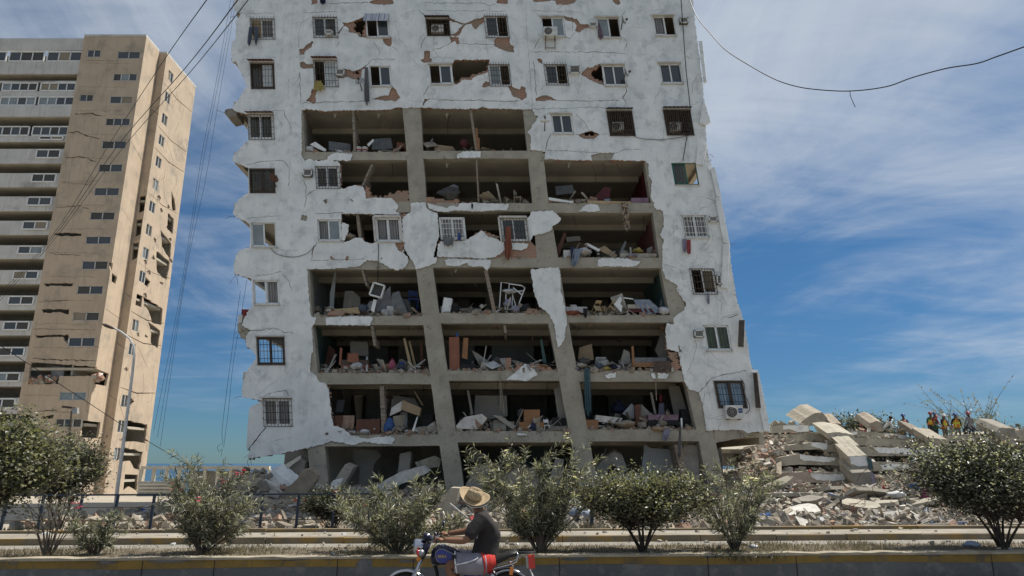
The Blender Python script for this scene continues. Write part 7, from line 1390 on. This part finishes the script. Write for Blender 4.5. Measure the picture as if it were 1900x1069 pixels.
for s in (-1, 1):
    a, b = m2(813 if s < 0 else 813, 999 if s < 0 else 998, s * .25), m2(817 if s < 0 else 818, 999 if s < 0 else 996, s * .37); GR[s] = (a, b); obj('grip', MB().tube([a, b], .019, 10), 'rubber', bike, True)
    obj('lever', MB().tube([a + Vector((-.02, 0, 0)), a + Vector((-.07, s * .02, -.01)), b + Vector((-.06, -s * .02, -.02))], .007, 5), 'silver', bike)
    mr = obj('mirror_stem', MB().tube([m2(808, 997, s * .2), m2(812, 985, s * .24), m2(818, 975, s * .28)], .007, 6), 'black', bike, True); mc = m2(819 if s > 0 else 812, 975 if s > 0 else 986, s * .30)
    obj('mirror', MB().lathe([(.02, -.02), (.058, -.005), (.062, .012)], mc, 16, R=Matrix.Rotation(math.pi / 2, 3, 'Y'), sx=.8 if s > 0 else .55), 'bike_dark', bike, True); obj('mirror_glass', MB().lathe([(.055, .0125), (.02, .014)], mc, 16, R=Matrix.Rotation(math.pi / 2, 3, 'Y'), sx=.8 if s > 0 else .55), 'chrome', bike, True)
# tank as lofted cross-sections
def loft(name, secs, m, n=16, parent=bike, p=2.4):
    mb = MB()
    for (c, ry, rz) in secs:
        for j in range(n):
            g = 2 * math.pi * j / n; cx, sx = math.cos(g), math.sin(g); mb.v.append(Vector(c) + Vector((0, ry * math.copysign(abs(cx) ** (2 / p), cx), rz * math.copysign(abs(sx) ** (2 / p), sx))))
    k = len(secs); mb.f = [(i * n + j, i * n + (j + 1) % n, (i + 1) * n + (j + 1) % n, (i + 1) * n + j) for i in range(k - 1) for j in range(n)] + [tuple(range(n - 1, -1, -1)), tuple(range((k - 1) * n, k * n))]; mb.m = [0] * len(mb.f)
    return obj(name, mb, m, parent, True)
tank = loft('fuel_tank', [(m2(800, 1036), .06, .05), (m2(803, 1033), .1, .105), (m2(812, 1030), .135, .135), (m2(826, 1030), .145, .13), (m2(842, 1033), .135, .11), (m2(858, 1038), .11, .085), (m2(868, 1042), .08, .055)], 'bike_dark')
mb = sheet(MB(), [[(811, 1022), (817, 1016), (826, 1017), (848, 1028), (862, 1038), (850, 1042), (820, 1042), (813, 1038)]], [], lambda x, y: m2(x, y, -.152), (0, .03, 0)); pn = obj('tank_panel', mb, 'bike_blue', tank)
obj('panel_trim', MB().tube([m2(x, y, -.155) for x, y in ((862, 1038), (848, 1028), (826, 1017), (817, 1016), (811, 1022), (811, 1031), (814, 1039), (822, 1042))], .005, 5), 'silver', tank, True)
fc = bpy.data.curves.new('lettering', 'FONT'); fc.body = 'BERA'; fc.size = .05; fc.extrude = .003; fc.align_x = 'LEFT'; to = bpy.data.objects.new('lettering', fc); COL.objects.link(to); dg = bpy.context.evaluated_depsgraph_get(); tme = bpy.data.meshes.new_from_object(to.evaluated_get(dg)); bpy.data.objects.remove(to)
tb_ = MB(); o_ = m2(814.5, 1032, -.16); tb_.v = [o_ + Matrix.Rotation(math.pi / 2, 3, 'X') @ v.co for v in tme.vertices]; tb_.f = [tuple(p.vertices) for p in tme.polygons]; tb_.m = [0] * len(tb_.f); obj('lettering', tb_, 'gold', tank)
obj('filler_cap', MB().lathe([(.04, 0), (.045, .015), (.03, .025)], m2(822, 1013.5), 14), 'chrome', tank, True); obj('tie_cord', MB().tube([m2(x, y, -.1) for x, y in ((799, 1026), (801, 1018), (806, 1011), (811, 1008))], .012, 6), 'lace', bike, True)
loft('seat', [(m2(858, 1042), .08, .03), (m2(870, 1045), .11, .045), (m2(900, 1045), .13, .05), (m2(925, 1037), .14, .055), (m2(945, 1029), .14, .05), (m2(958, 1026), .125, .045), (m2(962, 1027), .1, .03)], 'seat_black')
loft('side_panel', [(m2(862, 1062), .12, .05), (m2(880, 1064), .13, .075), (m2(895, 1064), .12, .05)], 'bike_blue')
obj('panel_trim', MB().tube([m2(x, y, -.138) for x, y in ((862, 1059), (880, 1060), (897, 1059), (890, 1072))], .005, 5), 'silver', bike, True)
loft('engine', [(Vector((m2(815, 1000).x, YM, .42)), .1, .12), (Vector((m2(835, 1000).x, YM, .36)), .14, .18), (Vector((m2(870, 1000).x, YM, .36)), .14, .16), (Vector((m2(885, 1000).x, YM, .38)), .1, .1)], 'silver')
obj('down_tube', MB().tube([m2(802, 1030), Vector((m2(812, 1000).x, YM, .6)), Vector((m2(822, 1000).x, YM, .22)), Vector((m2(885, 1000).x, YM, .22))], .024, 8), 'black', bike, True); obj('swing_arm', MB().tube([Vector((m2(885, 1000).x, YM - .11, .32)), rw + Vector((0, -.11, 0))], .022, 8), 'black', bike, True); obj('exhaust', MB().tube([Vector((m2(822, 1000).x, YM - .12, .5)), Vector((m2(818, 1000).x, YM - .14, .3)), Vector((m2(850, 1000).x, YM - .16, .2)), Vector((m2(900, 1000).x, YM - .16, .24)), rw + Vector((.1, -.16, .02))], [.02, .022, .025, .045, .045], 10), 'chrome', bike, True)
for s in (-1, 1):
    obj('shock', MB().tube([rw + Vector((-.02, s * .13, .02)), m2(908, 1056, s * .13)], .03, 8), 'chrome', bike, True); obj('grab_rail', MB().tube([m2(x, y, s * .14) for x, y in ((905, 1056), (925, 1050), (950, 1044), (958, 1040), (961, 1030), (960, 1024))], .011, 6), 'chrome', bike, True)
    i_ = obj('indicator', MB().lathe([(.012, -.03), (.026, -.015), (.026, .015)], m2(950, 1055, s * .16), 12, R=Rx), 'silver', bike, True); obj('lens', MB().box(m2(949, 1056, s * .17), (.045, .05, .09), Matrix.Rotation(.15, 3, 'Y')), 'amber_lens', i_)
rk = obj('rear_rack', MB().tube([m2(960, 1024, -.13), m2(992, 1023, -.13), m2(992, 1023, .13), m2(960, 1024, .13)], .012, 6), 'black', bike, True)
for d in (-.06, 0, .06): obj('rack_bar', MB().tube([m2(962, 1025, d), m2(990, 1024, d)], .008, 5), 'black', rk)
tl = obj('tail_light', MB().box(m2(986, 1042), (.085, .2, .15), Matrix.Rotation(-.08, 3, 'Y')), 'red_lens', bike); obj('housing', MB().box(m2(979.5, 1043), (.05, .16, .13), Matrix.Rotation(-.08, 3, 'Y')), 'silver', tl)
obj('number_plate', MB().bar(m2(983, 1054), m2(992, 1078), .012, .2), 'white_frame', bike)
# rider ---------------------------------------------------------------
rider = thing('person', 'motorcyclist in straw hat, dark shirt and grey and red shorts, head turned away', 'person', (m2(900, 1040).x, YM, 0))
hip, chest, sho, neck, head = m2(898, 1046), m2(903, 995), m2(893, 957), m2(887, 942), m2(880, 930)
J = [hip, m2(903, 1022), m2(905, 990), m2(897, 960), neck, m2(883, 934, .02), m2(878, 924, .03)]; E = [(0, 1), (1, 2), (2, 3), (3, 4), (4, 5), (5, 6)]; Rr = [(.15, .16), (.145, .165), (.155, .18), (.12, .17), (.062, .065), (.08, .085), (.075, .08)]
ARM = {}
for s in (-1, 1):
    o = len(J); hand = (GR[s][0] + GR[s][1]) / 2 + Vector((.03, 0, .01)); el = m2(866 if s < 0 else 862, 999 if s < 0 else 990, s * .30); sh_ = m2(893, 962, s * .20)
    J += [sh_, m2(880, 982, s * .26), el, el.lerp(hand, .55), hand + Vector((.055, 0, .005))]; E += [(3, o), (o, o + 1), (o + 1, o + 2), (o + 2, o + 3), (o + 3, o + 4)]; Rr += [.075, .062, .05, .042, .033]; ARM[s] = (sh_, J[o + 1], el, hand)
    o = len(J); kn = m2(833, 1044, s * .20); J += [m2(885, 1048, s * .10), m2(858, 1045, s * .16), kn, m2(838, 1058, s * .19), Vector((m2(850, 1000).x, YM + s * .18, .42)), Vector((m2(852, 1000).x, YM + s * .18, .22)), Vector((m2(836, 1000).x, YM + s * .18, .17))]
    E += [(0, o), (o, o + 1), (o + 1, o + 2), (o + 2, o + 3), (o + 3, o + 4), (o + 4, o + 5), (o + 5, o + 6)]; Rr += [.105, .095, .072, .068, .062, .042, .042]
vs, fs = skin_mesh(J, E, Rr, 0, 2); mb = MB(); mb.v = vs; mb.f = fs; mb.m = [0] * len(fs); obj('body', mb, 'skin', rider, True)
def limb(name, pts, rad, m, par=rider, sq=1.0, n=14):
    # smooth tube of cloth around a limb
    q = [Vector(p) for p in pts]; out, rr = [], []
    for i in range(len(q) - 1):
        p0, p1, p2, p3 = q[max(i - 1, 0)], q[i], q[i + 1], q[min(i + 2, len(q) - 1)]
        for k in range(4):
            t_ = k / 4; out.append(.5 * ((2 * p1) + (p2 - p0) * t_ + (2 * p0 - 5 * p1 + 4 * p2 - p3) * t_ * t_ + (3 * p1 - p0 - 3 * p2 + p3) * t_ ** 3)); rr.append(rad[i] + (rad[i + 1] - rad[i]) * t_ + .003 * math.sin(len(out) * 1.7))
    out.append(q[-1]); rr.append(rad[-1]); return obj(name, MB().tube(out, rr, n, sq=sq), m, par, True)
# shirt: torso and both sleeves grown as one surface
SJ = [m2(899, 1034), m2(903, 1018), m2(906, 992), m2(899, 964), m2(891, 948)]; SE = [(0, 1), (1, 2), (2, 3), (3, 4)]; SR = [(.165, .17), (.17, .185), (.175, .195), (.14, .185), (.075, .09)]
for s in (-1, 1):
    o = len(SJ); a, b, e, h_ = ARM[s]; SJ += [a, b, b.lerp(e, .85)]; SE += [(3, o), (o, o + 1), (o + 1, o + 2)]; SR += [.1, .088, .085]
vs, fs = skin_mesh(SJ, SE, SR, 1, 2); mb = MB(); mb.v = vs; mb.f = fs; mb.m = [0] * len(fs)
for i, v in enumerate(mb.v): mb.v[i] = v + Vector((0, -1 if v.y < YM else 1, .3)).normalized() * (.016 * noise.noise(v * 8) + .008 * noise.noise(Vector((v.x * 10, v.y * 10, v.z * 34))))
obj('shirt', mb, 'tee', rider, True)
obj('shirt_mark', MB().prism([m2(x, y, -.262) for x, y in ((884, 988), (888, 988), (888, 996), (882, 994))], (0, .012, 0)), 'lilac', rider)
for s in (-1, 1):
    pts = [m2(914, 1040, s * .05), m2(900, 1043, s * .10), m2(884, 1044, s * .13), m2(866, 1043, s * .165), m2(846, 1040, s * .19)]
    limb('shorts_leg', pts[1:], [.135, .14, .135, .125], 'short_grey'); limb('shorts_seat', [m2(917, 1040, s * .06), m2(907, 1041, s * .08), m2(894, 1043, s * .105)], [.10, .128, .146], 'short_red')
    limb('piping', [m2(846 + 8 * (1 - math.cos(a)) * .3, 1040, 0) + Vector((.0, s * .19 + .128 * math.sin(a), .128 * math.cos(a))) for a in np.linspace(0, 6.28, 13)], [.008] * 13, 'piping', n=6); limb('piping', [m2(850, 1041.5, s * .19 + s * .13), m2(868, 1038, s * .305), m2(884, 1033, s * .275), m2(888, 1030, s * .25)], [.008] * 4, 'piping', n=6)
obj('shorts_badge', MB().box(m2(845.5, 1028.5, -.30), (.05, .03, .055), Matrix.Rotation(.1, 3, 'Y') @ Matrix.Rotation(.5, 3, 'X')), 'black', rider)
for s in (-1, 1):                                # hands closed round the grips
    a, b = GR[s]; ax = (b - a).normalized(); c = (a + b) / 2; hb = MB()
    pl = c + Vector((.04, 0, .012)); hm = obj('palm', MB().rock(pl, (.085, .10, .055), random.Random(3), 0, 4, .05), 'skin', rider, True)
    for k in range(4):
        o = c + ax * ((k - 1.5) * .023); L_ = (.9, 1.05, 1.0, .8)[k]
        fp = [o + Vector((.035, 0, .025)), o + Vector((.0, 0, .034)), o + Vector((-.028 * L_, 0, .014)), o + Vector((-.027 * L_, 0, -.016)), o + Vector((-.004, 0, -.028))]
        obj('finger', MB().tube(fp, [.0115, .0115, .0105, .0095, .008], 8), 'skin', hm, True)
    o = c - ax * .045 * 1; obj('thumb', MB().tube([pl - ax * .035, o + Vector((.01, 0, -.012)), o + Vector((-.018, 0, -.024)), o + Vector((-.03, 0, -.01))], [.014, .013, .011, .009], 8), 'skin', hm, True)
    obj('shoe', MB().rock(Vector((m2(838, 1000).x, YM + s * .18, .16)), (.28, .1, .11), random.Random(4), 0, 4, .04), 'black', rider, True)
# head faces away from the lens: hair, ear, cap-like straw hat with a creased crown
hc_ = m2(880, 928, .02); obj('hair', MB().lathe([(.05, -.06), (.083, -.03), (.088, .03), (.07, .09), (.02, .11)], hc_ + Vector((.006, -.012, .0)), 16), 'hair', rider, True); obj('ear', MB().rock(m2(876, 931, -.07), (.03, .03, .055), random.Random(2), 0, 3, .05), 'skin', rider, True)
obj('nose', MB().rock(hc_ + Vector((-.02, .1, -.02)), (.03, .04, .04), random.Random(2), 0, 3, .05), 'skin', rider, True); obj('cord', MB().tube([m2(867, 936, -.10), m2(876, 941, -.12), m2(893, 940, -.10), m2(903, 937, -.06)], .006, 5), 'piping', rider); obj('cord_bead', MB().rock(m2(875.5, 952, -.14), (.026, .026, .026), random.Random(1), 0, 3, .02), 'piping', rider, True)
hat = thing('straw_hat', 'wide-brimmed straw hat worn by the motorcyclist', 'hat', m2(879, 925)); Rh = Matrix.Rotation(.30, 3, 'Y') @ Matrix.Rotation(.50, 3, 'X'); cH = m2(879, 923.5, -.02)
mb = MB(); n = 40; ringsz = [(.095, .012), (.13, .0), (.17, .004), (.205, .022), (.222, .04), (.224, .034), (.205, .014), (.17, -.006), (.13, -.01), (.09, .0)]
for r_, z_ in ringsz:
    for j in range(n): g = 2 * math.pi * j / n; mb.v.append(cH + Rh @ Vector((r_ * .96 * math.cos(g), r_ * .90 * math.sin(g), z_ + .028 * (r_ / .22) ** 2 * math.cos(2 * g))))
mb.f = [(i * n + j, i * n + (j + 1) % n, (i + 1) * n + (j + 1) % n, (i + 1) * n + j) for i in range(len(ringsz) - 1) for j in range(n)]; mb.m = [0] * len(mb.f); obj('brim', mb, 'straw', hat, True)
mb = MB()
for r_, z_ in ((.108, .0), (.112, .035), (.106, .08), (.096, .12), (.07, .14), (.035, .136), (.0, .128)):
    for j in range(n):
        g = 2 * math.pi * j / n; pinch = 1 - .28 * (z_ / .12) ** 2 * abs(math.sin(g)) ; mb.v.append(cH + Rh @ Vector((r_ * math.cos(g), r_ * math.sin(g) * pinch, z_ - (.03 * math.exp(-(r_ * math.sin(g) / .03) ** 2) if z_ > .09 else 0))))
mb.f = [(i * n + j, i * n + (j + 1) % n, (i + 1) * n + (j + 1) % n, (i + 1) * n + j) for i in range(6) for j in range(n)]; mb.m = [0] * len(mb.f); obj('crown', mb, 'straw', hat, True); obj('hat_band', MB().lathe([(.11, .004), (.114, .01), (.115, .03), (.112, .036)], cH, 30, R=Rh), 'straw_dark', hat, True)
